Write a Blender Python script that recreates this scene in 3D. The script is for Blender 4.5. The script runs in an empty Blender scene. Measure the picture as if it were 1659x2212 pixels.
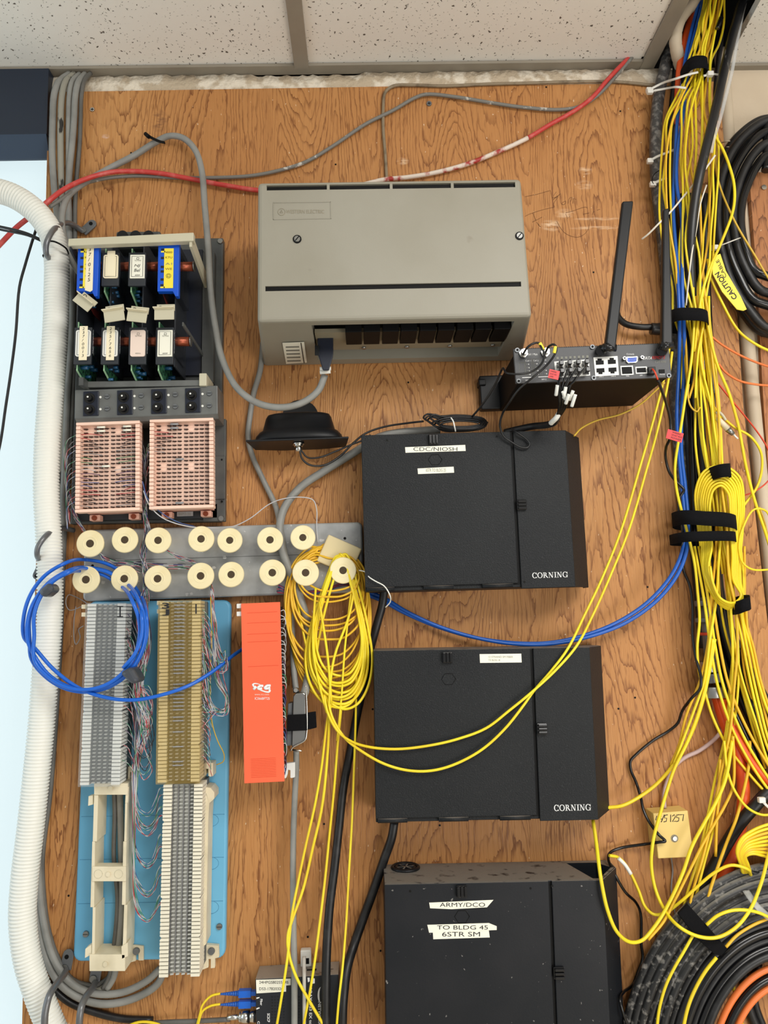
import bpy, bmesh, math, random
from mathutils import Vector, Matrix
R = math.radians
random.seed(7)
sc = bpy.context.scene
COL = sc.collection
# ---------------------------------------------------------------- camera
W_, H_, F_ = 1659.0, 2212.0, 1661.0
D = 1.25
CAM = Vector((0.0, -D, 1.55))
PIT, YAW, ROL = R(7.77), R(1.53), R(-1.82)
fwd = Vector((math.sin(YAW)*math.cos(PIT), math.cos(YAW)*math.cos(PIT), math.sin(PIT)))
rt0 = Vector((math.cos(YAW), -math.sin(YAW), 0))
up0 = rt0.cross(fwd)
RT = math.cos(ROL)*rt0 + math.sin(ROL)*up0
UP = -math.sin(ROL)*rt0 + math.cos(ROL)*up0
cd = bpy.data.cameras.new('camera'); cam = bpy.data.objects.new('camera', cd); COL.objects.link(cam)
m = Matrix.Identity(4)
for i in range(3):
    m[i][0] = RT[i]; m[i][1] = UP[i]; m[i][2] = -fwd[i]; m[i][3] = CAM[i]
cam.matrix_world = m
cd.sensor_fit = 'HORIZONTAL'; cd.sensor_width = 36.0; cd.lens = 36.0*F_/W_
cd.clip_start = 0.01
sc.camera = cam
# ---------------------------------------------------------------- view, world, lights
vs = sc.view_settings
vs.view_transform = 'Standard'; vs.look = 'None'; vs.gamma = 1; vs.exposure = 0.0; vs.use_curve_mapping = False
sc.cycles.use_denoising = True
wd = bpy.data.worlds.new('world'); sc.world = wd; wd.use_nodes = True
nt = wd.node_tree; nt.nodes.clear()
bgO = nt.nodes.new('ShaderNodeBackground'); bgO.inputs[0].default_value = (0.80, 0.96, 1.0, 1); bgO.inputs[1].default_value = 1.15
bgI = nt.nodes.new('ShaderNodeBackground'); bgI.inputs[0].default_value = (1.0, 0.98, 0.94, 1); bgI.inputs[1].default_value = 0.48
tcw = nt.nodes.new('ShaderNodeTexCoord'); sx = nt.nodes.new('ShaderNodeSeparateXYZ'); nt.links.new(tcw.outputs['Generated'], sx.inputs[0])
mr = nt.nodes.new('ShaderNodeMapRange'); mr.inputs[1].default_value = -0.15; mr.inputs[2].default_value = 0.15
nt.links.new(sx.outputs['Y'], mr.inputs[0])
mxw = nt.nodes.new('ShaderNodeMixShader'); nt.links.new(mr.outputs[0], mxw.inputs[0]); nt.links.new(bgI.outputs[0], mxw.inputs[1]); nt.links.new(bgO.outputs[0], mxw.inputs[2])
ow = nt.nodes.new('ShaderNodeOutputWorld'); nt.links.new(mxw.outputs[0], ow.inputs[0])
def area(name, loc, target, sxx, syy, power, col):
    l = bpy.data.lights.new(name, 'AREA'); l.shape = 'RECTANGLE'; l.size = sxx; l.size_y = syy; l.energy = power; l.color = col
    o = bpy.data.objects.new(name, l); COL.objects.link(o); o.location = loc
    o.rotation_euler = (Vector(target)-Vector(loc)).to_track_quat('-Z', 'Y').to_euler(); return o
area('fluorescent_light', (0.75, -1.5, 2.40), (0.6, -1.0, 1.0), 1.2, 0.6, 26, (1.0, 0.98, 0.94))
area('lower_wall_fill', (1.5, -2.3, 0.75), (0.5, 0.0, 0.95), 1.2, 1.0, 24, (1.0, 0.96, 0.90))  # fill lamp added behind the camera to brighten the lower wall
area('daylight', (-1.5, -0.7, 1.5), (0.1, 0.0, 1.25), 0.9, 1.3, 5.5, (0.70, 0.88, 1.0))
# ---------------------------------------------------------------- pixel -> place
def ray(px, py):
    return (fwd*F_ + RT*(px-W_/2) - UP*(py-H_/2)).normalized()
def P(px, py, d):            # point of the photo on the plane d metres in front of the wall
    r = ray(px, py); return CAM + r*((D-d)/r.y)
def PZ(px, py, z):           # point of the photo on the horizontal plane z
    r = ray(px, py); return CAM + r*((z-CAM.z)/r.z)
def pxm(w, d): return w*(D-d)/F_
# ---------------------------------------------------------------- mesh helper
class MB:
    def __init__(s): s.v = []; s.f = []; s.sm = []; s.mi = []; s.cur = 0
    def add(s, vs_, fs, smooth=False):
        n = len(s.v); s.v += [Vector(v) for v in vs_]
        for f in fs: s.f.append([i+n for i in f]); s.sm.append(smooth); s.mi.append(s.cur)
        return s
    def box(s, x0, x1, y0, y1, z0, z1):
        v = [(x0,y0,z0),(x1,y0,z0),(x1,y1,z0),(x0,y1,z0),(x0,y0,z1),(x1,y0,z1),(x1,y1,z1),(x0,y1,z1)]
        return s.add(v, [(0,3,2,1),(4,5,6,7),(0,1,5,4),(1,2,6,5),(2,3,7,6),(3,0,4,7)])
    def hull(s, v): return s.add(v, [(0,3,2,1),(4,5,6,7),(0,1,5,4),(1,2,6,5),(2,3,7,6),(3,0,4,7)])
    def prism(s, pts, y0, y1):     # pts in x,z
        n = len(pts); v = [(p[0], y0, p[1]) for p in pts]+[(p[0], y1, p[1]) for p in pts]
        return s.add(v, [tuple(range(n)), tuple(range(2*n-1, n-1, -1))]+[(i, (i+1) % n, n+(i+1) % n, n+i) for i in range(n)])
    def prismz(s, pts, z0, z1):    # pts in x,y
        n = len(pts); v = [(p[0], p[1], z0) for p in pts]+[(p[0], p[1], z1) for p in pts]
        return s.add(v, [tuple(range(n)), tuple(range(2*n-1, n-1, -1))]+[(i, (i+1) % n, n+(i+1) % n, n+i) for i in range(n)])
    def prismx(s, pts, x0, x1):    # pts in y,z
        n = len(pts); v = [(x0, p[0], p[1]) for p in pts]+[(x1, p[0], p[1]) for p in pts]
        return s.add(v, [tuple(range(n)), tuple(range(2*n-1, n-1, -1))]+[(i, (i+1) % n, n+(i+1) % n, n+i) for i in range(n)])
    def cyl(s, a, b, r, r2=None, seg=20, caps=True):
        a = Vector(a); b = Vector(b); r2 = r if r2 is None else r2
        t = (b-a).normalized(); u = t.orthogonal().normalized(); w = t.cross(u)
        v = []
        for c, rr in ((a, r), (b, r2)):
            for i in range(seg):
                q = 2*math.pi*i/seg; v.append(c+u*rr*math.cos(q)+w*rr*math.sin(q))
        s.add(v, [(i, (i+1) % seg, seg+(i+1) % seg, seg+i) for i in range(seg)], True)
        if caps: n = len(s.v)-2*seg; s.f += [list(range(n+seg-1, n-1, -1)), list(range(n+seg, n+2*seg))]; s.sm += [False]*2; s.mi += [s.cur]*2
        return s
    def tube(s, pts, r, seg=8, res=5, spline=True, flat=None, ribs=None):
        pts = [Vector(p) for p in pts]
        if spline and len(pts) > 2: pts, tt = crom(pts, res)
        else: tt = [i/(len(pts)-1) for i in range(len(pts))]
        n = len(pts); prev = None; v = []
        for i, p in enumerate(pts):
            t = (pts[min(i+1, n-1)]-pts[max(i-1, 0)])
            if t.length < 1e-9: t = Vector((0, 0, 1))
            t.normalize()
            if prev is None:
                u = Vector((0, -1, 0)); u = (u-t*u.dot(t))
                if u.length < .1: u = t.orthogonal()
            else: u = prev-t*prev.dot(t)
            u.normalize(); prev = u; w = t.cross(u)
            rr = r(tt[i], i) if callable(r) else r
            for k in range(seg):
                q = 2*math.pi*(k+.5)/seg
                v.append(p+u*rr*math.cos(q)*(flat or 1)+w*rr*math.sin(q))
        f = [(i*seg+k, i*seg+(k+1) % seg, (i+1)*seg+(k+1) % seg, (i+1)*seg+k) for i in range(n-1) for k in range(seg)]
        s.add(v, f, True); b = len(s.v)-n*seg
        s.f += [list(range(b+seg-1, b-1, -1)), list(range(b+(n-1)*seg, b+n*seg))]; s.sm += [False]*2; s.mi += [s.cur]*2
        return s
    def strap(s, cx, z0, z1, a, yc, b, th=0.0012, seg=36, tilt=0):   # a band wrapped round a bundle (elliptic section)
        v = []
        for rr in (0, th):
            for z in (z0, z1):
                for i in range(seg):
                    q = 2*math.pi*i/seg; x = (a+rr)*math.cos(q)
                    e = .7; cx_ = math.copysign(abs(math.cos(q))**e, math.cos(q)); sy_ = math.copysign(abs(math.sin(q))**e, math.sin(q))
                    v.append((cx+(a+rr)*cx_, yc+(b+rr)*sy_, z+tilt*x))
        S = seg; f = []
        for i in range(S):
            j = (i+1) % S
            f += [(i, S+i, S+j, j), (2*S+i, 2*S+j, 3*S+j, 3*S+i), (i, j, 2*S+j, 2*S+i), (S+i, 3*S+i, 3*S+j, S+j)]
        return s.add(v, f, True)
    def build(s, name, mats, parent=None, bev=0, seg=2, auto=False):
        me = bpy.data.meshes.new(name); me.from_pydata([tuple(v) for v in s.v], [], s.f)
        if not isinstance(mats, (list, tuple)): mats = [mats]
        for q in mats: me.materials.append(q)
        me.polygons.foreach_set('use_smooth', s.sm); me.polygons.foreach_set('material_index', s.mi)
        bm = bmesh.new(); bm.from_mesh(me); bmesh.ops.recalc_face_normals(bm, faces=bm.faces); bm.to_mesh(me); bm.free()
        o = bpy.data.objects.new(name, me); COL.objects.link(o)
        if parent: o.parent = parent
        if bev:
            b = o.modifiers.new('bevel', 'BEVEL'); b.width = bev; b.segments = seg; b.limit_method = 'ANGLE'; b.angle_limit = R(40)
            b.harden_normals = False
        return o
def crom(p, res):
    q = [2*p[0]-p[1]]+p+[2*p[-1]-p[-2]]; out = []; tt = []; n = len(p)-1
    for i in range(1, len(q)-2):
        a, b, c, d_ = q[i-1:i+3]
        k0 = max((b-a).length, 1e-6)**.5; k1 = max((c-b).length, 1e-6)**.5; k2 = max((d_-c).length, 1e-6)**.5
        m1 = (c-b)/k1**1*1.0; 
        t1 = ((b-a)/k0-(c-a)/(k0+k1)+(c-b)/k1)*k1; t2 = ((c-b)/k1-(d_-b)/(k1+k2)+(d_-c)/k2)*k1
        for j in range(res):
            t = j/res; t_2 = t*t; t_3 = t_2*t
            out.append(b*(2*t_3-3*t_2+1)+t1*(t_3-2*t_2+t)+c*(-2*t_3+3*t_2)+t2*(t_3-t_2)); tt.append((i-1+t)/n)
    out.append(p[-1]); tt.append(1.0); return out, tt
def apply_mods(o):
    dg = bpy.context.evaluated_depsgraph_get(); me = bpy.data.meshes.new_from_object(o.evaluated_get(dg)); o.modifiers.clear(); o.data = me
def cut(o, mb):
    c = mb.build('cutter', M['black'], o.parent); md = o.modifiers.new('b', 'BOOLEAN'); md.object = c; md.operation = 'DIFFERENCE'; md.solver = 'EXACT'
    bpy.context.view_layer.update(); apply_mods(o); bpy.data.objects.remove(c)
def tag(o, label=None, cat=None, group=None, kind=None):
    if label: o['label'] = label
    if cat: o['category'] = cat
    if group: o['group'] = group
    if kind: o['kind'] = kind
    return o
class Fr:        # a wall-mounted thing: its frame from the four corners of its front face
    def __init__(s, TL, TR, BR, BL, d, ang=None):
        p = [P(q[0], q[1], d) for q in (TL, TR, BR, BL)]
        c = (p[0]+p[1]+p[2]+p[3])/4; r = (p[1]-p[0]+p[2]-p[3])/2; u = (p[0]-p[3]+p[1]-p[2])/2
        s.a = math.atan2(r.z, r.x) if ang is None else ang; s.w = r.length; s.h = u.length; s.d = d
        s.c = Vector((c.x, 0, c.z)); s.root = None
    def thing(s, name, label, cat, group=None):
        o = bpy.data.objects.new(name, None); COL.objects.link(o); o.empty_display_size = .03
        o.location = s.c; o.rotation_euler = (0, -s.a, 0); s.root = o
        return tag(o, label, cat, group)
    def loc(s, w):
        q = w-s.c; ca, sa = math.cos(s.a), math.sin(s.a)
        return Vector((q.x*ca+q.z*sa, q.y, -q.x*sa+q.z*ca))
    def L(s, px, py, d): return s.loc(P(px, py, d))
    def rect(s, x0, y0, x1, y1, d):
        a = s.L(x0, y0, d); b = s.L(x1, y1, d); c = s.L(x0, y1, d); e = s.L(x1, y0, d)
        return (a.x+c.x)/2, (b.x+e.x)/2, (b.z+c.z)/2, (a.z+e.z)/2
    def box(s, mb, x0, y0, x1, y1, d0, d1):
        X0, X1, Z0, Z1 = s.rect(x0, y0, x1, y1, d1); mb.box(X0, X1, -d1, -d0, Z0, Z1); return mb
    def poly(s, mb, pts, d0, d1):
        q = [s.L(x, y, d1) for x, y in pts]; mb.prism([(v.x, v.z) for v in q], -d1, -d0); return mb
_fontc = {}
def text(fr, s, x0, y0, x1, y1, d, mat, name='lettering', rot=0, shear=0, parent=None, bold=0):
    cu = bpy.data.curves.new('t', 'FONT'); cu.body = s; cu.size = 1; cu.shear = shear; cu.offset = bold; cu.resolution_u = 3
    o = bpy.data.objects.new('t', cu); COL.objects.link(o); bpy.context.view_layer.update()
    me = bpy.data.meshes.new_from_object(o.evaluated_get(bpy.context.evaluated_depsgraph_get()))
    bpy.data.objects.remove(o)
    vs_ = [v.co.copy() for v in me.vertices]
    if not vs_: return None
    if rot == 90: vs_ = [Vector((-v.y, v.x, 0)) for v in vs_]     # reads upward
    if rot == -90: vs_ = [Vector((v.y, -v.x, 0)) for v in vs_]    # reads downward
    ax = min(v.x for v in vs_); bx = max(v.x for v in vs_); ay = min(v.y for v in vs_); by = max(v.y for v in vs_)
    TL, TR, BL, BR = fr.L(x0, y0, d), fr.L(x1, y0, d), fr.L(x0, y1, d), fr.L(x1, y1, d)
    for v, q in zip(me.vertices, vs_):
        u = (q.x-ax)/max(bx-ax, 1e-6); w = (q.y-ay)/max(by-ay, 1e-6)
        a = BL*(1-u)+BR*u; b = TL*(1-u)+TR*u; v.co = a*(1-w)+b*w
    me.materials.clear(); me.materials.append(mat); me.name = name
    ob = bpy.data.objects.new(name, me); COL.objects.link(ob); ob.parent = parent or fr.root
    return ob
# ---------------------------------------------------------------- materials
def lin(c): return tuple(((x/255)/12.92 if x/255 <= .04045 else ((x/255+.055)/1.055)**2.4) for x in c)+(1,)
M = {}
def mat(name, rgb, rough=.5, metal=0, nz=None, bump=None, trans=0, spec=.5, dust=None, alpha=1, stretch=(1, 1, 1), spk=None):
    m_ = bpy.data.materials.new(name); m_.use_nodes = True; n = m_.node_tree; b = n.nodes['Principled BSDF']
    b.inputs['Base Color'].default_value = lin(rgb); b.inputs['Roughness'].default_value = rough; b.inputs['Metallic'].default_value = metal
    b.inputs['Specular IOR Level'].default_value = spec; b.inputs['Alpha'].default_value = alpha
    if trans: b.inputs['Transmission Weight'].default_value = trans
    tc = n.nodes.new('ShaderNodeTexCoord'); mp = n.nodes.new('ShaderNodeMapping'); mp.inputs['Scale'].default_value = stretch
    n.links.new(tc.outputs['Object'], mp.inputs[0]); src = None
    def noise(scale, det=3):
        q = n.nodes.new('ShaderNodeTexNoise'); q.inputs['Scale'].default_value = scale; q.inputs['Detail'].default_value = det; n.links.new(mp.outputs[0], q.inputs['Vector']); return q
    col = None
    if nz:           # (scale, rgb2, lo, hi)
        q = noise(nz[0], 4); mr_ = n.nodes.new('ShaderNodeMapRange'); mr_.inputs[1].default_value = nz[2]; mr_.inputs[2].default_value = nz[3]
        n.links.new(q.outputs[0], mr_.inputs[0]); mx = n.nodes.new('ShaderNodeMix'); mx.data_type = 'RGBA'
        mx.inputs[6].default_value = lin(rgb); mx.inputs[7].default_value = lin(nz[1]); n.links.new(mr_.outputs[0], mx.inputs[0]); col = mx.outputs[2]
    if spk:          # speckles (scale, rgb, lo, hi)
        q = noise(spk[0], 2); mr_ = n.nodes.new('ShaderNodeMapRange'); mr_.inputs[1].default_value = spk[2]; mr_.inputs[2].default_value = spk[3]
        n.links.new(q.outputs[0], mr_.inputs[0]); mx = n.nodes.new('ShaderNodeMix'); mx.data_type = 'RGBA'
        mx.inputs[6].default_value = lin(rgb); mx.inputs[7].default_value = lin(spk[1])
        if col: n.links.new(col, mx.inputs[6])
        n.links.new(mr_.outputs[0], mx.inputs[0]); col = mx.outputs[2]
    if dust:         # dust lying on the upward faces
        g = n.nodes.new('ShaderNodeNewGeometry'); sp = n.nodes.new('ShaderNodeSeparateXYZ'); n.links.new(g.outputs['Normal'], sp.inputs[0])
        mr_ = n.nodes.new('ShaderNodeMapRange'); mr_.inputs[1].default_value = .5; mr_.inputs[2].default_value = .95; n.links.new(sp.outputs['Z'], mr_.inputs[0])
        q = noise(60, 5); mr2 = n.nodes.new('ShaderNodeMapRange'); mr2.inputs[1].default_value = .30; mr2.inputs[2].default_value = .42; n.links.new(q.outputs[0], mr2.inputs[0])
        mu = n.nodes.new('ShaderNodeMath'); mu.operation = 'MULTIPLY'; n.links.new(mr_.outputs[0], mu.inputs[0]); n.links.new(mr2.outputs[0], mu.inputs[1])
        mx = n.nodes.new('ShaderNodeMix'); mx.data_type = 'RGBA'; mx.inputs[6].default_value = lin(rgb); mx.inputs[7].default_value = lin(dust)
        if col: n.links.new(col, mx.inputs[6])
        n.links.new(mu.outputs[0], mx.inputs[0]); col = mx.outputs[2]
    if col: n.links.new(col, b.inputs['Base Color'])
    if bump:         # (scale, strength, distance)
        q = noise(bump[0], 3); bp = n.nodes.new('ShaderNodeBump'); bp.inputs['Strength'].default_value = bump[1]; bp.inputs['Distance'].default_value = bump[2]
        n.links.new(q.outputs[0], bp.inputs['Height']); n.links.new(bp.outputs[0], b.inputs['Normal'])
    M[name] = m_; return m_
mat('black', (9, 9, 10), .6, spec=.2)
mat('black_plastic', (20, 21, 24), .42, spec=.3)
mat('black_rubber', (22, 22, 24), .42, nz=(60, (40, 40, 42), .5, .75))
mat('black_gloss', (16, 16, 18), .2)
mat('black_scuffed', (26, 26, 28), .35, nz=(40, (150, 148, 145), .63, .70), stretch=(1, 1, .35))
mat('black_dusty', (30, 30, 31), .45, nz=(130, (128, 125, 120), .55, .70), dust=(150, 148, 142))
mat('velcro', (14, 14, 17), .95, bump=(900, .6, .001), spec=.2)
mat('navy', (14, 22, 40), .45)
mat('box_black', (25, 27, 30), .5, spec=.22, nz=(6, (33, 35, 37), .3, .7), bump=(520, .55, .0012), dust=(118, 111, 103), spk=(700, (52, 54, 56), .62, .75))
mat('box_black_smooth', (22, 25, 30), .45, spec=.25, nz=(9, (32, 33, 37), .4, .75), bump=(400, .12, .0006), dust=(118, 112, 104), spk=(160, (120, 118, 115), .73, .76))
mat('unit_beige', (150, 146, 133), .5, nz=(5, (141, 136, 121), .4, .7), bump=(500, .15, .0005), spk=(30, (120, 112, 98), .72, .80))
mat('unit_beige_dark', (140, 132, 112), .55)
mat('grey_metal', (112, 114, 112), .45, metal=.3, nz=(30, (96, 97, 96), .4, .7))
mat('grey_dark', (84, 86, 83), .5, nz=(20, (62, 64, 66), .4, .7))
mat('grey_darker', (40, 44, 50), .5)
mat('steel', (150, 150, 148), .3, metal=.9)
mat('steel_dark', (112, 115, 118), .38, metal=.4)
mat('conduit_steel', (112, 114, 118), .33, metal=.45, nz=(60, (120, 120, 120), .4, .7))
mat('chrome', (205, 203, 198), .18, metal=1)
mat('spool_plate', (196, 198, 198), .38, metal=.45, nz=(14, (138, 140, 142), .42, .7), spk=(90, (215, 215, 215), .68, .72))
mat('cream', (240, 226, 182), .45, nz=(40, (234, 217, 168), .45, .7))
mat('ivory', (232, 226, 206), .45)
mat('cream_pale', (225, 214, 186), .5, nz=(30, (205, 194, 165), .45, .75))
mat('cream_box', (222, 205, 160), .5)
mat('hole_dark', (70, 55, 35), .8)
mat('white', (232, 232, 226), .5)
mat('white_plastic', (228, 228, 224), .4)
mat('flex_white', (238, 238, 230), .45)
mat('label', (240, 238, 222), .55)
mat('label_cream', (244, 232, 200), .55)
mat('label_pink', (235, 214, 200), .55)
mat('label_yellow', (245, 225, 70), .5)
mat('label_red', (225, 60, 62), .5)
mat('ink', (30, 30, 34), .6)
mat('ink_grey', (130, 130, 120), .6)
mat('ink_white', (235, 235, 235), .6)
mat('ink_red', (200, 40, 40), .6)
mat('grey_cable', (146, 146, 142), .5, nz=(25, (126, 126, 122), .4, .7))
mat('grey_cable_dark', (104, 103, 99), .5, nz=(25, (84, 83, 80), .4, .7))
mat('grey_cable_painted', (120, 118, 112), .55, nz=(60, (200, 195, 185), .6, .66))
mat('grey_cable_streaked', (150, 147, 135), .5, nz=(70, (38, 36, 34), .60, .64), stretch=(1, 1, .3))
mat('red_cable', (196, 62, 58), .45, nz=(60, (212, 108, 100), .5, .75))
mat('red_cable_painted', (170, 48, 42), .5, nz=(45, (226, 212, 198), .40, .5))
mat('beige_cable', (140, 124, 100), .55, nz=(60, (105, 90, 70), .5, .7))
mat('yellow', (244, 224, 42), .38, nz=(14, (236, 204, 36), .35, .65))
mat('yellow_warm', (232, 184, 42), .4)
mat('yellow_dull', (214, 176, 60), .45)
mat('blue_cable', (28, 92, 186), .32)
mat('blue_cable_light', (24, 100, 206), .3)
mat('orange_duct', (232, 92, 34), .42, nz=(30, (216, 76, 28), .4, .7))
mat('orange_cable', (238, 124, 60), .42)
mat('red_thin', (214, 70, 40), .42)
mat('pink_cable', (196, 170, 166), .5)
mat('beige_pipe', (206, 190, 166), .6, nz=(8, (192, 176, 152), .4, .7))
mat('paint_white', (228, 222, 208), .6)
mat('foam', (66, 66, 66), .42, nz=(110, (128, 126, 122), .5, .68), bump=(300, .6, .002))
mat('tie_white', (222, 220, 212), .4)
mat('clear', (225, 228, 228), .12, alpha=.35)
mat('smoke', (30, 34, 42), .12, alpha=.45)
mat('amber', (190, 160, 84), .2, alpha=.2)
mat('clear_cover', (200, 205, 205), .15, alpha=.14)
mat('blue_board', (112, 184, 222), .4, nz=(4, (100, 172, 214), .4, .7))
mat('blue_ktu', (16, 84, 205), .38)
mat('pink_block', (236, 186, 166), .5, nz=(20, (228, 174, 154), .4, .7))
mat('pink_block_front', (246, 208, 188), .5)
mat('lug', (62, 42, 36), .5, metal=.2)
mat('clip', (212, 212, 206), .35, metal=.15)
mat('block_grey', (98, 100, 100), .6)
mat('block_pale', (205, 205, 198), .6)
mat('copper', (150, 76, 52), .3, metal=.6)
mat('pcb', (62, 120, 84), .45, nz=(160, (24, 48, 44), .48, .56))
mat('pcb_edge', (150, 190, 150), .5)
mat('pcb_red', (120, 44, 40), .5)
mat('capacitor', (40, 90, 130), .3)
mat('orange_cover', (245, 108, 70), .42, nz=(3, (240, 100, 64), .4, .7))
mat('beige_modem', (226, 196, 116), .5)
mat('frame_navy', (26, 37, 54), .4)
mat('frame_navy_light', (46, 62, 82), .4)
mat('wire_white', (196, 196, 198), .45); mat('wire_red', (180, 50, 60), .45); mat('wire_green', (40, 130, 90), .45)
mat('wire_blue', (60, 90, 150), .45); mat('wire_dark', (52, 52, 58), .45); mat('wire_grey', (150, 150, 152), .45); mat('wire_violet', (86, 60, 100), .45)
mat('pencil', (110, 70, 40), .8)
mat('tee', (150, 142, 128), .45, nz=(10, (138, 130, 117), .4, .7))
mat('plaster', (232, 222, 204), .85, nz=(35, (196, 180, 156), .44, .54), bump=(80, .8, .006))
mat('paint_wall', (212, 196, 172), .75, nz=(6, (200, 182, 158), .4, .7), bump=(60, .25, .003))
mat('void_shade', (20, 19, 18), .9)  # near-black colour standing in for shade above the ceiling
mat('floor_tile', (205, 196, 180), .5)
def wood_mat(name, light, dark, line, off, smears=()):
    m_ = bpy.data.materials.new(name); m_.use_nodes = True; n = m_.node_tree; N = n.nodes.new; K = n.links.new; b = n.nodes['Principled BSDF']
    tc = N('ShaderNodeTexCoord')
    def mp(sc_, lo=(0, 0, 0)):
        q = N('ShaderNodeMapping'); q.inputs['Scale'].default_value = sc_; q.inputs['Location'].default_value = lo; K(tc.outputs['Object'], q.inputs[0]); return q.outputs[0]
    def nz_(vec, scale, det, dist=0, rough=.5):
        q = N('ShaderNodeTexNoise'); q.inputs['Scale'].default_value = scale; q.inputs['Detail'].default_value = det; q.inputs['Distortion'].default_value = dist; q.inputs['Roughness'].default_value = rough; K(vec, q.inputs['Vector']); return q.outputs[0]
    def ma(op, a, c=0, d_=0):
        q = N('ShaderNodeMath'); q.operation = op
        for i, v in enumerate((a, c, d_)):
            if isinstance(v, (int, float)): q.inputs[i].default_value = v
            else: K(v, q.inputs[i])
        return q.outputs[0]
    def rng(a, lo, hi, o0=0, o1=1):
        q = N('ShaderNodeMapRange'); K(a, q.inputs[0]); q.inputs[1].default_value = lo; q.inputs[2].default_value = hi; q.inputs[3].default_value = o0; q.inputs[4].default_value = o1; return q.outputs[0]
    A = nz_(mp((4.2, 1, .62), off), 1.0, 2.5, .25)                      # big cathedral field
    J = nz_(mp((90, 1, 26), off), 1.0, 2, 0)                            # ragged edge
    J2 = nz_(mp((260, 1, 34), off), 1.0, 2, 0)
    fld = ma('ADD', ma('MULTIPLY', A, 88), ma('ADD', ma('MULTIPLY', J, 1.1), ma('MULTIPLY', J2, .5)))
    fr = ma('FRACT', fld)
    ln = rng(fr, .62, .95); ln2 = rng(fr, 1.0, .97); ln = ma('MULTIPLY', ln, ln2); ln = ma('POWER', ln, 1.6)
    br = rng(nz_(mp((26, 1, 6), (3, 0, 5)), 1, 3)  , .28, .52)            # where lines are strong
    fk = rng(nz_(mp((420, 1, 16), off), 1, 2), .40, .60)                # fine fibres
    fk2 = rng(nz_(mp((210, 1, 26), (7, 0, 2)), 1, 3), .56, .64)         # short dark flecks
    big = rng(nz_(mp((3, 1, 1.4), (9, 0, 1)), 1, 3), .3, .7)
    def mix(f, a, c, fac=None):
        q = N('ShaderNodeMix'); q.data_type = 'RGBA'
        for i, v in ((6, a), (7, c)):
            if isinstance(v, tuple): q.inputs[i].default_value = v
            else: K(v, q.inputs[i])
        K(f, q.inputs[0]); return q.outputs[2]
    c = mix(big, lin(light), lin(dark))
    c = mix(ma('MULTIPLY', fk, .5), c, lin(dark))
    c = mix(ma('MULTIPLY', ma('MULTIPLY', ln, br), .9), c, lin(line))
    c = mix(ma('MULTIPLY', ma('MULTIPLY', fk2, br), .6), c, lin(line))
    sp = N('ShaderNodeSeparateXYZ'); K(tc.outputs['Object'], sp.inputs[0])
    sm = None
    for (X, Z, rx, rz, st, colr) in smears:
        dx = ma('DIVIDE', ma('SUBTRACT', sp.outputs['X'], X), rx); dz = ma('DIVIDE', ma('SUBTRACT', sp.outputs['Z'], Z), rz)
        r2 = ma('ADD', ma('MULTIPLY', dx, dx), ma('MULTIPLY', dz, dz))
        f = ma('MULTIPLY', rng(r2, 1, .1), ma('MULTIPLY', rng(nz_(mp((60, 1, 200)), 1, 3), .38, .62), st)); c = mix(f, c, lin(colr))
    wp = rng(nz_(mp((230, 1, 120), (2, 0, 8)), 1, 1), .745, .765)       # specks of old paint
    c = mix(ma('MULTIPLY', wp, .8), c, lin((225, 200, 170)))
    K(c, b.inputs['Base Color']); b.inputs['Roughness'].default_value = .5; b.inputs['Specular IOR Level'].default_value = .35
    bp = N('ShaderNodeBump'); bp.inputs['Strength'].default_value = .25; bp.inputs['Distance'].default_value = .001; K(ma('ADD', fk, ln), bp.inputs['Height']); K(bp.outputs[0], b.inputs['Normal'])
    M[name] = m_
def smear(px, py, wx, wy, st, c=(236, 205, 170)):
    p = P(px, py, .018); return (p.x, p.z, pxm(wx, .018), pxm(wy, .018), st, c)
wood_mat('plywood', (200, 146, 90), (180, 123, 70), (122, 72, 36), (.37, 0, .2),
         [smear(870, 348, 16, 10, .9), smear(1190, 487, 26, 16, .8), smear(1220, 462, 26, 14, .55), smear(1265, 368, 18, 12, .6), smear(1262, 400, 22, 14, .4), smear(1290, 473, 60, 5, .6), smear(1290, 492, 70, 5, .55),
          smear(228, 295, 10, 7, .9, (220, 190, 180)), smear(345, 262, 22, 34, .7, (110, 70, 50)), smear(375, 670, 30, 20, .0)])
wood_mat('plywood_side', (190, 132, 86), (168, 108, 64), (98, 56, 32), (2.37, 0, 1.2))
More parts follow.
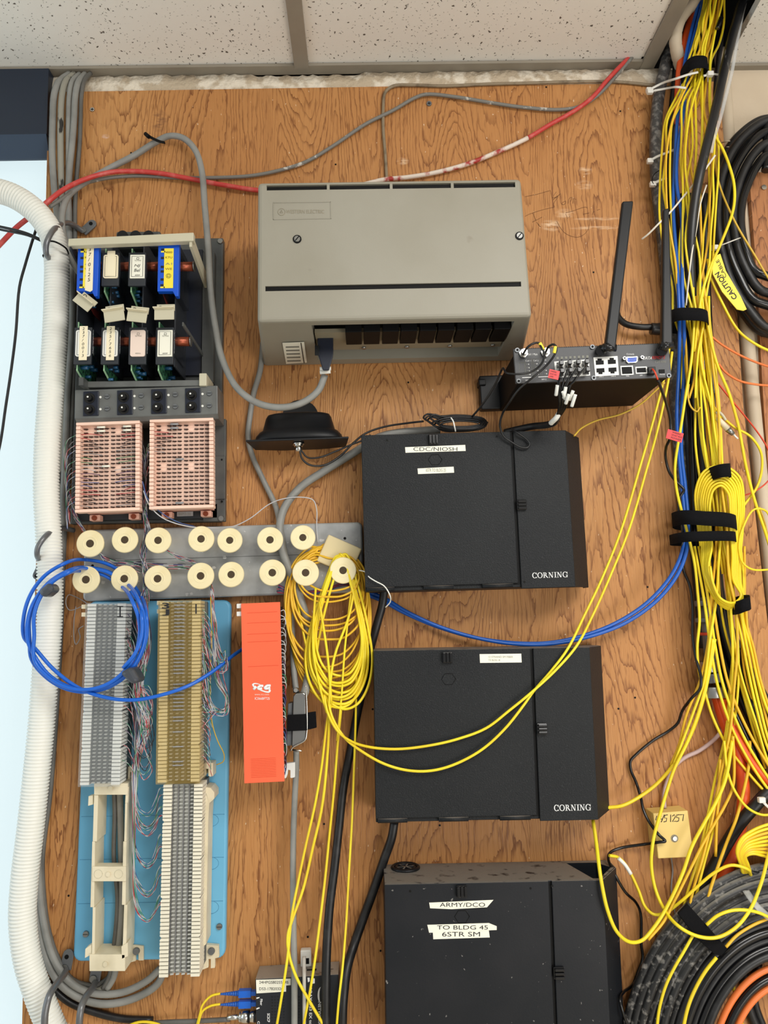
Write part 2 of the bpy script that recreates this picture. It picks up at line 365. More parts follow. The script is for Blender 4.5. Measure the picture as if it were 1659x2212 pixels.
def ceil_mat():
    m_ = bpy.data.materials.new('ceiling_tile'); m_.use_nodes = True; n = m_.node_tree; N = n.nodes.new; K = n.links.new; b = n.nodes['Principled BSDF']
    tc = N('ShaderNodeTexCoord'); nn = N('ShaderNodeTexNoise'); nn.inputs['Scale'].default_value = 160; K(tc.outputs['Object'], nn.inputs['Vector'])
    va = N('ShaderNodeVectorMath'); va.operation = 'MULTIPLY_ADD'; K(nn.outputs['Color'], va.inputs[0]); va.inputs[1].default_value = (.009, .009, 0); K(tc.outputs['Object'], va.inputs[2])
    def vor(scale, lo, hi, st):
        mp = N('ShaderNodeMapping'); mp.inputs['Scale'].default_value = st; K(va.outputs[0], mp.inputs[0])
        v = N('ShaderNodeTexVoronoi'); v.inputs['Scale'].default_value = scale; K(mp.outputs[0], v.inputs['Vector'])
        q = N('ShaderNodeMapRange'); q.inputs[1].default_value = hi; q.inputs[2].default_value = lo; K(v.outputs['Distance'], q.inputs[0]); return q.outputs[0]
    a = vor(95, .10, .155, (1, .8, 1)); c = vor(210, .10, .16, (.8, 1, 1))
    ad = N('ShaderNodeMath'); ad.operation = 'MAXIMUM'; K(a, ad.inputs[0]); K(c, ad.inputs[1])
    mx = N('ShaderNodeMix'); mx.data_type = 'RGBA'; mx.inputs[6].default_value = lin((240, 236, 228)); mx.inputs[7].default_value = lin((92, 82, 72)); K(ad.outputs[0], mx.inputs[0])
    K(mx.outputs[2], b.inputs['Base Color']); b.inputs['Roughness'].default_value = .9
    bp = N('ShaderNodeBump'); bp.inputs['Strength'].default_value = .6; bp.inputs['Distance'].default_value = .002; bp.invert = True; K(ad.outputs[0], bp.inputs['Height']); K(bp.outputs[0], b.inputs['Normal'])
    M['ceiling_tile'] = m_
ceil_mat()
# ---------------------------------------------------------------- the room
def struct(name, mb, m_, parent=None, bev=0):
    o = mb.build(name, m_, parent, bev)
    if not parent: o['kind'] = 'structure'
    return o
ZC = P(830, 160, 0).z
XL = P(101, 500, 0).x                      # where the wall gives way to the window
struct('wall_back', MB().box(XL, 3.0, 0, .12, 0, ZC+.004), M['paint_wall'])
struct('wall_plenum', MB().box(-3.5, 3.0, 0, .12, ZC+.0042, ZC+.5), M['void_shade'])  # wall above the ceiling, shade of the opening put into its colour
struct('wall_under_window', MB().box(-3.5, XL, 0, .12, 0, .25), M['paint_wall'])
struct('floor', MB().box(-3.5, 3.0, -3.2, .12, -.05, 0), M['floor_tile'])
def PC(x, y): q = PZ(x, y, ZC); return (q.x, q.y)
def tile(name, x0, x1, y0, y1, z=.004, th=.015, m_='ceiling_tile'):
    struct(name, MB().box(x0, x1, y0, y1, ZC+z, ZC+z+th), M[m_])
t1 = PC(651, 145)[0]; t1a = PC(635, 0)[0]; t1 = (t1+t1a)/2; TW = .0125
t2 = PC(1402, 134)[0]; t2 = (t2+PC(1471, 0)[0])/2
tile('ceiling', -3.5, t1, -3.2, -.002); tile('ceiling', t1, t2-TW, -3.2, -.03)
tile('ceiling', t1, P(1372, 125, 0).x, -.03, -.002)
a = PC(1575, 134); c = PC(1660, -25)
mbt = MB(); mbt.prismz([(a[0], -.002), (c[0], c[1]), (c[0]+.1, -3.2), (3.0, -3.2), (3.0, -.002)], ZC+.004, ZC+.019); struct('ceiling', mbt, M['ceiling_tile'])
tile('ceiling', t2+TW, c[0]+.1, -3.2, c[1]-.06)
tile('ceiling_plenum', -3.5, 3.0, -3.2, .12, .5, .03, 'void_shade')
struct('trim_1', MB().box(-3.5, t2-TW, -.026, 0, ZC-.002, ZC+.003).box(-3.5, t2-TW, -.004, 0, ZC-.002, ZC+.02), M['tee'])
struct('trim_2', MB().box(t1-TW, t1+TW, -3.2, -.02, ZC-.003, ZC+.003), M['tee'])
struct('trim_3', MB().box(t2-TW, t2+TW, -3.2, -.0, ZC-.003, ZC+.003), M['tee'])
struct('trim_4', MB().box(a[0]-.006, 3.0, -.012, 0, ZC-.002, ZC+.003), M['tee'])
# ragged plaster above the plywood
mbp = MB(); n_ = 120; xa = P(112, 180, .004).x; xb = P(1450, 160, .004).x; v = []
for i in range(n_+1):
    x = xa+(xb-xa)*i/n_; zt = ZC-.003-.004*random.random()-(.004 if 38 < i < 60 else 0); zb = ZC-.045
    v += [(x, -.012-.002*random.random(), zb), (x, -.013-.002*random.random(), (zb+zt)/2), (x, -.008-.003*random.random(), zt), (x, 0, zt+.001)]
mbp.add(v, [(4*i+k, 4*i+4+k, 4*i+5+k, 4*i+1+k) for i in range(n_) for k in range(3)], True); struct('trim_5', mbp, M['plaster'])
# window
mb = MB(); x1 = P(102, 250, .03).x
zt = ZC-.004; z1 = P(50, 290, .03).z; z2 = P(50, 342, .015).z
mb.box(-3.5, x1, -.03, .0, z1, zt); fw = struct('window_1', mb, M['frame_navy'])
mb = MB(); mb.prismx([(-.03, z1), (-.012, z2), (-.008, z2), (-.008, z1)], -3.5, x1-.001); mb.build('window_frame', M['frame_navy_light'], fw)
MB().box(-3.5, XL, .02, .024, .25, ZC).build('window_pane', M['clear_cover'], fw)
MB().box(-1.35, -1.31, .0, .03, .25, ZC).build('window_mullion', M['frame_navy_light'], fw)
# plywood
def ply(name, pts, d, m_, label):
    mb = MB(); q = [P(x, y, d) for x, y in pts]; mb.prism([(p.x, p.z) for p in q], -d, -.0005); o = mb.build(name, M[m_]); return tag(o, label, 'board')
pb = ply('plywood_board', [(105, 199), (830, 187), (1420, 180), (1545, 176), (1572, 300), (1587, 600), (1606, 880), (1636, 1150), (1668, 1430), (1668, 1560), (1750, 2300), (45, 2320), (58, 1800), (85, 1000)], .018, 'plywood', 'large orange-brown plywood backboard that carries the equipment')
ply('plywood_board', [(1618, 372), (1800, 372), (1800, 1600), (1702, 1600), (1650, 880), (1632, 560)], .018, 'plywood_side', 'narrow plywood board at the far side of the beige pipe')
# ---------------------------------------------------------------- big beige power unit
fr = Fr((556, 394), (1131, 384), (1149, 684), (554, 694), .205)
u = fr.thing('power_unit', 'large beige plastic equipment housing with long vent slots, above the black boxes', 'equipment housing')
hw, hh = fr.w/2, fr.h/2
bl = fr.L(569, 792, .0185); br_ = fr.L(1126, 776, .0185)
yb, yf = -.0185, -fr.d
v = [(bl.x, yb, bl.z), (br_.x, yb, bl.z), (hw, yf, -hh), (-hw, yf, -hh), (-hw-.004, yb, hh+.006), (hw+.004, yb, hh+.006), (hw-.004, yf, hh), (-hw+.002, yf, hh)]
body = MB().hull([v[0], v[1], v[2], v[3], v[4], v[5], v[6], v[7]]).build('housing', M['unit_beige'], u, bev=.006, seg=3); apply_mods(body)
zb = bl.z
def ufloor(px, py):                 # pixel on the underside
    z = fr.c.z + zb*math.cos(fr.a); p = PZ(px, py, z); return fr.loc(p)
c = MB()
for (a_, b_) in ((576, 706), (712, 842), (848, 974), (980, 1113)):
    ya = 397.5-(a_-575)/538*7; X0, X1, Z0, Z1 = fr.rect(a_, ya+2, b_, ya+13, fr.d); c.box(X0, X1, -fr.d-.01, -fr.d+.022, Z0, Z1)
cut(body, c)
X0, X1, Z0, Z1 = fr.rect(573, 613, 1126, 624, fr.d); cut(body, MB().box(X0, X1, -fr.d-.01, -fr.d+.02, Z0, Z1))
q0 = fr.L(672, 718, .19); q1 = fr.L(1112, 712, .19)
oy0, oy1 = -.188, -.045
ox0, ox1 = fr.L(674, 722, .18).x, fr.L(1110, 714, .18).x
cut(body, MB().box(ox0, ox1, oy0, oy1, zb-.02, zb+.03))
mb = MB()
X0, X1, Z0, Z1 = fr.rect(577, 400, 1111, 411, fr.d); mb.box(X0, X1, -fr.d+.0028, -fr.d+.0215, Z0-.001, Z1+.001)
X0, X1, Z0, Z1 = fr.rect(573, 613, 1126, 624, fr.d); mb.box(X0-.001, X1+.001, -fr.d+.0028, -fr.d+.0195, Z0-.001, Z1+.001)
mb.build('slot_shade_fill', M['black'], u)  # black blocks stand in for the shade inside the vent slots
# terminal panel under the unit
MB().box(ox0+.002, ox1-.002, -.150, -.075, zb+.006, zb+.012).build('connector_panel', M['unit_beige_dark'], u)
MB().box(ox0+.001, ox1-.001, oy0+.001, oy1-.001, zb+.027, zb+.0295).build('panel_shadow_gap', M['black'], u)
step = (ox1-ox0)/5.35
for i in range(5):
    xx = ox0+.048+i*step
    for k in range(2):
        mb = MB().box(xx+k*.027, xx+k*.027+.024, -.168, -.115, zb-.001, zb+.02).box(xx+k*.027+.004, xx+k*.027+.02, -.115, -.108, zb+.002, zb+.01)
        if xx+k*.027+.024 < ox1: mb.build('socket', M['black'], u, bev=.001)
for i in range(4):
    xx = ox0+.075+i*.068; MB().cyl((xx, -.085, zb+.003), (xx, -.085, zb+.007), .0035, seg=12).build('panel_screw', M['steel'], u)
for (x, y) in ((642, 517), (1122, 510)):
    p = fr.L(x, y, fr.d)
    s = MB().cyl((p.x, -fr.d+.002, p.z), (p.x, -fr.d-.0012, p.z), .0062, seg=24).build('screw', M['black'], u)
    MB().cyl((p.x, -fr.d, p.z), (p.x, -fr.d-.0025, p.z), .0047, .0042, seg=24).build('screw_head', M['steel'], s)
    MB().box(-.0042, .0042, -.0003, .0003, -.0006, .0006).build('slot', M['black'], s).matrix_basis = Matrix.Translation((p.x, -fr.d-.0026, p.z)) @ Matrix.Rotation(R(-50), 4, 'Y')
# embossed nameplate
X0, X1, Z0, Z1 = fr.rect(590, 437, 715, 474, fr.d); t = .0007
MB().box(X0, X1, -fr.d-t, -fr.d, Z1-t, Z1).box(X0, X1, -fr.d-t, -fr.d, Z0, Z0+t).box(X0, X0+t, -fr.d-t, -fr.d, Z0, Z1).box(X1-t, X1, -fr.d-t, -fr.d, Z0, Z1).build('nameplate_frame', M['unit_beige'], u)
p = fr.L(608, 458, fr.d); mb = MB()
for rr in (.0052, ): mb.tube([(p.x+rr*math.cos(i*math.pi/12), -fr.d-.0002, p.z+rr*math.sin(i*math.pi/12)) for i in range(25)], .0004, 5, spline=False)
mb.tube([(p.x-.002, -fr.d-.0002, p.z-.0015), (p.x, -fr.d-.0002, p.z+.003), (p.x+.002, -fr.d-.0002, p.z-.0015), (p.x-.002, -fr.d-.0002, p.z-.0015)], .0004, 5, spline=False)
mb.build('embossed_bell_mark', M['unit_beige_dark'], u)
text(fr, 'WESTERN ELECTRIC', 618, 453, 700, 461, fr.d+.0004, M['unit_beige_dark'], 'embossed_name')
# rating label on the underside
e = .0005
def ustick(pts, name, m_, off):
    q = [ufloor(x, y) for x, y in pts]; mb = MB(); mb.add([(k.x, k.y, zb-off) for k in q]+[(k.x, k.y, zb-off+.0004) for k in q], [(0, 1, 2, 3), (7, 6, 5, 4), (0, 1, 5, 4), (1, 2, 6, 5), (2, 3, 7, 6), (3, 0, 4, 7)]); return mb.build(name, m_, u)
st = ustick([(610, 741), (657, 739), (663, 783), (618, 786)], 'rating_label', M['label'], e)
for i in range(5):
    y = 748+i*7.5; ustick([(617+i*.8, y), (646+i*.9, y-.8), (646.3+i*.9, y+2.2), (617.4+i*.8, y+3)], 'label_print', M['ink_grey'], e+.0003)
ustick([(649, 740), (651, 740), (658, 784), (656, 784)], 'label_print', M['ink'], e+.0003)
# ---------------------------------------------------------------- black wall boxes
def serif(fr, x0, y0, x1, y1, d, m_, parent):
    a = fr.L(x0, y1, d); b = fr.L(x1, y0, d); h = b.z-a.z; wd = {'C': .95, 'O': 1.05, 'R': 1.0, 'N': 1.05, 'I': .5, 'G': 1.05}
    word = 'CORNING'; tot = sum(wd[c]+.08 for c in word)-.08; k = (b.x-a.x)/tot; x = a.x; mb = MB(); Y0, Y1 = -d-.0004, -d+.0002
    def q(pts): mb.prism([(x+px*k, a.z+pz*h) for px, pz in pts], Y0, Y1)
    def ring(c0, c1, w, gap=None):
        n = 24; o = []; i_ = []
        for j in range(n+1):
            t = c0+(c1-c0)*j/n; o.append((w/2+w/2*math.cos(t), .5+.52*math.sin(t))); i_.append((w/2+(w/2-.17)*math.cos(t), .5+.45*math.sin(t)))
        for j in range(n): q([o[j], o[j+1], i_[j+1], i_[j]])
    for c in word:
        w = wd[c]
        if c in 'CG':
            ring(R(38), R(322), w); q([(w-.17, .62), (w-.06, .62), (w-.06, 1.0), (w-.12, 1.0)])
            if c == 'G': q([(w-.25, .02), (w-.08, .02), (w-.08, .42), (w-.25, .42)]); q([(w-.38, .38), (w+.02, .38), (w+.02, .44), (w-.38, .44)])
            else: q([(w-.13, .0), (w-.06, .0), (w-.06, .22), (w-.1, .22)])
        elif c == 'O': ring(0, 2*math.pi, w)
        elif c == 'I': q([(.17, 0), (.34, 0), (.34, 1), (.17, 1)]); q([(.04, 0), (.47, 0), (.47, .06), (.04, .06)]); q([(.04, .94), (.47, .94), (.47, 1), (.04, 1)])
        elif c == 'N':
            q([(.14, 0), (.2, 0), (.2, 1), (.14, 1)]); q([(.8, 0), (.87, 0), (.87, 1), (.8, 1)]); q([(.1, 1), (.3, 1), (.87, 0), (.7, 0)])
            q([(.02, 0), (.32, 0), (.32, .06), (.02, .06)]); q([(.0, .94), (.25, .94), (.25, 1), (.0, 1)]); q([(.68, .94), (1.0, .94), (1.0, 1), (.68, 1)])
        elif c == 'R':
            q([(.14, 0), (.31, 0), (.31, 1), (.14, 1)]); q([(.02, 0), (.43, 0), (.43, .06), (.02, .06)]); q([(.02, .94), (.4, .94), (.4, 1), (.02, 1)])
            n = 10; o = [(.35+.36*math.cos(R(90-18*j)), .73+.27*math.sin(R(90-18*j))) for j in range(n+1)]; i_ = [(.35+.2*math.cos(R(90-18*j)), .73+.21*math.sin(R(90-18*j))) for j in range(n+1)]
            for j in range(n): q([o[j], o[j+1], i_[j+1], i_[j]])
            q([(.42, .47), (.6, .5), (.98, .04), (.98, 0), (.8, 0)])
        x += (w+.08)*k
    return mb.build('lettering', m_, parent)
def wall_box(TL, TR, BR, BL, d, outer, split, label, m_, dC=.055, hinges=(), latch=(), knob=None, hexa=None, holes=(), letter=None, open_top=None):
    fr = Fr(TL, TR, BR, BL, d); t = fr.thing('patch_enclosure', label, 'wall box')
    hw, hh = fr.w/2, fr.h/2; x2 = fr.L(outer[0], outer[1], dC).x; xs = (fr.L(split[0], split[1], d).x+fr.L(split[2], split[3], d).x)/2
    g = .0022; dd = d-.004
    pts = [(-hw, -.0185), (-hw, -dd), (hw-.001, -dd), (x2-.001, -dC), (x2-.001, -.0185)]
    body = MB().prismz(pts, -hh, hh).build('housing', M[m_], t, bev=.0012)
    if open_top: apply_mods(body); p_ = [(hw-.032, -.03), (hw-.012, -dd+.004), (hw-.002, -dd+.004), (x2-.005, -dC+.002), (x2-.022, -.03)]; cut(body, MB().prismz(p_, hh-.06, hh+.02))
    door = MB().prismz([(-hw, -dd-.0003), (-hw, -d), (xs-g, -d), (xs-g, -dd-.0003)], -hh+.006, hh).build('door', M[m_], t, bev=.001)
    e = .0018
    sd = MB().prismz([(xs+g, -dd-.0003), (xs+g, -d), (hw, -d), (x2+e, -dC), (x2+e, -.03), (x2-.0005, -.03), (x2-.0005, -dC-.0003), (hw-.001, -dd-.0003)], -hh-.002, hh if not open_top else hh-.0).build('side_cover', M[m_], t, bev=.0008)
    MB().box(xs-.0015-.006, xs+g, -dd-.0006, -dd, -hh+.004, hh-.002).build('door_gap', M['black'], t)
    for (a_, b_, y) in hinges:
        p = fr.L(a_, y, d); q = fr.L(b_, y, d); MB().cyl((p.x, -d+.001, -hh+.003), (q.x, -d+.001, -hh+.003), .0032, seg=12).build('hinge', M[m_], t)
    for (x, y, vert) in latch:
        p = fr.L(x, y, d); mb = MB()
        for k in (-1, 0, 1):
            if vert: mb.box(-.005, .006, -.006, 0, k*.0042-.0016, k*.0042+.0016)
            else: mb.box(k*.0042-.0016, k*.0042+.0016, -.006, 0, -.006, .006)
        mb.box(-.0062, .0062, -.003, 0, -.0066, .0066)
        o = mb.build('latch', M['black_gloss'], t, bev=.0008); o.location = (p.x, -d, p.z); o.scale = (1.2, 1.2, 1.2)
    if hexa:
        p = fr.L(hexa[0], hexa[1], d); r = .0105; pts = [(p.x+r*math.cos(R(60*i)), -d-.0001, p.z+r*.86*math.sin(R(60*i))) for i in range(7)]
        MB().tube(pts, .0005, 5, spline=False).build('knockout_outline', M['black'], t)
    for (x, y) in holes:
        p = fr.L(x, y, d); MB().cyl((p.x, -d-.0003, p.z), (p.x, -d+.0001, p.z), .0017, seg=12).build('screw_hole', M['black'], t)
    if letter: serif(fr, *letter, d+.0002, M['ink_white'], sd)
    return fr, t, door
# box 1
fr, t, door = wall_box((780, 941), (1221, 928), (1243, 1266), (789, 1277), .108, (1258, 1100), (1105, 937, 1124, 1270), 'black wall box with the white CDC/NIOSH tape, topmost of the three', 'box_black',
    hinges=((792, 852, 1270), (915, 980, 1268), (1042, 1108, 1266)), latch=((936, 950, 0), (1126, 1091, 1)), hexa=(940, 993), holes=((836, 951), (1073, 943), (1133, 1257)), letter=(1150, 1235, 1226, 1249))
def strip(fr, pts, d, lines, parent, m_='label', ink='ink', name='label_strip'):
    o = fr.poly(MB(), pts, d-.0001, d+.0005).build(name, M[m_], parent)
    for (s, x0, y0, x1, y1) in lines: text(fr, s, x0, y0, x1, y1, d+.0007, M[ink], 'lettering', parent=o)
    return o
strip(fr, [(875, 966), (1005, 961), (1006, 974), (876, 978)], .108, [('CDC/NIOSH', 893, 966, 988, 974)], t)
strip(fr, [(902, 1012), (980, 1008), (981, 1021), (903, 1024)], .108, [('6STR TO BLDG 25', 920, 1012, 963, 1019)], t, ink='ink_grey')
fr1 = fr
# box 2
fr, t, door = wall_box((805, 1406), (1272, 1398), (1293, 1768), (814, 1778), .108, (1305, 1580), (1146, 1402, 1166, 1771), 'black wall box with a pale two-line label, second of the three stacked boxes', 'box_black',
    hinges=((816, 880, 1774), (948, 1012, 1771), (1080, 1146, 1768)), latch=((966, 1420, 0), (1170, 1574, 1)), hexa=(969, 1467), letter=(1197, 1737, 1276, 1752))
strip(fr, [(1036, 1413), (1126, 1412), (1127, 1431), (1037, 1432)], .108, [('12 STRAND SM FIBER', 1055, 1417, 1108, 1421), ('TO BLDG 18', 1055, 1424, 1080, 1428)], t, ink='ink_grey')
fr2 = fr
# box 3 (its lower part runs out of the frame)
fr, t, door = wall_box((828, 1912), (1298, 1900), (1325, 2290), (838, 2300), .108, (1337, 2050), (1186, 1905, 1206, 2294), 'black wall box with ARMY/DCO tape and dusty top, lowest of the three', 'box_black_smooth',
    latch=((997, 1924, 0), (1206, 2100, 1)), hexa=(998, 1980), holes=((886, 1925), (1146, 1919), (1193, 1914)), open_top=True)
strip(fr, [(927, 1950), (1066, 1944), (1052, 1960), (975, 1964), (929, 1962)], .1085, [('ARMY/DCO', 950, 1950, 1048, 1959)], t)
strip(fr, [(923, 1998), (1056, 1994), (1073, 2001), (1073, 2009), (927, 2015)], .1085, [('TO BLDG 45', 944, 1999, 1054, 2008)], t)
strip(fr, [(935, 2014), (1056, 2010), (1058, 2025), (936, 2029)], .1083, [('6STR SM', 955, 2013, 1037, 2023)], t)
fr3 = fr
p = PZ(876, 1879, fr.c.z+fr.h/2); q = fr.loc(p); zt = fr.h/2
mb = MB()
for rr, th in ((.0195, .0025), (.014, .002)): mb.tube([(q.x+rr*math.cos(i*math.pi/16), q.y+rr*math.sin(i*math.pi/16), zt+.0012) for i in range(33)], th, 8, spline=False)
mb.cyl((q.x, q.y, zt-.001), (q.x, q.y, zt+.0009), .017, seg=32); o = mb.build('cable_grommet', M['black_plastic'], t)
mb = MB()
for i in range(3): a_ = R(60*i+12); mb.box(-.013, .013, -.0012, .0012, -.0005, .0016); [None for _ in ()]; vv = mb.v[-8:]; mb.v[-8:] = [Vector((x.x*math.cos(a_)-x.y*math.sin(a_)+q.x, x.x*math.sin(a_)+x.y*math.cos(a_)+q.y, x.z+zt+.001)) for x in vv]
mb.build('grommet_spokes', M['box_black_smooth'], o)
# ---------------------------------------------------------------- router with two aerials
fr = Fr((1108, 753), (1447, 741), (1449, 815), (1114, 829), .185)
t = fr.thing('network_router', 'black metal cellular router full of sockets beside the yellow cables', 'router')
hw, hh = fr.w/2, fr.h/2; df = .185
MB().box(-hw+.004, hw-.004, -df+.004, -.03, -hh+.001, hh-.002).build('housing', M['black'], t, bev=.002)
MB().box(-hw, hw, -df, -df+.004, -hh, hh).build('front_panel', mat('router_grey', (58, 59, 62), .45, bump=(600, .2, .0005)) or M['router_grey'], t, bev=.0012)
for s in (-1,):
    X0, X1, Z0, Z1 = fr.rect(1037, 811, 1080, 884, .035); MB().box(X0, -hw+.03, -.036, -.0186, Z0, Z1).build('mounting_flange', M['black_plastic'], t, bev=.002)
X0, X1, Z0, Z1 = fr.rect(1034, 818, 1050, 832, .04); MB().box(X0, X1, -.04, -.019, Z0, Z1).build('flange_tab', M['black_plastic'], t, bev=.002)
mb = MB(); n = 62
for i in range(n):
    x = -hw+.02+(2*hw-.03)*i/n; mb.box(x, x+.0015, -df+.001, -.05, hh-.003, hh+.0006)
mb.build('cooling_fins', M['black_plastic'], t)
def fbox(x0, y0, x1, y1, e0, e1, name, m_, bev=0, par=None):
    return fr.box(MB(), x0, y0, x1, y1, df+e0, df+e1).build(name, M[m_], par or t, bev)
for (x, y) in ((1117, 757), (1120, 824), (1279, 750), (1282, 817), (1444, 812)):
    p = fr.L(x, y, df); o = MB().cyl((p.x, -df, p.z), (p.x, -df-.0022, p.z), .0034, seg=18).build('panel_screw', M['steel_dark'], t); MB().cyl((p.x, -df-.002, p.z), (p.x, -df-.0024, p.z), .0019, seg=6).build('screw_socket', M['black'], o)
# phone sockets with plugs: 2 rows of 4
blk = fr.poly(MB(), [(1197, 781), (1272, 776), (1275, 811), (1201, 816)], df-.001, df+.001).build('port_block', M['white_plastic'], t)
for i in range(4):
    for r_ in range(2):
        x = 1203+i*18.3+r_*2; y = 783-i*1+r_*17; fbox(x, y, x+12, y+12, .0011, .0014, 'socket', 'black', 0, blk)
for i in range(8):
    x = 1202+i*9.2; fbox(x, 771-i*.5, x+5, 776-i*.5, .0002, .0004, 'port_number', 'ink_grey')
blk = fr.poly(MB(), [(1282, 772), (1334, 769), (1337, 810), (1286, 813)], df-.001, df+.001).build('port_block', M['white_plastic'], t)
for i in range(2):
    for r_ in range(2):
        x = 1287+i*26+r_*1.5; y = 776-i*1.5+r_*20
        pts = [(x, y+2.5), (x+4, y+2.5), (x+4, y-1.5), (x+13, y-1.5), (x+13, y+2.5), (x+17, y+2.5), (x+17.5, y+11), (x+.5, y+12)] if r_ == 0 else [(x, y), (x+17, y-1), (x+17.5, y+8), (x+13, y+8), (x+13, y+12), (x+4.5, y+12), (x+4.5, y+8.5), (x+.5, y+8.5)]
        fr.poly(MB(), pts, df+.001, df+.0014).build('socket', M['black'], blk)
for (a_, b_) in (((1341, 790), (1368, 810)), ((1373, 792), (1398, 807))):
    o = fbox(a_[0], a_[1], b_[0], b_[1], -.001, .001, 'port_block', 'white_plastic'); fbox(a_[0]+2.5, a_[1]+2.5, b_[0]-2.5, b_[1]-2.5, .0011, .0014, 'socket', 'black', 0, o)
o = fr.poly(MB(), [(1354, 771), (1377, 770), (1377, 780), (1374, 783), (1357, 784), (1353, 780)], df-.001, df+.003).build('serial_port', M['chrome'], t)
fr.poly(MB(), [(1355.5, 772.5), (1375.5, 771.5), (1375.5, 779), (1373, 781.5), (1358, 782.5), (1355, 779)], df+.003, df+.0034).build('connector_face', mat('serial_blue', (58, 96, 210), .4) or M['serial_blue'], o)
mb = MB()
for i in range(9):
    x = 1358+(i if i < 5 else i-5+.5)*3.8; y = 775.5 if i < 5 else 779.5; p = fr.L(x, y, df); mb.cyl((p.x, -df-.003, p.z), (p.x, -df-.0038, p.z), .0006, seg=8)
mb.build('pin_holes', M['navy'], o)
for (x, y) in ((1347, 776), (1385, 774)):
    p = fr.L(x, y, df); q = MB().cyl((p.x, -df, p.z), (p.x, -df-.005, p.z), .0026, seg=6).build('jack_screw', M['chrome'], o); MB().cyl((p.x, -df-.0049, p.z), (p.x, -df-.0053, p.z), .0014, seg=10).build('thread_hole', M['black'], q)
fbox(1401, 792, 1417, 807, -.001, .007, 'power_socket', 'black_plastic', .001)
fbox(1424, 798, 1436, 805, 0, .0012, 'power_switch', 'black')
MB()
text(fr, 'Cell 1 Main', 1139, 763, 1161, 767.5, df+.0004, M['ink_white']); text(fr, 'Cell 1', 1135, 777.5, 1147, 781, df+.0004, M['ink_white']); text(fr, 'Cell 2', 1152, 777, 1163, 780.5, df+.0004, M['ink_white']); text(fr, 'WiFi', 1172, 776, 1180, 779.5, df+.0004, M['ink_white'])
text(fr, 'Console', 1353.5, 763, 1370, 766.5, df+.0004, M['ink_white']); text(fr, 'LAN 1', 1290, 767, 1299, 770, df+.0004, M['ink_grey']); text(fr, 'LAN 2', 1316, 765.5, 1325, 768.5, df+.0004, M['ink_grey'])
text(fr, 'LAN 3', 1294, 812.5, 1303, 815, df+.0004, M['ink_white']); text(fr, 'LAN 4', 1320, 811.5, 1330, 814, df+.0004, M['ink_white']); text(fr, 'WAN', 1352, 811, 1359, 813.5, df+.0004, M['ink_white']); text(fr, 'SFP', 1382, 809.5, 1388, 812, df+.0004, M['ink_white']); text(fr, 'On/Off', 1425, 807.5, 1436, 810, df+.0004, M['ink_white'])
text(fr, 'DATA', 1388.5, 770, 1408, 776.5, df+.0004, M['ink_white'], shear=.3); text(fr, 'REMOT', 1408.5, 769, 1432, 775.5, df+.0004, M['ink_red'], shear=.3); text(fr, 'E', 1433, 768.5, 1437.5, 775, df+.0004, M['ink_red'], shear=.3); text(fr, 'CDS-9090', 1415, 779, 1438.5, 784, df+.0004, M['ink_grey'], shear=.1)
text(fr, 'SIM 1', 1135, 820, 1144, 823, df+.0004, M['ink_white']); text(fr, 'SIM 2', 1170, 818, 1180, 821, df+.0004, M['ink_white'])
for (x0, y0, x1, y1) in ((1128, 814.5, 1151, 816), (1163, 813, 1188, 814.5)): fbox(x0, y0, x1, y1, 0, .0004, 'printed_line', 'ink_white')
for (x0, x1, y0) in ((1121, 1133, 784), (1134, 1148, 776), (1151, 1166, 775), (1169, 1184, 774)):
    p = [fr.L(x, y, df) for x, y in ((x0, y0), (x1, y0-.5), (x1+2, 811), (x0+2, 812), (x0, y0))]
    MB().tube([(k.x, -df-.0001, k.z) for k in p], .00025, 4, spline=False).build('printed_outline', M['ink_grey'], t)
for i in range(4):
    for j in range(3):
        x = 1141+j*18+i; y = 786+i*7.4-j*.8; fbox(x-4, y, x-1, y+1.2, 0, .0004, 'printed_text', 'ink_grey'); fbox(x, y-.3, x+2, y+1.7, 0, .0006, 'indicator', 'ink_white')
# gold aerial sockets
for (x, y) in ((1130, 765), (1177, 763)):
    p = fr.L(x, y, df); o = MB().cyl((p.x, -df, p.z), (p.x, -df-.004, p.z), .0065, seg=6).cyl((p.x, -df, p.z), (p.x, -df-.012, p.z), .0042, seg=18).build('coax_socket', M['chrome'], t)
def aerial(pts, base, label, tip):
    # flat blade on a hinged foot; pts front face px, d at bottom/top
    o = bpy.data.objects.new('antenna', None); COL.objects.link(o); o.location = P(base[0], base[1], .19); tag(o, label, 'antenna', 'router aerials')
    inv = o.location
    def w(x, y, d): return P(x, y, d)-inv
    (bx0, by0, bx1, by1), (tx0, ty0, tx1, ty1), dB, dT = pts
    th = .012
    v = [w(bx0, by0, dB), w(bx1, by1, dB), w(bx1, by1, dB)+Vector((0, th, 0)), w(bx0, by0, dB)+Vector((0, th, 0)), w(tx0, ty0, dT), w(tx1, ty1, dT), w(tx1, ty1, dT)+Vector((0, th*.7, 0)), w(tx0, ty0, dT)+Vector((0, th*.7, 0))]
    MB().hull([v[0], v[1], v[2], v[3], v[4], v[5], v[6], v[7]]).build('blade', M['black_plastic'], o, bev=.0022)
    f = w(base[2], base[3], .196); k = (v[0]+v[1])/2+Vector((0, th*.5, 0))
    MB().cyl(w(base[0], base[1], .186), w(base[0], base[1], .198), .0085, .0075, seg=20).build('swivel_collar', M['black_gloss'], o)
    MB().tube([w(base[0], base[1], .197), k+Vector((0, 0, .004))], .0068, 12).build('hinge_arm', M['black_gloss'], o)
    MB().cyl(k+Vector((-.009, 0, .0)), k+Vector((.009, 0, .0)), .0055, seg=16).build('hinge_knuckle', M['black_gloss'], o)
    return o
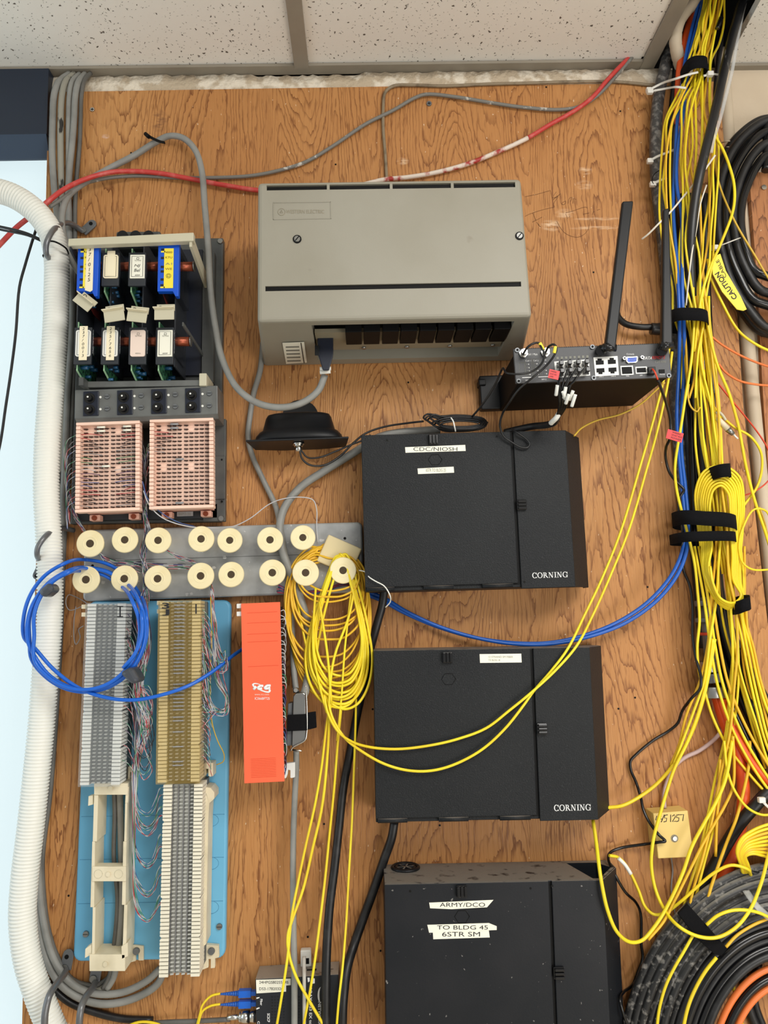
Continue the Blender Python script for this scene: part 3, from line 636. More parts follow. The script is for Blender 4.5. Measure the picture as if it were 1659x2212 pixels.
aerial(((1309, 741, 1330, 756), (1345, 434, 1369, 433), .207, .20), (1299, 757, 0, 0), 'black stick antenna leaning away from the router, on open plywood', 1)
aerial(((1431, 742, 1454, 742), (1433, 452, 1446, 448), .207, .20), (1430, 757, 0, 0), 'black stick antenna of the router right beside the blue cables', 1)
# the two round grilles of the hinge arm plug: plugs and leads
def tube_px(pts, w, seg=8, res=5, **k):      # pts (x, y, d in mm); w in px
    pp = [P(x, y, d/1000) for x, y, d in pts]; dm = sum(p[2] for p in pts)/len(pts)/1000
    return MB().tube(pp, pxm(w/2, dm), seg, res, **k)
def cable(name, pts, w, m_, label=None, cat='cable', group=None, seg=8, res=5, parent=None, **k):
    if pts[-1][0] > 1659 and pts[-1][1] < 2150: a_, b_ = pts[-2], pts[-1]; pts = list(pts)+[(b_[0]+(b_[0]-a_[0])*1.2+30, b_[1]+(b_[1]-a_[1])*1.2, b_[2]), (b_[0]+(b_[0]-a_[0])*2.4+80, b_[1]+(b_[1]-a_[1])*2.2+30, b_[2])]
    o = tube_px(pts, w, seg, res, **k).build(name, M[m_], parent)
    if label: tag(o, label, cat, group)
    return o
def disc_px(x, y, d0, d1, r, name, m_, parent=None, seg=20, r2=None):
    p = P(x, y, d1/1000); return MB().cyl((p.x, -d0/1000, p.z), (p.x, -d1/1000, p.z), pxm(r, d1/1000), r2 and pxm(r2, d1/1000), seg).build(name, M[m_], parent)
# ---------------------------------------------------------------- low-profile aerial on its bracket
ctr = P(646, 958, .06); o = bpy.data.objects.new('dome_antenna', None); COL.objects.link(o); o.location = (ctr.x, 0, ctr.z); tag(o, 'black low dome antenna on a wall bracket under the looping grey cable', 'antenna')
o.rotation_euler = (0, R(-.5), 0); an = o
mb = MB(); prof = [(.0, .069, .045), (.004, .070, .046), (.010, .068, .044), (.017, .062, .039), (.019, .0575, .034), (.040, .052, .027), (.045, .049, .024), (.047, .042, .019)]
n = 48; v = []
for z, a_, b_ in prof:
    for i in range(n):
        q = 2*math.pi*i/n; e = .75; v.append((math.copysign(abs(math.cos(q))**e, math.cos(q))*a_, -.053+math.copysign(abs(math.sin(q))**e, math.sin(q))*b_*.76, z+.002))
mb.add(v, [(k*n+i, k*n+(i+1) % n, (k+1)*n+(i+1) % n, (k+1)*n+i) for k in range(len(prof)-1) for i in range(n)], True); m0 = (len(prof)-1)*n
mb.f += [list(range(n-1, -1, -1)), list(range(m0, m0+n))]; mb.sm += [False]*2; mb.mi += [0]*2
mb.build('dome', M['black_plastic'], an)
pts = [(-.079, -.090), (.079, -.090), (.073, -.03), (.03, -.019), (-.03, -.019), (-.073, -.03)]
MB().prismz(pts, -.0015, .0015).build('bracket_shelf', M['black_plastic'], an, bev=.0006)
pts = [(-.03, -.001), (.03, -.001)]+[(.03*math.cos(R(a_)), .052+.03*math.sin(R(a_))) for a_ in range(0, 181, 12)]
MB().prism(pts, -.0215, -.0187).build('bracket_plate', M['black_plastic'], an)
MB().cyl((.02, -.0215, .05), (.02, -.024, .05), .005, seg=14).build('bracket_screw', M['black_gloss'], an)
MB().cyl((0, -.072, -.0015), (0, -.072, -.005), .0095, seg=6).cyl((0, -.072, -.004), (0, -.072, -.0075), .0075, seg=6).cyl((0, -.072, -.006), (0, -.072, -.016), .0052, seg=16).build('coax_nut', M['chrome'], an)
# ---------------------------------------------------------------- distribution spools and their plate
fr = Fr((176, 1146), (783, 1126), (786, 1281), (184, 1298), .036)
t = fr.thing('spool_plate', 'long grey sheet-metal plate that carries the cream spools', 'metal plate'); hw, hh = fr.w/2, fr.h/2
r = .008; pts = []
for cx_, cz_, a0 in ((hw-r, hh-r, 0), (-hw+r, hh-r, 90), (-hw+r, -hh+r, 180), (hw-r, -hh+r, 270)):
    pts += [(cx_+r*math.cos(R(a0+k)), cz_+r*math.sin(R(a0+k))) for k in (0, 22, 45, 67, 90)]
MB().prism(pts, -.036, -.0187).build('panel', M['spool_plate'], t, bev=.003)
a_ = fr.L(200, 1212, .036); b_ = fr.L(780, 1196, .036); MB().box(-hw+.01, hw-.012, -.0363, -.0358, a_.z-.0004, a_.z+.0004).build('crease', M['grey_metal'], t)
for (x, y) in ((745, 1163), (200, 1222)):
    p = fr.L(x, y, .036); MB().cyl((p.x, -.036, p.z), (p.x, -.0364, p.z), .0055, seg=20).build('hole_washer', M['spool_plate'], t); MB().cyl((p.x, -.0362, p.z), (p.x, -.0367, p.z), .0022, seg=12).build('mounting_hole', M['black'], t)
NTH = ['first', 'second', 'third', 'fourth', 'fifth', 'sixth', 'seventh', 'eighth']
def spool_mesh(r=.0202):
    pr = [(0, .0), (r*.5, 0), (r*.5, -.002), (r*.42, -.005), (r*.42, -.0095), (r*.42, -.024), (r*.5, -.029), (r-.0008, -.0305), (r, -.0315), (r, -.0345), (r-.001, -.0355), (r*.54, -.0355), (r*.52, -.036), (r*.48, -.036), (r*.46, -.0353), (.0058, -.0350)]
    mb = MB(); n = 40; v = [(a_*math.cos(2*math.pi*i/n), y, a_*math.sin(2*math.pi*i/n)) for a_, y in pr for i in range(n)]
    mb.add(v, [(k*n+i, k*n+(i+1) % n, (k+1)*n+(i+1) % n, (k+1)*n+i) for k in range(len(pr)-1) for i in range(n)], True)
    for k in range(len(pr)-1):
        if abs(pr[k][1]-pr[k+1][1]) < .0004 or k in (8, 9): mb.sm[k*n:(k+1)*n] = [False]*n
    return mb, n, len(pr)
sp0 = None
tops = [(194, 1174, 29.3), (269, 1166, 28), (341, 1167, 28), (434, 1164, 28), (496, 1167, 27), (583, 1166, 28), (654, 1161, 27)]
bots = [(185, 1252, 29), (268, 1250, 28.5), (340, 1250, 28.5), (433, 1244, 28.5), (499, 1241, 27.5), (588, 1237, 28.5), (660, 1237, 28.5), (741, 1232, 28.5)]
for row, lst in (('upper', tops), ('lower', bots)):
    for i, (x, y, rr) in enumerate(lst):
        if sp0 is None:
            o = bpy.data.objects.new('cable_spool', None); COL.objects.link(o)
            mb, n, k = spool_mesh(); b0 = mb.build('spool_body', M['cream'], o)
            mb = MB().cyl((0, -.030, 0), (0, -.0352, 0), .0058, seg=24); h0 = mb.build('bore', M['hole_dark'], o); sp0 = (o, b0, h0)
        else:
            o = sp0[0].copy(); COL.objects.link(o)
            for q in sp0[1:]: c = q.copy(); c.parent = o; COL.objects.link(c)
        w = NTH[i] if i else 'first'
        if row == 'lower' and i == 7: w2 = 'cream plastic spool with the yellow coil over it, nearest the black box'
        elif row == 'lower' and i == 6: w2 = 'cream plastic spool beside the one nearest the black box, yellow coil behind it'
        else: w2 = f'cream plastic spool, {w} from the window in the {row} row'
        tag(o, w2, 'spool', 'cream cable spools on the grey plate'); p = P(x, y, .0725); s = pxm(rr, .0725)/.0202
        o.location = (p.x, -.0366, p.z); o.scale = (s, 1, s)
# beige box behind the coil
fr = Fr((709, 1153), (781, 1186), (757, 1243), (684, 1213), .055); t = fr.thing('junction_box', 'small beige box tilted behind the yellow cable coil', 'junction box')
MB().box(-fr.w/2, fr.w/2, -.055, -.0368, -fr.h/2, fr.h/2).build('box_cover', M['cream_box'], t, bev=.002)
MB().box(-fr.w/2+.001, fr.w/2-.001, -.0375, -.0362, -fr.h/2+.001, fr.h/2-.001).build('box_base', M['grey_dark'], t)
# ---------------------------------------------------------------- key telephone unit: base plate, relay cage, jack rail
fr = Fr((164, 518), (472, 512), (488, 1128), (160, 1130), .034)
t = fr.thing('telephone_relay_unit', 'tall dark grey wall unit with an open cage of relay cards beside the window', 'telephone unit'); hw, hh = fr.w/2, fr.h/2
MB().box(-hw, hw, -.034, -.0187, -hh, hh).build('base_plate', M['grey_dark'], t, bev=.002)
def kb(x0, y0, x1, y1, d0, d1, name, m_, par=None, bev=0): return fr.box(MB(), x0, y0, x1, y1, d0, d1).build(name, M[m_], par or t, bev)
kb(440, 905, 487, 1126, .034, .046, 'side_rail', 'grey_dark', bev=.001)
kb(162, 1090, 470, 1122, .034, .046, 'lower_rail', 'grey_darker', bev=.001)
kb(462, 985, 486, 1078, .046, .049, 'side_cover', 'grey_dark', bev=.001)
for (x, y) in ((476, 522), (478, 1120)):
    p = fr.L(x, y, .047 if y > 900 else .034); MB().cyl((p.x, p.y+.002, p.z), (p.x, p.y-.003, p.z), .005, .004, seg=16).build('mounting_screw', M['steel'], t)
for (x, y) in ((479, 993), (479, 1083)):
    p = fr.L(x, y, .049); MB().cyl((p.x, p.y+.002, p.z), (p.x, p.y-.0003, p.z), .0016, seg=10).build('screw_hole', M['black'], t)
# cage
cg = kb(178, 540, 436, 812, .034, .040, 'cage_back', 'navy')
kb(437, 545, 462, 826, .034, .05, 'cage_side', 'grey_dark')
DB = .155
mb = MB()
def seg3(mb, a, b, wz, wy=.004):      # plate strip between two places (px,py,d)
    A = fr.L(a[0], a[1], a[2]); B = fr.L(b[0], b[1], b[2]); mb.hull([A+Vector((-wy/2, 0, -wz)), A+Vector((wy/2, 0, -wz)), B+Vector((wy/2, 0, -wz)), B+Vector((-wy/2, 0, -wz)), A+Vector((-wy/2, 0, wz)), A+Vector((wy/2, 0, wz)), B+Vector((wy/2, 0, wz)), B+Vector((-wy/2, 0, wz))])
a = fr.L(147, 523, DB); b = fr.L(418, 511, DB); h_ = pxm(8.5, DB)
mb.hull([(a.x, -DB, a.z-h_), (b.x, -DB, b.z-h_*1.2), (b.x, -DB+.012, b.z-h_*1.2), (a.x, -DB+.012, a.z-h_), (a.x, -DB, a.z+h_), (b.x, -DB, b.z+h_*1.2), (b.x, -DB+.012, b.z+h_*1.2), (a.x, -DB+.012, a.z+h_)])
mb.build('cage_bar', M['cream_pale'] if 0 else (mat('bar_cream', (196, 190, 166), .5) or M['bar_cream']), t, bev=.001)
mb = MB(); seg3(mb, (412, 518, DB-.003), (446, 612, .045), .011); mb.build('cage_arm', M['bar_cream'], t)
mb = MB(); seg3(mb, (152, 530, DB-.003), (190, 600, .045), .008, .0025); mb.build('cage_arm', M['grey_darker'], t)
mb = MB(); seg3(mb, (395, 700, .13), (440, 770, .045), .003, .002); mb.build('cage_brace', M['grey_dark'], t)
o = kb(175, 822, 440, 835, .035, .100, 'card_tray', 'grey_metal', bev=.001)
kb(170, 815, 180, 832, .035, .12, 'tray_end', 'grey_dark'); kb(430, 806, 446, 833, .05, .105, 'tray_end', 'bar_cream', bev=.001)
# socket block on top of the base
o = kb(250, 499, 346, 536, .034, .066, 'socket_block', 'grey_dark', bev=.003)
kb(252, 521, 343, 534, .066, .0675, 'socket_recess', 'navy', o)
for i in range(3):
    p = fr.L(266+i*28, 511, .066); MB().cyl((p.x, -.066, p.z), (p.x, -.070, p.z), .0085, seg=20).build('round_socket', M['black_plastic'], o)
mb = MB()
for i in range(4):
    p = fr.L(205+i*66, 600, .04); mb.box(p.x-.001, p.x+.001, -.11, -.04, fr.L(200, 812, .07).z, fr.L(200, 545, .07).z)
mb.build('card_guides', M['grey_darker'], t)
# relay cards: things plugged into the cage
CL = []
def relay(x, y0, y1, style, col, row, n_):
    lab = {'blue': 'blue-fronted relay card with a yellow KTU label', 'white': 'relay card with a white framed label', 'round': 'relay card with rounded white label and tape', 'pink': 'relay card with a faded pink label', 'tape': 'relay card with a yellowed taped label'}[style]
    pl = ['nearest the window', 'second from the window', 'third from the window', 'fourth from the window'][n_]
    p = fr.L(x, (y0+y1)/2, .12); o = bpy.data.objects.new('relay_card', None); COL.objects.link(o); o.location = fr.root.matrix_basis @ Vector((p.x, -.04, p.z)) if 0 else (fr.c.x+p.x*math.cos(fr.a)-p.z*math.sin(fr.a), -.041, fr.c.z+p.x*math.sin(fr.a)+p.z*math.cos(fr.a)); o.rotation_euler = (0, -fr.a, 0)
    tag(o, f'{lab}, {pl} in the {row} row', 'circuit card', 'relay cards in the cage')
    hz = (fr.L(x, y0, .12).z-fr.L(x, y1, .12).z)/2
    dep = .088                      # how far it stands out of the back
    # board in the yz plane, lower front corner cut off
    pts = [(0, -hz), (-dep*.35, -hz), (-dep+.008, -hz+.016), (-dep+.008, hz-.006), (0, hz)]
    MB().prismx(pts, -.0135, -.012).build('circuit_board', M['pcb_red' if style == 'blue' else 'pcb'], o)
    MB().prismx([(-dep*.35, -hz), (-dep*.35-.001, -hz-.0008), (-dep+.007, -hz+.0152), (-dep+.007, hz-.006), (-dep+.009, hz-.006), (-dep+.009, -hz+.0165), (-dep*.35+.001, -hz+.001)], -.0137, -.0118).build('board_edge', M['pcb_edge'], o) if style != 'blue' else None
    if style == 'blue':
        yF = -dep-.012
        f = MB(); W2 = .0165
        f.prism([(-.015, hz), (-.009, hz), (-.006, hz-.006), (.008, hz-.006), (.011, hz), (.0165, hz), (.0165, -hz), (.012, -hz), (.008, -hz+.008), (-.015, -hz+.008)], yF, yF+.010)
        MB().box(-.011, .014, yF+.010, -.02, -hz*.8, hz*.75).build('relay_housing', M['smoke'], o, bev=.001)
        fo = f.build('blue_frame', M['blue_ktu'], o, bev=.0006)
        for i, z in enumerate((.62, .33, .02, -.14, -.42, -.62)):
            MB().box(-.0105, -.004, yF-.0003, yF+.001, z*hz-.0018, z*hz+.0018).build('contact_slot', M['navy'], fo)
            if i in (0, 5): MB().box(-.0105, -.004, yF-.0006, yF-.0002, z*hz-.0046, z*hz-.0022).build('contact', M['label_yellow'], fo)
        l = MB().box(-.0055, .0085, yF-.0006, yF, -hz*.72, hz*.66).build('label', M['label_yellow'], fo)
        for k, (z, w) in enumerate(((.52, .009), (.34, .007), (.12, .008), (-.06, .007))): tl(o, ['4000', 'KTU', 'A1', 'WE'][k], -.0035, .0065, z*hz-.0016, z*hz+.0016, yF-.0009, 'ink_grey' if k == 2 else 'pencil')
        mb = MB(); mb.tube([(.0015+.0036*math.cos(i*.5236), yF-.0007, -.30*hz+.0036*math.sin(i*.5236)) for i in range(13)], .0003, 4, spline=False)
        mb.tube([(-.0005, yF-.0007, -.30*hz-.0015), (.0002, yF-.0007, -.30*hz+.002), (.0028, yF-.0007, -.30*hz+.002), (.0035, yF-.0007, -.30*hz-.0015), (-.0005, yF-.0007, -.30*hz-.0015)], .0003, 4, spline=False); mb.build('bell_mark', M['ink'], fo)
        if n_ == 0:
            MB().prism([(-.001, hz*.9), (.0095, hz*.98), (.0095, -hz*.80), (.006, -hz*.86), (-.002, -hz*.80)], yF-.0012, yF-.0008).build('masking_tape', M['label_cream'], fo)
            tl(o, '\n'.join('237/0125'), .0015, .006, -hz*.5, hz*.85, yF-.0015, 'ink', shear=.1)
    else:
        yF = -dep-.004
        MB().box(-.0145, -.0125+.024, yF+.001, yF+.006, -hz*.55, hz*.62).build('front_plate', M['grey_darker'], o, bev=.0005)
        MB().box(-.011, .0125, -dep+.002, -.02, -hz*.2, hz*.60).build('relay_housing', M['smoke'], o, bev=.001)
        lo, hi, xx = (-.62, .34, .0) if row == 'upper' else (-.28, .62, .0)
        lo, hi = (-.30, .52) if row == 'upper' else (-.32, .52)
        l = MB()
        r = .003 if style in ('round', 'pink', 'tape') else .0004; X0, X1, Z0, Z1 = -.0115, .0105, lo*hz, hi*hz; q = []
        for cx_, cz_, a0 in ((X1-r, Z1-r, 0), (X0+r, Z1-r, 90), (X0+r, Z0+r, 180), (X1-r, Z0+r, 270)): q += [(cx_+r*math.cos(R(a0+k)), cz_+r*math.sin(R(a0+k))) for k in (0, 30, 60, 90)]
        l.prism(q, yF-.001, yF+.001); lo_ = l.build('label', M[{'pink': 'label_pink', 'white': 'label', 'round': 'white', 'tape': 'label_cream'}[style]], o)
        if style != 'pink':
            mb = MB(); e = .0025; mb.tube([(X0+e, yF-.0011, Z0+e), (X1-e, yF-.0011, Z0+e), (X1-e, yF-.0011, Z1-e), (X0+e, yF-.0011, Z1-e), (X0+e, yF-.0011, Z0+e)], .00035, 4, spline=False); mb.build('printed_frame', M['ink'], lo_)
        if style in ('white', 'pink'):
            tl(o, 'TELTONE', -.005, .005, Z1-.0105, Z1-.0085, yF-.0013, 'ink_grey'); mb = MB(); z_ = Z1-.0062; mb.tube([(-.0018, yF-.0012, z_-.0014), (.0014, yF-.0012, z_-.0018), (.0018, yF-.0012, z_+.0014), (-.0014, yF-.0012, z_+.0018), (-.0018, yF-.0012, z_-.0014)], .0003, 4, spline=False); mb.build('maker_mark', M['ink' if style == 'white' else 'ink_grey'], lo_)
            tl(o, '400F' if style == 'white' else '400DE-B', -.004, .004, Z0+.0035, Z0+.0055, yF-.0013, 'ink' if style == 'white' else 'ink_grey')
            if row == 'upper': tl(o, 'NJ', -.005, .004, Z0+.017, Z0+.022, yF-.0013, 'ink', shear=.2); tl(o, 'Bel', -.005, .004, Z0+.010, Z0+.015, yF-.0013, 'ink', shear=.2)
        if style in ('round', 'tape'):
            MB().box(-.006, .006, yF-.0014, yF-.0011, Z0-.006 if row == 'lower' else Z0+.004, Z1+.006).build('masking_tape', M['label_cream'], lo_)
            if row == 'lower': tl(o, '\n'.join('237/0013' if n_ == 0 else '235/7656'), -.002, .002, Z0-.001, Z1+.004, yF-.0016, 'ink', shear=.1)
    # copper relay coil on the board
    yb_ = -dep+.026; zc = hz*.42 if row == 'upper' else hz*.38
    MB().cyl((-.008, yb_, zc), (.030, yb_, zc), .0072, seg=18).build('relay_coil', M['copper'], o)
    MB().cyl((.030, yb_, zc), (.0315, yb_, zc), .0082, seg=18).build('coil_end', M['steel'], o)
    rn = random.Random(n_*7+len(row))
    mb = MB()
    for i in range(7):
        y = -dep+.02+rn.random()*.045; z = -hz*.85+rn.random()*hz*.75; h = .003+.004*rn.random(); mb.cyl((-.012, y, z), (-.012+h*1.6, y, z), h*.45, seg=10)
    mb.build('components', M['capacitor'], o)
    CL.append(o); return o
def tl(par, s, x0, x1, z0, z1, y, ink, rot=0, shear=0):       # text in a thing's own coordinates
    class _F:
        root = par
        def L(self, px, py, d): return Vector((px, -d, py))
    return text(_F(), s, x0, z1, x1, z0, -y, M[ink], 'lettering', rot=rot, shear=shear, parent=par)
for i, (x, st) in enumerate(((199, 'blue'), (246, 'tape'), (303, 'white'), (370, 'blue'))): relay(x, 530, 652, st, 0, 'upper', i)
for i, (x, st) in enumerate(((187, 'round'), (245, 'round'), (304, 'pink'), (362, 'white'))): relay(x, 688, 822, st, 0, 'lower', i)
# cream pull tabs hanging off the cards
for i, (x, y, w, h, ang) in enumerate(((183, 650, 44, 32, -40), (246, 676, 45, 40, 8), (297, 678, 44, 38, -8), (355, 673, 44, 38, 0))):
    p = P(x, y, .158); o = bpy.data.objects.new('card_puller', None); COL.objects.link(o); o.location = p; o.rotation_euler = (0, R(-ang), 0)
    W2, H2 = pxm(w/2, .158), pxm(h/2, .158)
    MB().box(-W2, W2, -.001, .001, -H2, H2*.35).box(-W2*.82, W2, .003, .005, H2*.2, H2).build('tab_plate', M['bar_cream'], o, bev=.0003)
    MB().hull([(-W2*1.08, -.007, H2*.30), (W2*1.02, -.007, H2*.30), (W2, .004, H2*.22), (-W2, .004, H2*.22), (-W2*1.08, -.007, H2*.42), (W2*1.02, -.007, H2*.42), (W2, .004, H2*.36), (-W2, .004, H2*.36)]).build('tab_ledge', M['cream_pale'], o, bev=.0003)
    mb = MB(); mb.tube([(-W2*.45+.0024*math.cos(k*.5), .0028, H2*.62+.002*math.sin(k*.5)) for k in range(10)], .0005, 5, spline=False); mb.build('pen_mark', M['ink'], o)
    tag(o, 'cream bent pull tab on the relay cards, ' + ['tilted, nearest the window', 'slightly tilted, second from the window', 'slightly tilted, third from the window', 'straight, farthest from the window'][i], 'pull tab', 'cream pull tabs between the card rows')
# jack rail
fr = Fr((161, 842), (469, 833), (471, 893), (162, 904), .100)
JO = .022
t = fr.thing('jack_rail', 'grey metal rail with four pairs of black round jacks under the relay cage', 'jack panel'); hw, hh = fr.w/2, fr.h/2
MB().prismx([(-.0472, hh), (-.1000, hh), (-.1000, -hh), (-.0920, -hh-.006), (-.0472, -hh-.006)], -hw, hw).build('rail', M['grey_metal'], t, bev=.001)
for i in range(4):
    x0 = 179+i*73.5; y0 = 845-i*2.3
    o = fr.box(MB(), x0, y0, x0+34, y0+53, .0999, .1020).build('jack_plate', M['navy'], t, bev=.0015)
    for k in range(2):
        p = fr.L(x0+14, y0+15+k*25, .103); q = MB().cyl((p.x, -.1010, p.z), (p.x, -.1035, p.z), .0085, .008, 24).cyl((p.x, -.1035, p.z), (p.x, -.1090, p.z), .0052, .0048, 20).build('jack', M['black_gloss'], o); MB().cyl((p.x, -.1099, p.z), (p.x, -.1105, p.z), .0014, seg=10).build('pin', M['white'], q)
        p = fr.L(x0+38, y0+13+k*26, .1000); MB().cyl((p.x, -.0995, p.z), (p.x, -.1006, p.z), .0018, seg=12).build('white_dot', M['white'], t)
        p = fr.L(x0+53, y0+12+k*26, .1000); q = MB().cyl((p.x, -.0995, p.z), (p.x, -.1026, p.z), .0042, .0036, 18).build('screw', M['steel_dark'], t); MB().box(p.x-.003, p.x+.003, -.1029, -.1025, p.z-.0004, p.z+.0004).build('screw_slot', M['black'], q)
# ---------------------------------------------------------------- pink terminal blocks
def pink(TL, TR, BR, BL, label, seed, tag_plate):
    fr = Fr(TL, TR, BR, BL, .094); t = fr.thing('terminal_block', label, 'terminal block', 'pink terminal blocks'); hw, hh = fr.w/2, fr.h/2; rn = random.Random(seed); d = .094
    MB().box(-hw+.001, hw-.001, -.0815, -.077, -hh+.001, hh-.001).build('block_face', M['pink_block_front'], t)
    MB().box(-hw+.008, hw-.008, -.077, -.0465, -hh+.002, hh-.002).build('block_base', M['pink_block'], t)
    for z0, z1 in ((hh-.0045, hh), (-hh, -hh+.0045)): MB().box(-hw, hw, -d, -.078, z0, z1).build('end_rail', M['pink_block_front'], t, bev=.0005)
    for s in (-1, 1):
        for zz in (-1, 1):
            x = s*hw*.62; o = MB().box(x-.008, x+.008, -.062, -.0465, *sorted((zz*hh, zz*(hh+.009)))).build('foot', M['pink_block'], t, bev=.001)
            MB().cyl((x, -.061, zz*(hh+.005)), (x, -.064, zz*(hh+.005)), .004, seg=14).build('foot_screw', M['copper'], o)
    N = 21; pz = (2*hh-.010)/N; mb = {-1: MB(), 1: MB()}; lug = MB(); nl = 0
    for i in range(N):
        z = hh-.005-pz*(i+.5)
        for s in (-1, 1):
            xo = s*hw; mb[s].box(*sorted((xo, xo-s*.0065)), -d, -.080, z-pz*.44, z+pz*.40)
        for j in range(10):
            if i in (0, 1, 10, 11) and j in (1, 6): continue
            x = -hw+.0125+(2*hw-.025)*(j+(.12 if j > 4 else -.12))/9; a_ = .0033
            lug.hull([(x-a_, -.084, z-.0008), (x+a_*.4, -.084, z-.0018), (x+a_*.4, -.081, z-.0014), (x-a_, -.081, z-.0008), (x-a_, -.084, z+.0006), (x+a_, -.086, z+.0000), (x+a_, -.081, z+.0000), (x-a_, -.081, z+.0016)])
    for s in (-1, 1): mb[s].build('side_fins', M['pink_block_front'], t, bev=.0003)
    tag(lug.build('solder_lugs', M['lug'], t), kind='stuff')
    mb = MB(); n_ = 0
    for i in range(N-1):
        z = hh-.005-pz*(i+1); mb.box(-hw+.007, hw-.007, -.0824, -.0815, z-.0005, z+.0005)
    mb.build('row_ribs', M['pink_block_front'], t)
    for (i, j) in ([(0, 3), (0, 8), (1, 3), (1, 8), (10, 4)] if seed == 1 else [(0, 3), (1, 3), (9, 4), (20, 4)]):
        z = hh-.005-pz*(i+.5); x = -hw+.0125+(2*hw-.025)*j/9; MB().cyl((x-.006, -.0885, z+.001), (x+.006, -.0885, z+.001), .0017, seg=10).build('resistor', M['label'] if seed == 1 else M['wire_grey'], t)
    rn = random.Random(seed+5)
    for i in range(2, 21):
        for s in (-1, 1):
            if seed == 2 and (i > 7 or s > 0): continue
            z = hh-.005-pz*(i+.5); x0 = s*(hw-.004); x1 = s*(hw-.02-rn.random()*.022); c = ['wire_blue', 'wire_red', 'wire_dark', 'wire_grey', 'wire_green', 'wire_white', 'wire_violet'][(i//2) % 7]
            MB().tube([(x0, -.088, z+pz*.45), ((x0+x1)/2, -.0875, z+pz*(.2+.4*rn.random())), (x1, -.0865, z+.0005)], .00055, 5, 4).build('wire_end', M[c], t)
    if tag_plate: fr.box(MB(), 382, 1105, 417, 1115, .05, .0515).build('number_plate', M['wire_grey'], t, bev=.0004); text(fr, '66M3-50', 386, 1107, 412, 1113, .0518, M['ink_grey'])
    return fr
fpA = pink((164, 914), (303, 907), (300, 1103), (162, 1106), 'pink ribbed terminal block with many wires on both sides, next to the window', 1, 0)
fpB = pink((323, 906), (460, 902), (462, 1096), (322, 1100), 'pink ribbed terminal block with a clean far side, above the spools', 2, 1)
# ---------------------------------------------------------------- blue board and punch-down blocks
fr = Fr((178, 1299), (490, 1296), (495, 2071), (169, 2078), .034)
t = fr.thing('blue_backboard', 'long light-blue plastic mounting board under the punch-down blocks', 'mounting board'); hw, hh = fr.w/2, fr.h/2
r = .012; pts = []
for cx_, cz_, a0 in ((hw-r, hh-r, 0), (-hw+r, hh-r, 90), (-hw+r, -hh+r, 180), (hw-r, -hh+r, 270)): pts += [(cx_+r*math.cos(R(a0+k)), cz_+r*math.sin(R(a0+k))) for k in (0, 22, 45, 67, 90)]
MB().prism(pts, -.034, -.0188).build('panel', M['blue_board'], t, bev=.004, seg=3)
for y in (1772, 1865, 1960):
    for x in (196, 455):
        p = fr.L(x, y, .034); MB().tube([(p.x+.012*math.cos(R(a_)), -.0338, p.z+.009*math.sin(R(a_))) for a_ in range(-90, 91, 20)], .0005, 5, spline=False).build('moulded_arc', mat('blue_board_dark', (70, 138, 180), .4) or M['blue_board_dark'], t) if x > 300 else None
    a_ = fr.L(175, y-8, .034); MB().box(-hw+.004, hw-.004, -.0343, -.0338, a_.z-.0003, a_.z+.0003).build('moulded_line', M['blue_board_dark'], t)
for (x, y) in ((186, 2017), (474, 2001)):
    p = fr.L(x, y, .034); q = MB().cyl((p.x, -.0335, p.z), (p.x, -.037, p.z), .0046, .004, 18).build('mounting_screw', M['steel'], t); MB().box(p.x-.0035, p.x+.0035, -.0373, -.0368, p.z-.0004, p.z+.0004).build('screw_slot', M['ink'], q)
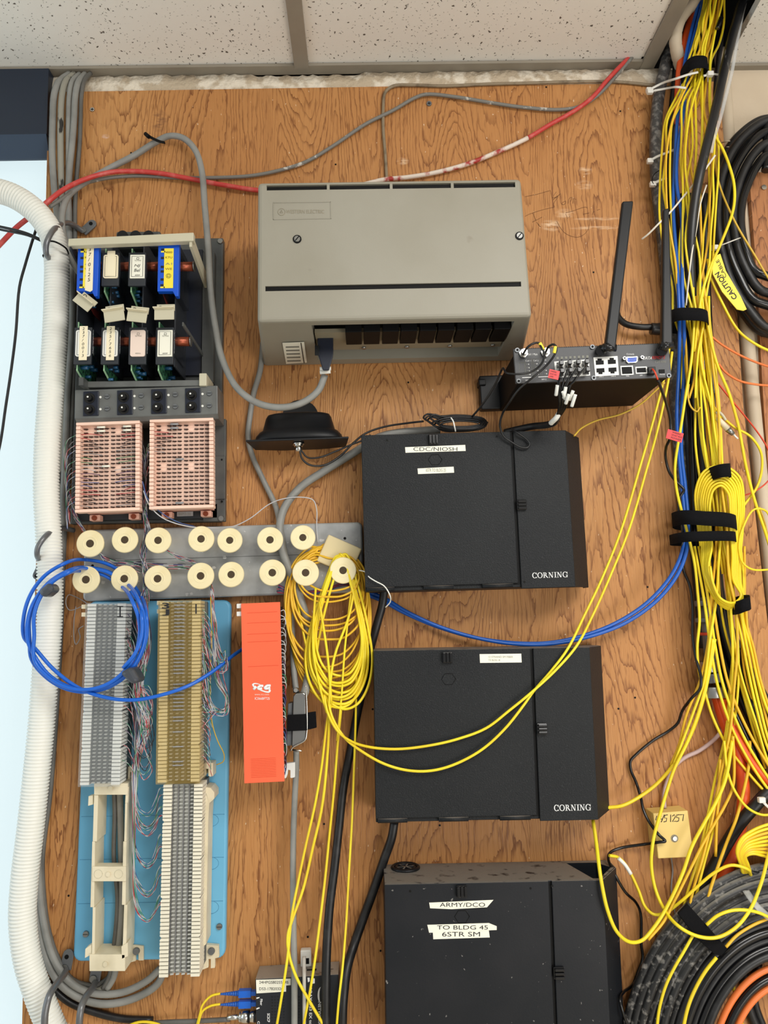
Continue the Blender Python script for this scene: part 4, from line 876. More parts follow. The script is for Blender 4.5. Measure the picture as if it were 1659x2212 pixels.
def block66(TL, TR, BR, BL, d, label, fin, cover, seed, nrow=50, bare_clips='clip', marks=()):
    fr = Fr(TL, TR, BR, BL, d); t = fr.thing('punch_down_block', label, 'punch-down block', 'punch-down blocks on the blue board'); hw, hh = fr.w/2, fr.h/2; rn = random.Random(seed)
    MB().box(-hw+.002, hw-.002, -d+.010, -.0345, -hh+.002, hh-.002).build('block_base', M['block_grey' if cover else 'block_pale'], t)
    fw = .0125; pz = 2*hh/nrow
    for s in (-1, 1):
        mb = MB()
        for i in range(nrow):
            z = hh-pz*(i+.5); c_ = .0022 if i % 10 in (9, 0) and i not in (0, nrow-1) else .0006; xo, xi = s*hw, s*(hw-fw)
            up = z+pz*.38; dn = z-pz*.38; xa, xb = (up, dn)
            if i % 10 == 9: q = [(xi, up), (xo, up), (xo, dn+c_*.8), (xo-s*c_, dn), (xi, dn)]
            else: q = [(xi, up), (xo-s*c_, up), (xo, up-c_*.8), (xo, dn), (xi, dn)]
            mb.prism(q, -d, -d+.03)
        mb.build('fanning_strip', M[fin], t)
        MB().box(*sorted((s*(hw-fw), s*(hw-.0015))), -d+.002, -.04, -hh+.001, hh-.001).build('strip_core', M['grey_dark' if cover else 'block_grey'], t)
    mb = MB(); w = 2*(hw-fw)
    for i in range(nrow):
        z = hh-pz*(i+.5)
        for j in range(4):
            x = -w/2+w*(j+.5)/4; lean = .0011*(1 if j < 2 else -.2)
            mb.hull([(x-.0030, -d+.006, z-pz*.10), (x+.0008, -d+.006, z-pz*.22), (x+.0008, -d+.0105, z-pz*.22), (x-.0030, -d+.0105, z-pz*.10), (x-.0012, -d+.001, z+pz*.02), (x+.0034, -d+.001, z+pz*.12), (x+.0034, -d+.0035, z+pz*.30), (x-.0012, -d+.0035, z+pz*.26)])
    tag(mb.build('contact_clips', M[bare_clips], t), kind='stuff')
    mb = MB()
    for j in range(5): x = -w/2+w*j/4; mb.box(x-.0004, x+.0004, -d+.006, -d+.0102, -hh+.003, hh-.003)
    mb.build('clip_dividers', M['grey_dark' if cover else 'wire_grey'], t)
    if cover:
        c = MB().box(-hw-.0015, hw+.0015, -d-.0045, -d-.003, -hh-.001, hh+.001).build('cover', M[cover], t, bev=.0004)
        if cover == 'amber':
            for s in (-1, 1): MB().box(*sorted((s*(hw+.0006), s*(hw+.0018))), -d-.003, -.06, -hh, hh).build('cover_side', M['amber'], t)
            for i in range(nrow):
                if i in (9, 20, 21, 30, 33, 34, 36, 37, 38) or 39 < i < 43 or i > 44: continue
                if i > 46: continue
                z = hh-pz*(i+1.2); MB().box(-.0075, .0075, -d-.0056, -d-.0045, z-.0007, z+.0007).build('printed_number', M['wire_grey'], c)
        for (ch, x0, y0, x1, y1, rot) in marks: text(fr, ch, x0, y0, x1, y1, d+.0052, M['ink'], 'pen_mark', rot=rot, parent=c, bold=.02)
    return fr, t
fA, tA = block66((184, 1304), (268, 1303), (263, 1696), (178, 1697), .094, 'long punch-down block with white edges and a clear cover, next to the window', 'white', 'clear_cover', 1, marks=(('I', 258, 1310, 261, 1332, 0), ('-', 253, 1309, 266, 1311, 0), ('-', 253, 1331, 266, 1333, 0)))
fB, tB = block66((344, 1299), (436, 1297), (428, 1689), (342, 1692), .100, 'long punch-down block under an amber cover', 'cream', 'amber', 2, marks=(('3', 350, 1302, 366, 1315, 180), ('J', 350, 1316, 366, 1330, 180), ('I', 422, 1305, 425, 1326, 0)))
fC, tC = block66((355, 1694), (440, 1693), (429, 2110), (341, 2113), .094, 'long uncovered punch-down block with pale edges, lower half of the blue board', 'ivory', None, 3)
def bracket_px(name, pieces, label, cat='bracket', m_='cream_pale', group=None, parent=None, bev=.0006):
    f = Fr((pieces[0][0], pieces[0][1]), (pieces[0][2], pieces[0][1]), (pieces[0][2], pieces[0][3]), (pieces[0][0], pieces[0][3]), .05, ang=R(-1.2))
    t = f.thing(name, label, cat, group) if not parent else None
    return f, t
# bare standoff bracket, lower left
fr = Fr((200, 1691), (272, 1690), (271, 2098), (192, 2098), .078, ang=0.002)
t = fr.thing('standoff_bracket', 'empty cream plastic standoff frame under the clear-covered block', 'bracket')
def wallbar(x0, y0, x1, y1, d0, d1, name='side_wall', m_='cream_pale', bev=.0006): return fr.poly(MB(), [(x0[0], y0), (x0[1], y0), (x1[1], y1), (x1[0], y1)], d0, d1).build(name, M[m_], t, bev)
wallbar((203, 276), 1692, (203, 276), 1717, .040, .078, 'top_bar'); wallbar((199, 272), 1872, (199, 272), 1904, .060, .078, 'middle_bar'); wallbar((193, 270), 2062, (193, 270), 2098, .040, .078, 'end_bar')
for (a_, b_, y0, y1) in (((203, 212), (200, 209), 1717, 1818), ((199, 205), (195, 203), 1818, 1960), ((200, 206), (198, 204), 1960, 2062)): wallbar(a_, y0, b_, y1, .036, .076)
for (a_, b_, y0, y1) in (((272, 278), (270, 276), 1700, 1735), ((270, 275), (268, 273), 1735, 1818), ((266, 273), (263, 271), 1818, 1955), ((268, 275), (264, 272), 1955, 2062)): wallbar(a_, y0, b_, y1, .036, .076)
for (x, y) in ((239, 1702), (234, 1888), (228, 2082)):
    p = fr.L(x, y, .078); MB().cyl((p.x, -.0775, p.z), (p.x, -.0800, p.z), .0032, seg=16).build('peg', M['cream_pale'], t)
for x in (212, 256):
    p = fr.L(x, 1888, .078); MB().tube([(p.x+.006*math.cos(k*.5236), -.0781, p.z+.006*math.sin(k*.5236)) for k in range(13)], .0003, 5, spline=False).build('moulded_ring', M['bar_cream'], t)
fr.poly(MB(), [(191, 1720), (201, 1718), (201, 1738), (190, 1741)], .06, .072).build('side_clip', M['cream_pale'], t, bev=.0005)
fr.poly(MB(), [(184, 2050), (198, 2040), (198, 2062), (183, 2070)], .06, .074).build('side_clip', M['cream_pale'], t, bev=.0005)
fr.poly(MB(), [(262, 2045), (276, 2036), (276, 2066), (263, 2072)], .06, .078).build('side_clip', M['cream_pale'], t, bev=.0005)
o = fr.poly(MB(), [(272, 2040), (310, 2044), (310, 2075), (299, 2075), (299, 2060), (293, 2060), (293, 2076), (272, 2082)], .0345, .0385).build('foot', M['cream_pale'], t, bev=.0005)
p = fr.L(295, 2054, .0385); MB().cyl((p.x, -.038, p.z), (p.x, -.042, p.z), .0052, .0046, 18).build('foot_screw', M['steel_dark'], o)
# fork feet of the other brackets
def fork(pts, slot, d, label, screw=None):
    xs_ = [q[0] for q in pts]; ys_ = [q[1] for q in pts]
    fr = Fr((min(xs_), min(ys_)), (max(xs_), min(ys_)), (max(xs_), max(ys_)), (min(xs_), max(ys_)), d, ang=0); t = fr.thing('bracket_foot', label, 'bracket', 'cream bracket feet beside the blocks')
    fr.poly(MB(), pts, .0345, d).build('fork', M['cream_pale'], t, bev=.0005)
    if screw: p = fr.L(screw[0], screw[1], d); MB().cyl((p.x, -d+.0005, p.z), (p.x, -d-.0035, p.z), .0052, .0046, 18).build('foot_screw', M['steel_dark'], t)
fork([(432, 1652), (438, 1649), (460, 1648), (460, 1677), (453, 1678), (450, 1676), (450, 1661), (444, 1661), (444, 1675), (441, 1678), (432, 1678)], 0, .06, 'cream forked bracket foot halfway down, beside the amber-covered block')
fork([(429, 2050), (437, 2040), (472, 2043), (473, 2068), (464, 2071), (464, 2091), (455, 2092), (455, 2072), (450, 2072), (450, 2090), (440, 2094), (429, 2096)], 0, .042, 'cream forked bracket foot with a screw, at the foot of the uncovered block', (457, 2054))
fork([(268, 1660), (281, 1655), (290, 1658), (290, 1680), (286, 1682), (285, 1668), (280, 1668), (279, 1685), (268, 1688)], 0, .05, 'cream forked bracket foot between the blocks, near the clear cover')
fr = fC; fr.poly(MB(), [(440, 1700), (455, 1702), (463, 1712), (463, 1725), (452, 1735), (450, 1770), (445, 2040), (434, 2048), (431, 2105), (429, 2110), (441, 1700)], .036, .07).build('side_rail', M['cream_pale'], tC)
for i, (x0, y0, x1, y1) in enumerate(((176, 1306, 184, 1315), (176, 1323, 184, 1332))): fA.box(MB(), x0, y0, x1, y1, .07, .092).build('bracket_tab', M['cream_pale'], tA)
fB.box(MB(), 339, 1298, 347, 1307, .07, .092).build('bracket_tab', M['cream_pale'], tB); fB.box(MB(), 339, 1316, 346, 1325, .07, .092).build('bracket_tab', M['cream_pale'], tB)
# ---------------------------------------------------------------- orange covered block
fr = Fr((524, 1303), (608, 1301), (611, 1688), (524, 1693), .112, ang=0.012)
t = fr.thing('covered_block', 'long punch-down block under a bright orange cover', 'punch-down block'); hw, hh = fr.w/2, fr.h/2
cv = MB().box(-hw, hw, -.112, -.108, -hh, hh).box(-hw, -hw+.002, -.110, -.085, -hh, hh).build('cover', M['orange_cover'], t, bev=.0006)
MB().box(-hw+.003, hw-.004, -.104, -.04, -hh+.006, hh-.006).build('block_base', M['grey_darker'], t)
mb = MB()
for y in (1324, 1346, 1370, 1387, 1440): a_ = fr.L(540, y, .112); mb.box(-hw*.7, hw*.85, -.1123, -.1118, a_.z-.0002, a_.z+.0002)
for k in range(12): a_ = fr.L(540, 1640+k*3.6, .112); mb.box(-hw*.65, hw*.6, -.1123, -.1118, a_.z-.0002, a_.z+.0002)
mb.build('embossed_lines', mat('orange_shade', (222, 72, 34), .45) or M['orange_shade'], cv)
# logo
def lp(x, y): v = fr.L(535+x*70/1659, 1460+y*70/1659, .112); return (v.x, -.1123, v.z)
mb = MB()
mb.tube([lp(*q) for q in ((420, 600), (300, 520), (270, 440), (340, 400), (480, 400), (640, 440))], lambda tt, i: .0014*(1-abs(tt-.35)*1.1), 6, 5, flat=.15)
mb.tube([lp(*q) for q in ((430, 530), (300, 700))], .0021, 6, 4, flat=.15)
mb.tube([lp(*q) for q in ((800, 520), (640, 510), (530, 610), (560, 660), (740, 640))], .0018, 6, 5, flat=.15)
mb.tube([lp(*q) for q in ((1180, 500), (1000, 500), (880, 610), (920, 650), (1100, 620), (1150, 590))], .0018, 6, 5, flat=.15)
mb.tube([lp(*q) for q in ((520, 660), (720, 750), (950, 820), (1090, 820), (1130, 770), (1100, 690))], lambda tt, i: .0008+.0009*tt, 6, 5, flat=.15)
mb.build('logo', M['ink_white'], cv)
text(fr, 'www.icc.com', 550, 1498, 581, 1502, .1124, M['label_pink'], parent=cv); text(fr, 'IC066BFT25', 550.5, 1506, 582.5, 1511.5, .1124, M['ink_white'], parent=cv)
for y in (1304, 1321): fr.box(MB(), 511, y, 526, y+10, .095, .108).build('cover_tab', M['white_plastic'], t, bev=.0008)
o = fr.poly(MB(), [(611, 1650), (637, 1647), (637, 1679), (630, 1681), (627, 1680), (627, 1664), (622, 1663), (621, 1673), (618, 1681), (611, 1682)], .07, .078).build('bracket_fork', M['white_plastic'], t, bev=.0006)
# wires bursting from behind the cover
rn = random.Random(4); cols = ['wire_white', 'wire_white', 'wire_red', 'wire_dark', 'wire_violet', 'wire_blue', 'wire_grey', 'wire_green']
for i in range(38):
    y = 1320+i*9.0; c = 'wire_white' if (i < 16 and i % 3) else cols[i % 8]
    cable('wire_end', [(606, y, 100), (612+rn.random()*5, y-3+rn.random()*8, 98), (615+rn.random()*3, y+10+rn.random()*12, 92), (610, y+22+rn.random()*12, 85)], 2.0, c, parent=None, seg=5, res=4).parent = t
    bpy.data.objects[-1] if 0 else None
for o in list(t.children):
    if o.name.startswith('wire_end'): o.matrix_parent_inverse = Matrix.LocRotScale(Vector(t.location), t.rotation_euler, None).inverted()
# ---------------------------------------------------------------- connector clamp right of the orange cover
fr = Fr((632, 1500), (664, 1496), (664, 1600), (634, 1620), .09, ang=0)
t = fr.thing('cable_connector', 'silver metal multi-pin plug strapped beside the orange cover', 'connector')
fr.poly(MB(), [(633, 1505), (637, 1499), (655, 1496), (660, 1500), (661, 1596), (656, 1604), (634, 1616), (630, 1612)], .062, .09).build('hood', M['steel'], t, bev=.0012)
fr.poly(MB(), [(622, 1520), (632, 1518), (631, 1610), (618, 1612)], .06, .085).build('plug_half', M['steel_dark'], t, bev=.001)
MB().tube([fr.L(x, y, .092) for x, y in ((660, 1480), (662, 1500), (662, 1590), (658, 1600), (633, 1614), (628, 1622))], .0011, 6, 5).build('wire_bail', M['chrome'], t)
o = fr.poly(MB(), [(620, 1545), (662, 1543), (664, 1578), (619, 1580)], .088, .0935).build('hook_and_loop_strap', M['velcro'], t, bev=.001)
fr.poly(MB(), [(662, 1540), (682, 1537), (684, 1572), (668, 1576), (660, 1577)], .080, .0845).build('strap_tail', M['velcro'], t, bev=.0008)
p = fr.L(640, 1490, .08); MB().cyl((p.x, -.07, p.z), (p.x, -.088, p.z), .003, seg=14).build('clamp_screw', M['chrome'], t)
MB().tube([fr.L(632, 1620, .085), fr.L(652, 1622, .088)], .0012, 6).build('bail_screw', M['chrome'], t)
# ---------------------------------------------------------------- media converter at the bottom
fr = Fr((551, 2116), (733, 2104), (736, 2290), (556, 2300), .062)
t = fr.thing('media_converter', 'black boxed media converter with a white number label, cut by the lower picture edge', 'media converter'); hw, hh = fr.w/2, fr.h/2
MB().box(-hw, hw, -.062, -.0188, -hh, hh).build('housing', mat('converter_black', (22, 27, 36), .42, dust=(150, 142, 132)) or M['converter_black'], t, bev=.001)
strip(fr, [(553, 2117), (628, 2114), (628, 2128), (618, 2129), (618, 2142), (554, 2146)], .062, [('24HPGS8025519B', 560, 2119, 623, 2125), ('DS3-17820326', 560, 2133, 611, 2139)], t)
mb = MB()
for i in range(11):
    for j in range(7):
        if 4 < j: x = 640+(j-5)*6
        else: x = 588+j*6.2
        p = fr.L(x, 2153+i*6.4, .062); mb.cyl((p.x, -.0618, p.z), (p.x, -.0622, p.z), .0014, seg=8)
mb.build('vent_holes', M['box_black'], t)
for (s, x0, y0, x1, y1) in (('Fiber', 562, 2158, 567, 2172), ('SCSCP', 577, 2189, 583, 2208), ('Coax', 556, 2206, 561, 2225), ('NETWORKS', 687, 2164, 694, 2220), ('COAX DS3 EX to Fiber', 668, 2130, 674, 2240)): text(fr, s, x0, y0, x1, y1, .0624, M['ink_white'], rot=-90, parent=t, bold=.02)
for (pts) in ([(554, 2155), (561, 2154), (560, 2156), (554, 2158)], [(554, 2178), (560, 2176), (561, 2178), (554, 2181)], [(664, 2112), (669, 2112), (669, 2120), (665, 2122)], [(673, 2112), (680, 2114), (680, 2124), (675, 2125)]): fr.poly(MB(), pts, .0618, .0624).build('printed_mark', M['ink_white'], t)
for (cx, cy, s) in ((697, 2150, 1), (713, 2208, 1)):
    pts = [(cx-3+11*0+(-8*math.cos(a_)), cy-18*math.sin(a_)) for a_ in [R(k) for k in range(-80, 81, 10)]]; pin = [(cx-3-4*math.cos(a_), cy-18*math.sin(a_)) for a_ in [R(k) for k in range(80, -81, -10)]]
    for i in range(len(pts)-1): fr.poly(MB(), [pts[i], pts[i+1], pin[-2-i], pin[-1-i]], .0619, .0624).build('logo_swoosh', M['ink_white'], t) if i % 1 == 0 else None
X0, X1, Z0, Z1 = fr.rect(662, 2096, 683, 2100, .05); MB().box(X0, X1, -.045, -.04, hh-.001, hh+.0003).build('vent_slot', M['black'], t)
for i, y in enumerate((2145, 2168)):
    o = bpy.data.objects.new('fiber_plug', None); COL.objects.link(o); p = P(530, y, .04); o.location = p; tag(o, 'blue fiber plug at the side of the converter, ' + ['upper of the pair', 'lower of the pair'][i], 'fiber plug', 'blue fiber plugs')
    s = pxm(1, .04); MB().box(-13*s, 12*s, -.005, .005, -6.5*s, 6.5*s).box(8*s, 22*s, -.004, .004, -4*s, 4*s).build('plug_body', M['blue_cable_light'], o, bev=.0006)
    mb = MB()
    for k in range(9): x = -13*s-k*4.6*s; rr = (5.2-k*.45)*s; mb.cyl((x, 0, 0), (x-3.2*s, 0, 0), rr, seg=12)
    mb.cyl((-13*s, 0, 0), (-54*s, 0, 0), 4*s, 1.4*s, 12); mb.build('strain_relief', M['blue_cable'], o)
o = bpy.data.objects.new('coax_plug', None); COL.objects.link(o); o.location = P(530, 2196, .04); tag(o, 'silver coaxial plug below the blue fiber plugs', 'coaxial plug'); s = pxm(1, .04)
MB().cyl((-36*s, 0, 0), (-12*s, 0, 0), 6*s, 5*s, 18).cyl((-12*s, 0, 0), (-8*s, 0, 0), 10*s, seg=18).cyl((-8*s, 0, 0), (8*s, 0, 0), 12*s, seg=12).cyl((8*s, 0, 0), (22*s, 0, 0), 11*s, seg=22).build('plug_body', M['chrome'], o)
# ---------------------------------------------------------------- beige telephone box
fr = Fr((1412, 1757), (1487, 1751), (1497, 1847), (1422, 1854), .052, ang=0.0)
t = fr.thing('telephone_junction', 'small yellowed box with the handwritten number 4451257', 'junction box'); hw, hh = fr.w/2, fr.h/2; d = .052
tp = [fr.L(x, y, d) for x, y in ((1411, 1757), (1486, 1751), (1497, 1836), (1488, 1852), (1422, 1855))]
MB().prism([(q.x, q.z) for q in tp], -d, -.0187).build('cover', M['beige_modem'], t, bev=.0012)
text(fr, 'CTM', 1435, 1744.5, 1448, 1748.5, .045, M['ink'], parent=t) if 0 else None
def ln(pts, w=.0008):
    return [fr.L(x, y, d+.0002) for x, y in pts]
mb = MB(); fx = lambda X, Y: (1400+X*.1718, 1600+Y*.1718)
for st in ([(110, 945), (95, 1000), (125, 990), (150, 965)], [(130, 935), (140, 1010)], [(165, 945), (150, 985), (185, 985)], [(205, 930), (165, 1025)], [(248, 932), (212, 938), (205, 972), (235, 975), (228, 1015), (195, 1022)],
           [(285, 930), (283, 1022)], [(305, 950), (330, 930), (345, 955), (305, 1018), (350, 1012)], [(395, 930), (360, 935), (358, 965), (388, 970), (385, 1008), (355, 1018)], [(400, 932), (448, 928), (435, 1010)]):
    mb.tube(ln([fx(*q) for q in st]), .00065, 5, 4, spline=False, flat=.3)
mb.build('handwriting', M['ink'], t)
p = fr.L(1457, 1811, d); q = MB().cyl((p.x, -d+.001, p.z), (p.x, -d-.0006, p.z), .0055, seg=20).build('screw_recess', M['unit_beige_dark'], t); MB().cyl((p.x, -d-.0004, p.z), (p.x, -d-.0022, p.z), .0034, seg=16).build('screw_head', M['steel'], q)
X0, X1, Z0, Z1 = fr.rect(1434, 1744, 1450, 1749, .045); mb = MB(); zt = max(q.z for q in tp)
# ================================================================ cables, window side
def gl(n, *a): return a
# five grey cables from the ceiling down beside the window
CG = [('pale smooth', 'grey_cable', [(150, 160, 20), (128, 176, 34), (117, 205, 40), (114, 260, 36), (113, 330, 34), (117, 400, 32), (124, 470, 30), (130, 560, 28), (134, 700, 28), (128, 850, 28), (120, 1000, 28), (112, 1200, 28), (100, 1400, 28), (86, 1600, 28), (76, 1750, 28), (72, 1880, 28), (78, 1970, 28), (94, 2050, 28), (122, 2114, 30), (162, 2150, 30), (220, 2168, 30), (285, 2158, 30), (340, 2126, 30), (354, 2096, 26)], 15),
      ('streaked', 'grey_cable_streaked', [(160, 160, 20), (142, 176, 34), (134, 205, 38), (131, 260, 36), (131, 330, 34), (133, 400, 32), (138, 470, 30), (144, 560, 28), (148, 700, 26), (140, 850, 26), (132, 1000, 26), (124, 1200, 26), (112, 1400, 26), (98, 1600, 26), (86, 1750, 26), (80, 1880, 26), (86, 1965, 26), (102, 2044, 26), (130, 2102, 26), (172, 2134, 26), (212, 2140, 26), (238, 2120, 26), (248, 2085, 24)], 14),
      ('plain', 'grey_cable', [(172, 160, 20), (156, 176, 32), (150, 205, 36), (148, 260, 34), (148, 330, 32), (148, 400, 30), (150, 470, 28), (152, 560, 26), (156, 700, 24), (150, 850, 24)], 12),
      ('gently bent', 'grey_cable', [(184, 160, 20), (170, 176, 34), (163, 205, 38), (160, 260, 36), (156, 310, 36), (150, 370, 36), (147, 440, 34), (148, 500, 30), (152, 600, 28), (156, 700, 28), (146, 850, 28), (140, 1000, 28), (130, 1200, 28), (118, 1400, 28), (100, 1600, 28), (84, 1800, 28), (84, 1900, 28), (94, 1990, 30), (114, 2066, 32), (146, 2116, 32), (196, 2144, 32), (262, 2144, 32), (318, 2118, 32), (346, 2092, 28)], 14),
      ('dark scuffed', 'grey_cable_dark', [(196, 158, 20), (183, 172, 30), (176, 205, 34), (174, 260, 32), (172, 310, 30), (166, 380, 28), (162, 450, 26), (162, 520, 26), (160, 640, 24), (160, 800, 24), (150, 1000, 24), (140, 1150, 24), (130, 1400, 24), (110, 1700, 24), (92, 1850, 24), (94, 1930, 24), (104, 2006, 24), (124, 2068, 24), (156, 2116, 24), (204, 2128, 24), (234, 2112, 24), (246, 2080, 24)], 10)]
for i, (w_, m_, pts, w) in enumerate(CG): cable('grey_cable', pts, w, m_, f'{w_} grey cable dropping from the ceiling beside the window frame, {NTH[i]} from the window', 'cable', 'grey cables beside the window')
# long grey cable that loops round to the power unit
cable('power_cable', [(188, 610, 60), (165, 580, 70), (146, 540, 78), (134, 490, 80), (136, 450, 74), (152, 418, 60), (190, 390, 44), (240, 362, 32), (290, 336, 30), (335, 308, 32), (365, 294, 34), (395, 298, 38), (422, 325, 44), (436, 370, 50), (442, 440, 60), (450, 540, 72), (454, 620, 78), (464, 700, 84), (480, 775, 92), (512, 838, 98), (560, 872, 102), (612, 880, 104), (655, 869, 104), (688, 843, 104), (702, 810, 106)], 15, 'grey_cable', 'thick grey cable looping up and down from the relay cage to the power unit', 'cable', res=7)
# plug on it
o = bpy.data.objects.new('power_plug', None); COL.objects.link(o); o.location = P(703, 770, .11); tag(o, 'black angled multi-pin plug pushed into the underside of the power unit', 'plug')
q = lambda x, y, d: P(x, y, d)-o.location
v = [q(686, 722, .15), q(722, 722, .15), q(722, 722, .11), q(688, 722, .11), q(688, 728, .15), q(722, 728, .15), q(722, 728, .11), q(690, 728, .11)]
def loft(px, name, m_, par, dd, bev=.0015, inv=None):   # px: list of (x0,x1,y) front outline, thick dd
    mb = MB(); n = len(px); v = []
    for (x0, x1, y) in px: v += [q(x0, y, dd[1]), q(x1, y, dd[1]), q(x1, y, dd[0]), q(x0, y, dd[0])]
    f = [(0, 1, 2, 3), (4*n-1, 4*n-2, 4*n-3, 4*n-4)]+[(4*i+k, 4*i+(k+1) % 4, 4*i+4+(k+1) % 4, 4*i+4+k) for i in range(n-1) for k in range(4)]
    mb.add(v, f); return mb.build(name, M[m_], par, bev)
loft([(686, 720, 724), (686, 720, 764), (689, 719, 772), (695, 713, 792), (697, 711, 800)], 'plug_body', 'navy', o, (.10, .128))
loft([(680, 690, 746), (680, 690, 768)], 'release_latch', 'black_plastic', o, (.12, .132), .0006)
MB().tube([q(691, 797, .118), q(715, 796, .118)], .0032, 10).tube([q(691, 805, .118), q(714, 803, .118)], .0028, 10).build('cord_clamp', M['tie_white'], o)
# thin grey cable crossing the board, red cable
cable('thin_cable', [(108, 447, 84), (140, 425, 70), (180, 398, 46), (230, 385, 36), (300, 380, 26), (380, 384, 24), (460, 384, 24), (540, 380, 24), (600, 369, 24), (660, 350, 24), (720, 315, 24), (790, 268, 24), (850, 238, 24), (895, 212, 24), (920, 204, 24), (980, 209, 24), (1060, 222, 24), (1130, 232, 24), (1210, 237, 24), (1255, 229, 26), (1290, 207, 30), (1330, 165, 30), (1362, 128, 28), (1376, 108, 20)], 8.5, 'grey_cable_painted', 'thin paint-speckled grey cable wandering across the top of the plywood', 'cable', res=6)
cable('red_cable', [(-30, 560, 60), (0, 528, 64), (35, 492, 72), (70, 464, 84), (103, 436, 90), (140, 408, 76), (190, 385, 56), (240, 372, 44), (290, 370, 34), (350, 375, 30), (420, 388, 28), (490, 401, 28), (556, 411, 26), (640, 415, 22)], 11.5, 'red_cable', 'red cable running from the window to behind the power unit', 'cable', res=6)
rcp, _ = crom([P(x, y, d/1000) for x, y, d in [(780, 400, 26), (830, 388, 26), (880, 383, 26), (940, 373, 26), (1010, 354, 26), (1080, 326, 26), (1140, 298, 28), (1190, 268, 28), (1240, 240, 30), (1280, 210, 32), (1310, 175, 34), (1340, 143, 32), (1366, 118, 22)]], 6)
mb = MB().tube(rcp[:37], pxm(5.2, .03), 8, spline=False); mb.cur = 1; mb.tube(rcp[36:], pxm(5.2, .03), 8, spline=False)
tag(mb.build('red_cable', [M['red_cable_painted'], M['red_cable']]), 'paint-smeared red cable climbing from the power unit to the ceiling gap', 'cable')
cable('thin_cable', [(836, 396, 22), (832, 330, 22), (828, 280, 22), (828, 230, 22), (832, 200, 22), (850, 186, 22), (890, 184, 22), (960, 186, 21), (1050, 182, 21), (1130, 180, 21), (1240, 177, 21), (1330, 177, 21), (1405, 184, 21), (1450, 190, 20)], 7.5, 'beige_cable', 'thin brownish cable along the top edge of the plywood, dropping behind the power unit', 'cable', res=6)
o = cable('cable_tie', [(316, 291, 36), (330, 299, 42), (346, 306, 46), (356, 308, 40)], 7, 'black', 'black cable tie fastening the looping grey cable near the ceiling', 'cable tie', flat=.35); cable('tie_tail', [(314, 289, 37), (322, 296, 41)], 9, 'black', parent=o)
# white corrugated tube
def flex(pts, w, dmean, label):
    pp = [P(x, y, d/1000) for x, y, d in pts]; pts2, _ = crom(pp, 60)
    # even spacing
    L_ = [0]
    for i in range(1, len(pts2)): L_.append(L_[-1]+(pts2[i]-pts2[i-1]).length)
    tot = L_[-1]; st = .00165; n = int(tot/st); out = []; j = 0
    for i in range(n):
        s = i*st
        while L_[j+1] < s: j += 1
        out.append(pts2[j].lerp(pts2[j+1], (s-L_[j])/max(L_[j+1]-L_[j], 1e-9)))
    r0 = pxm(w/2, dmean)
    mb = MB().tube(out, lambda t, i: r0*(1.0 if i % 3 else .86) if i % 3 != 2 else r0*1.0, 28, spline=False)
    o = mb.build('corrugated_tube', M['flex_white']); return tag(o, label, 'flexible conduit')
flex([(-60, 395, 100), (-20, 408, 100), (30, 424, 100), (75, 455, 98), (107, 498, 94), (121, 550, 88), (122, 640, 82), (118, 740, 80), (110, 850, 80), (102, 960, 80), (100, 1060, 80), (105, 1160, 78), (108, 1250, 76), (106, 1350, 74), (98, 1450, 72), (90, 1560, 70), (78, 1680, 70), (66, 1790, 70), (53, 1900, 70), (49, 1990, 70), (60, 2075, 70), (84, 2150, 68), (110, 2215, 66), (135, 2270, 64)], 54, .078, 'long white corrugated tube hanging down the edge of the plywood at the window')
# black tape round the tube, black leads out of the window
c = P(121, 545, .088); mb = MB()
o = tube_px([(97, 532, 88), (100, 523, 108), (118, 522, 118), (140, 534, 112), (148, 548, 90), (140, 546, 62), (118, 530, 55), (100, 528, 70), (97, 532, 88)], 4, 8, flat=.5).build('cable_tie', M['black']); tag(o, 'black cable tie round the white corrugated tube near its top', 'cable tie'); disc_px(96, 552, 84, 98, 5, 'tie_head', 'black', o)
for i, (dy, w) in enumerate(((0, 6), (6, 5))):
    cable('black_lead', [(-30, 484+dy, 90), (20, 494+dy, 92), (60, 505+dy*.6, 92), (95, 521+dy*.3, 86), (112, 526, 60)], w, 'black_gloss', ['black lead crossing the window to the tube, upper of two', 'black lead crossing the window to the tube, lower of two'][i], 'lead', 'black leads at the window')
cable('black_lead', [(82, 484, 60), (70, 520, 50), (55, 570, 40), (42, 620, 40), (34, 720, 30), (24, 800, 20), (12, 880, 20), (0, 960, 10), (-20, 1040, 10)], 6, 'black_rubber', 'dark lead slanting down across the window glass', 'lead')
cable('black_lead', [(86, 1440, 40), (76, 1500, 40), (70, 1560, 40), (58, 1640, 40), (48, 1740, 40), (40, 1830, 40), (30, 1900, 40), (22, 1990, 45)], 8, 'black_rubber', 'black lead half hidden behind the lower part of the corrugated tube', 'lead')
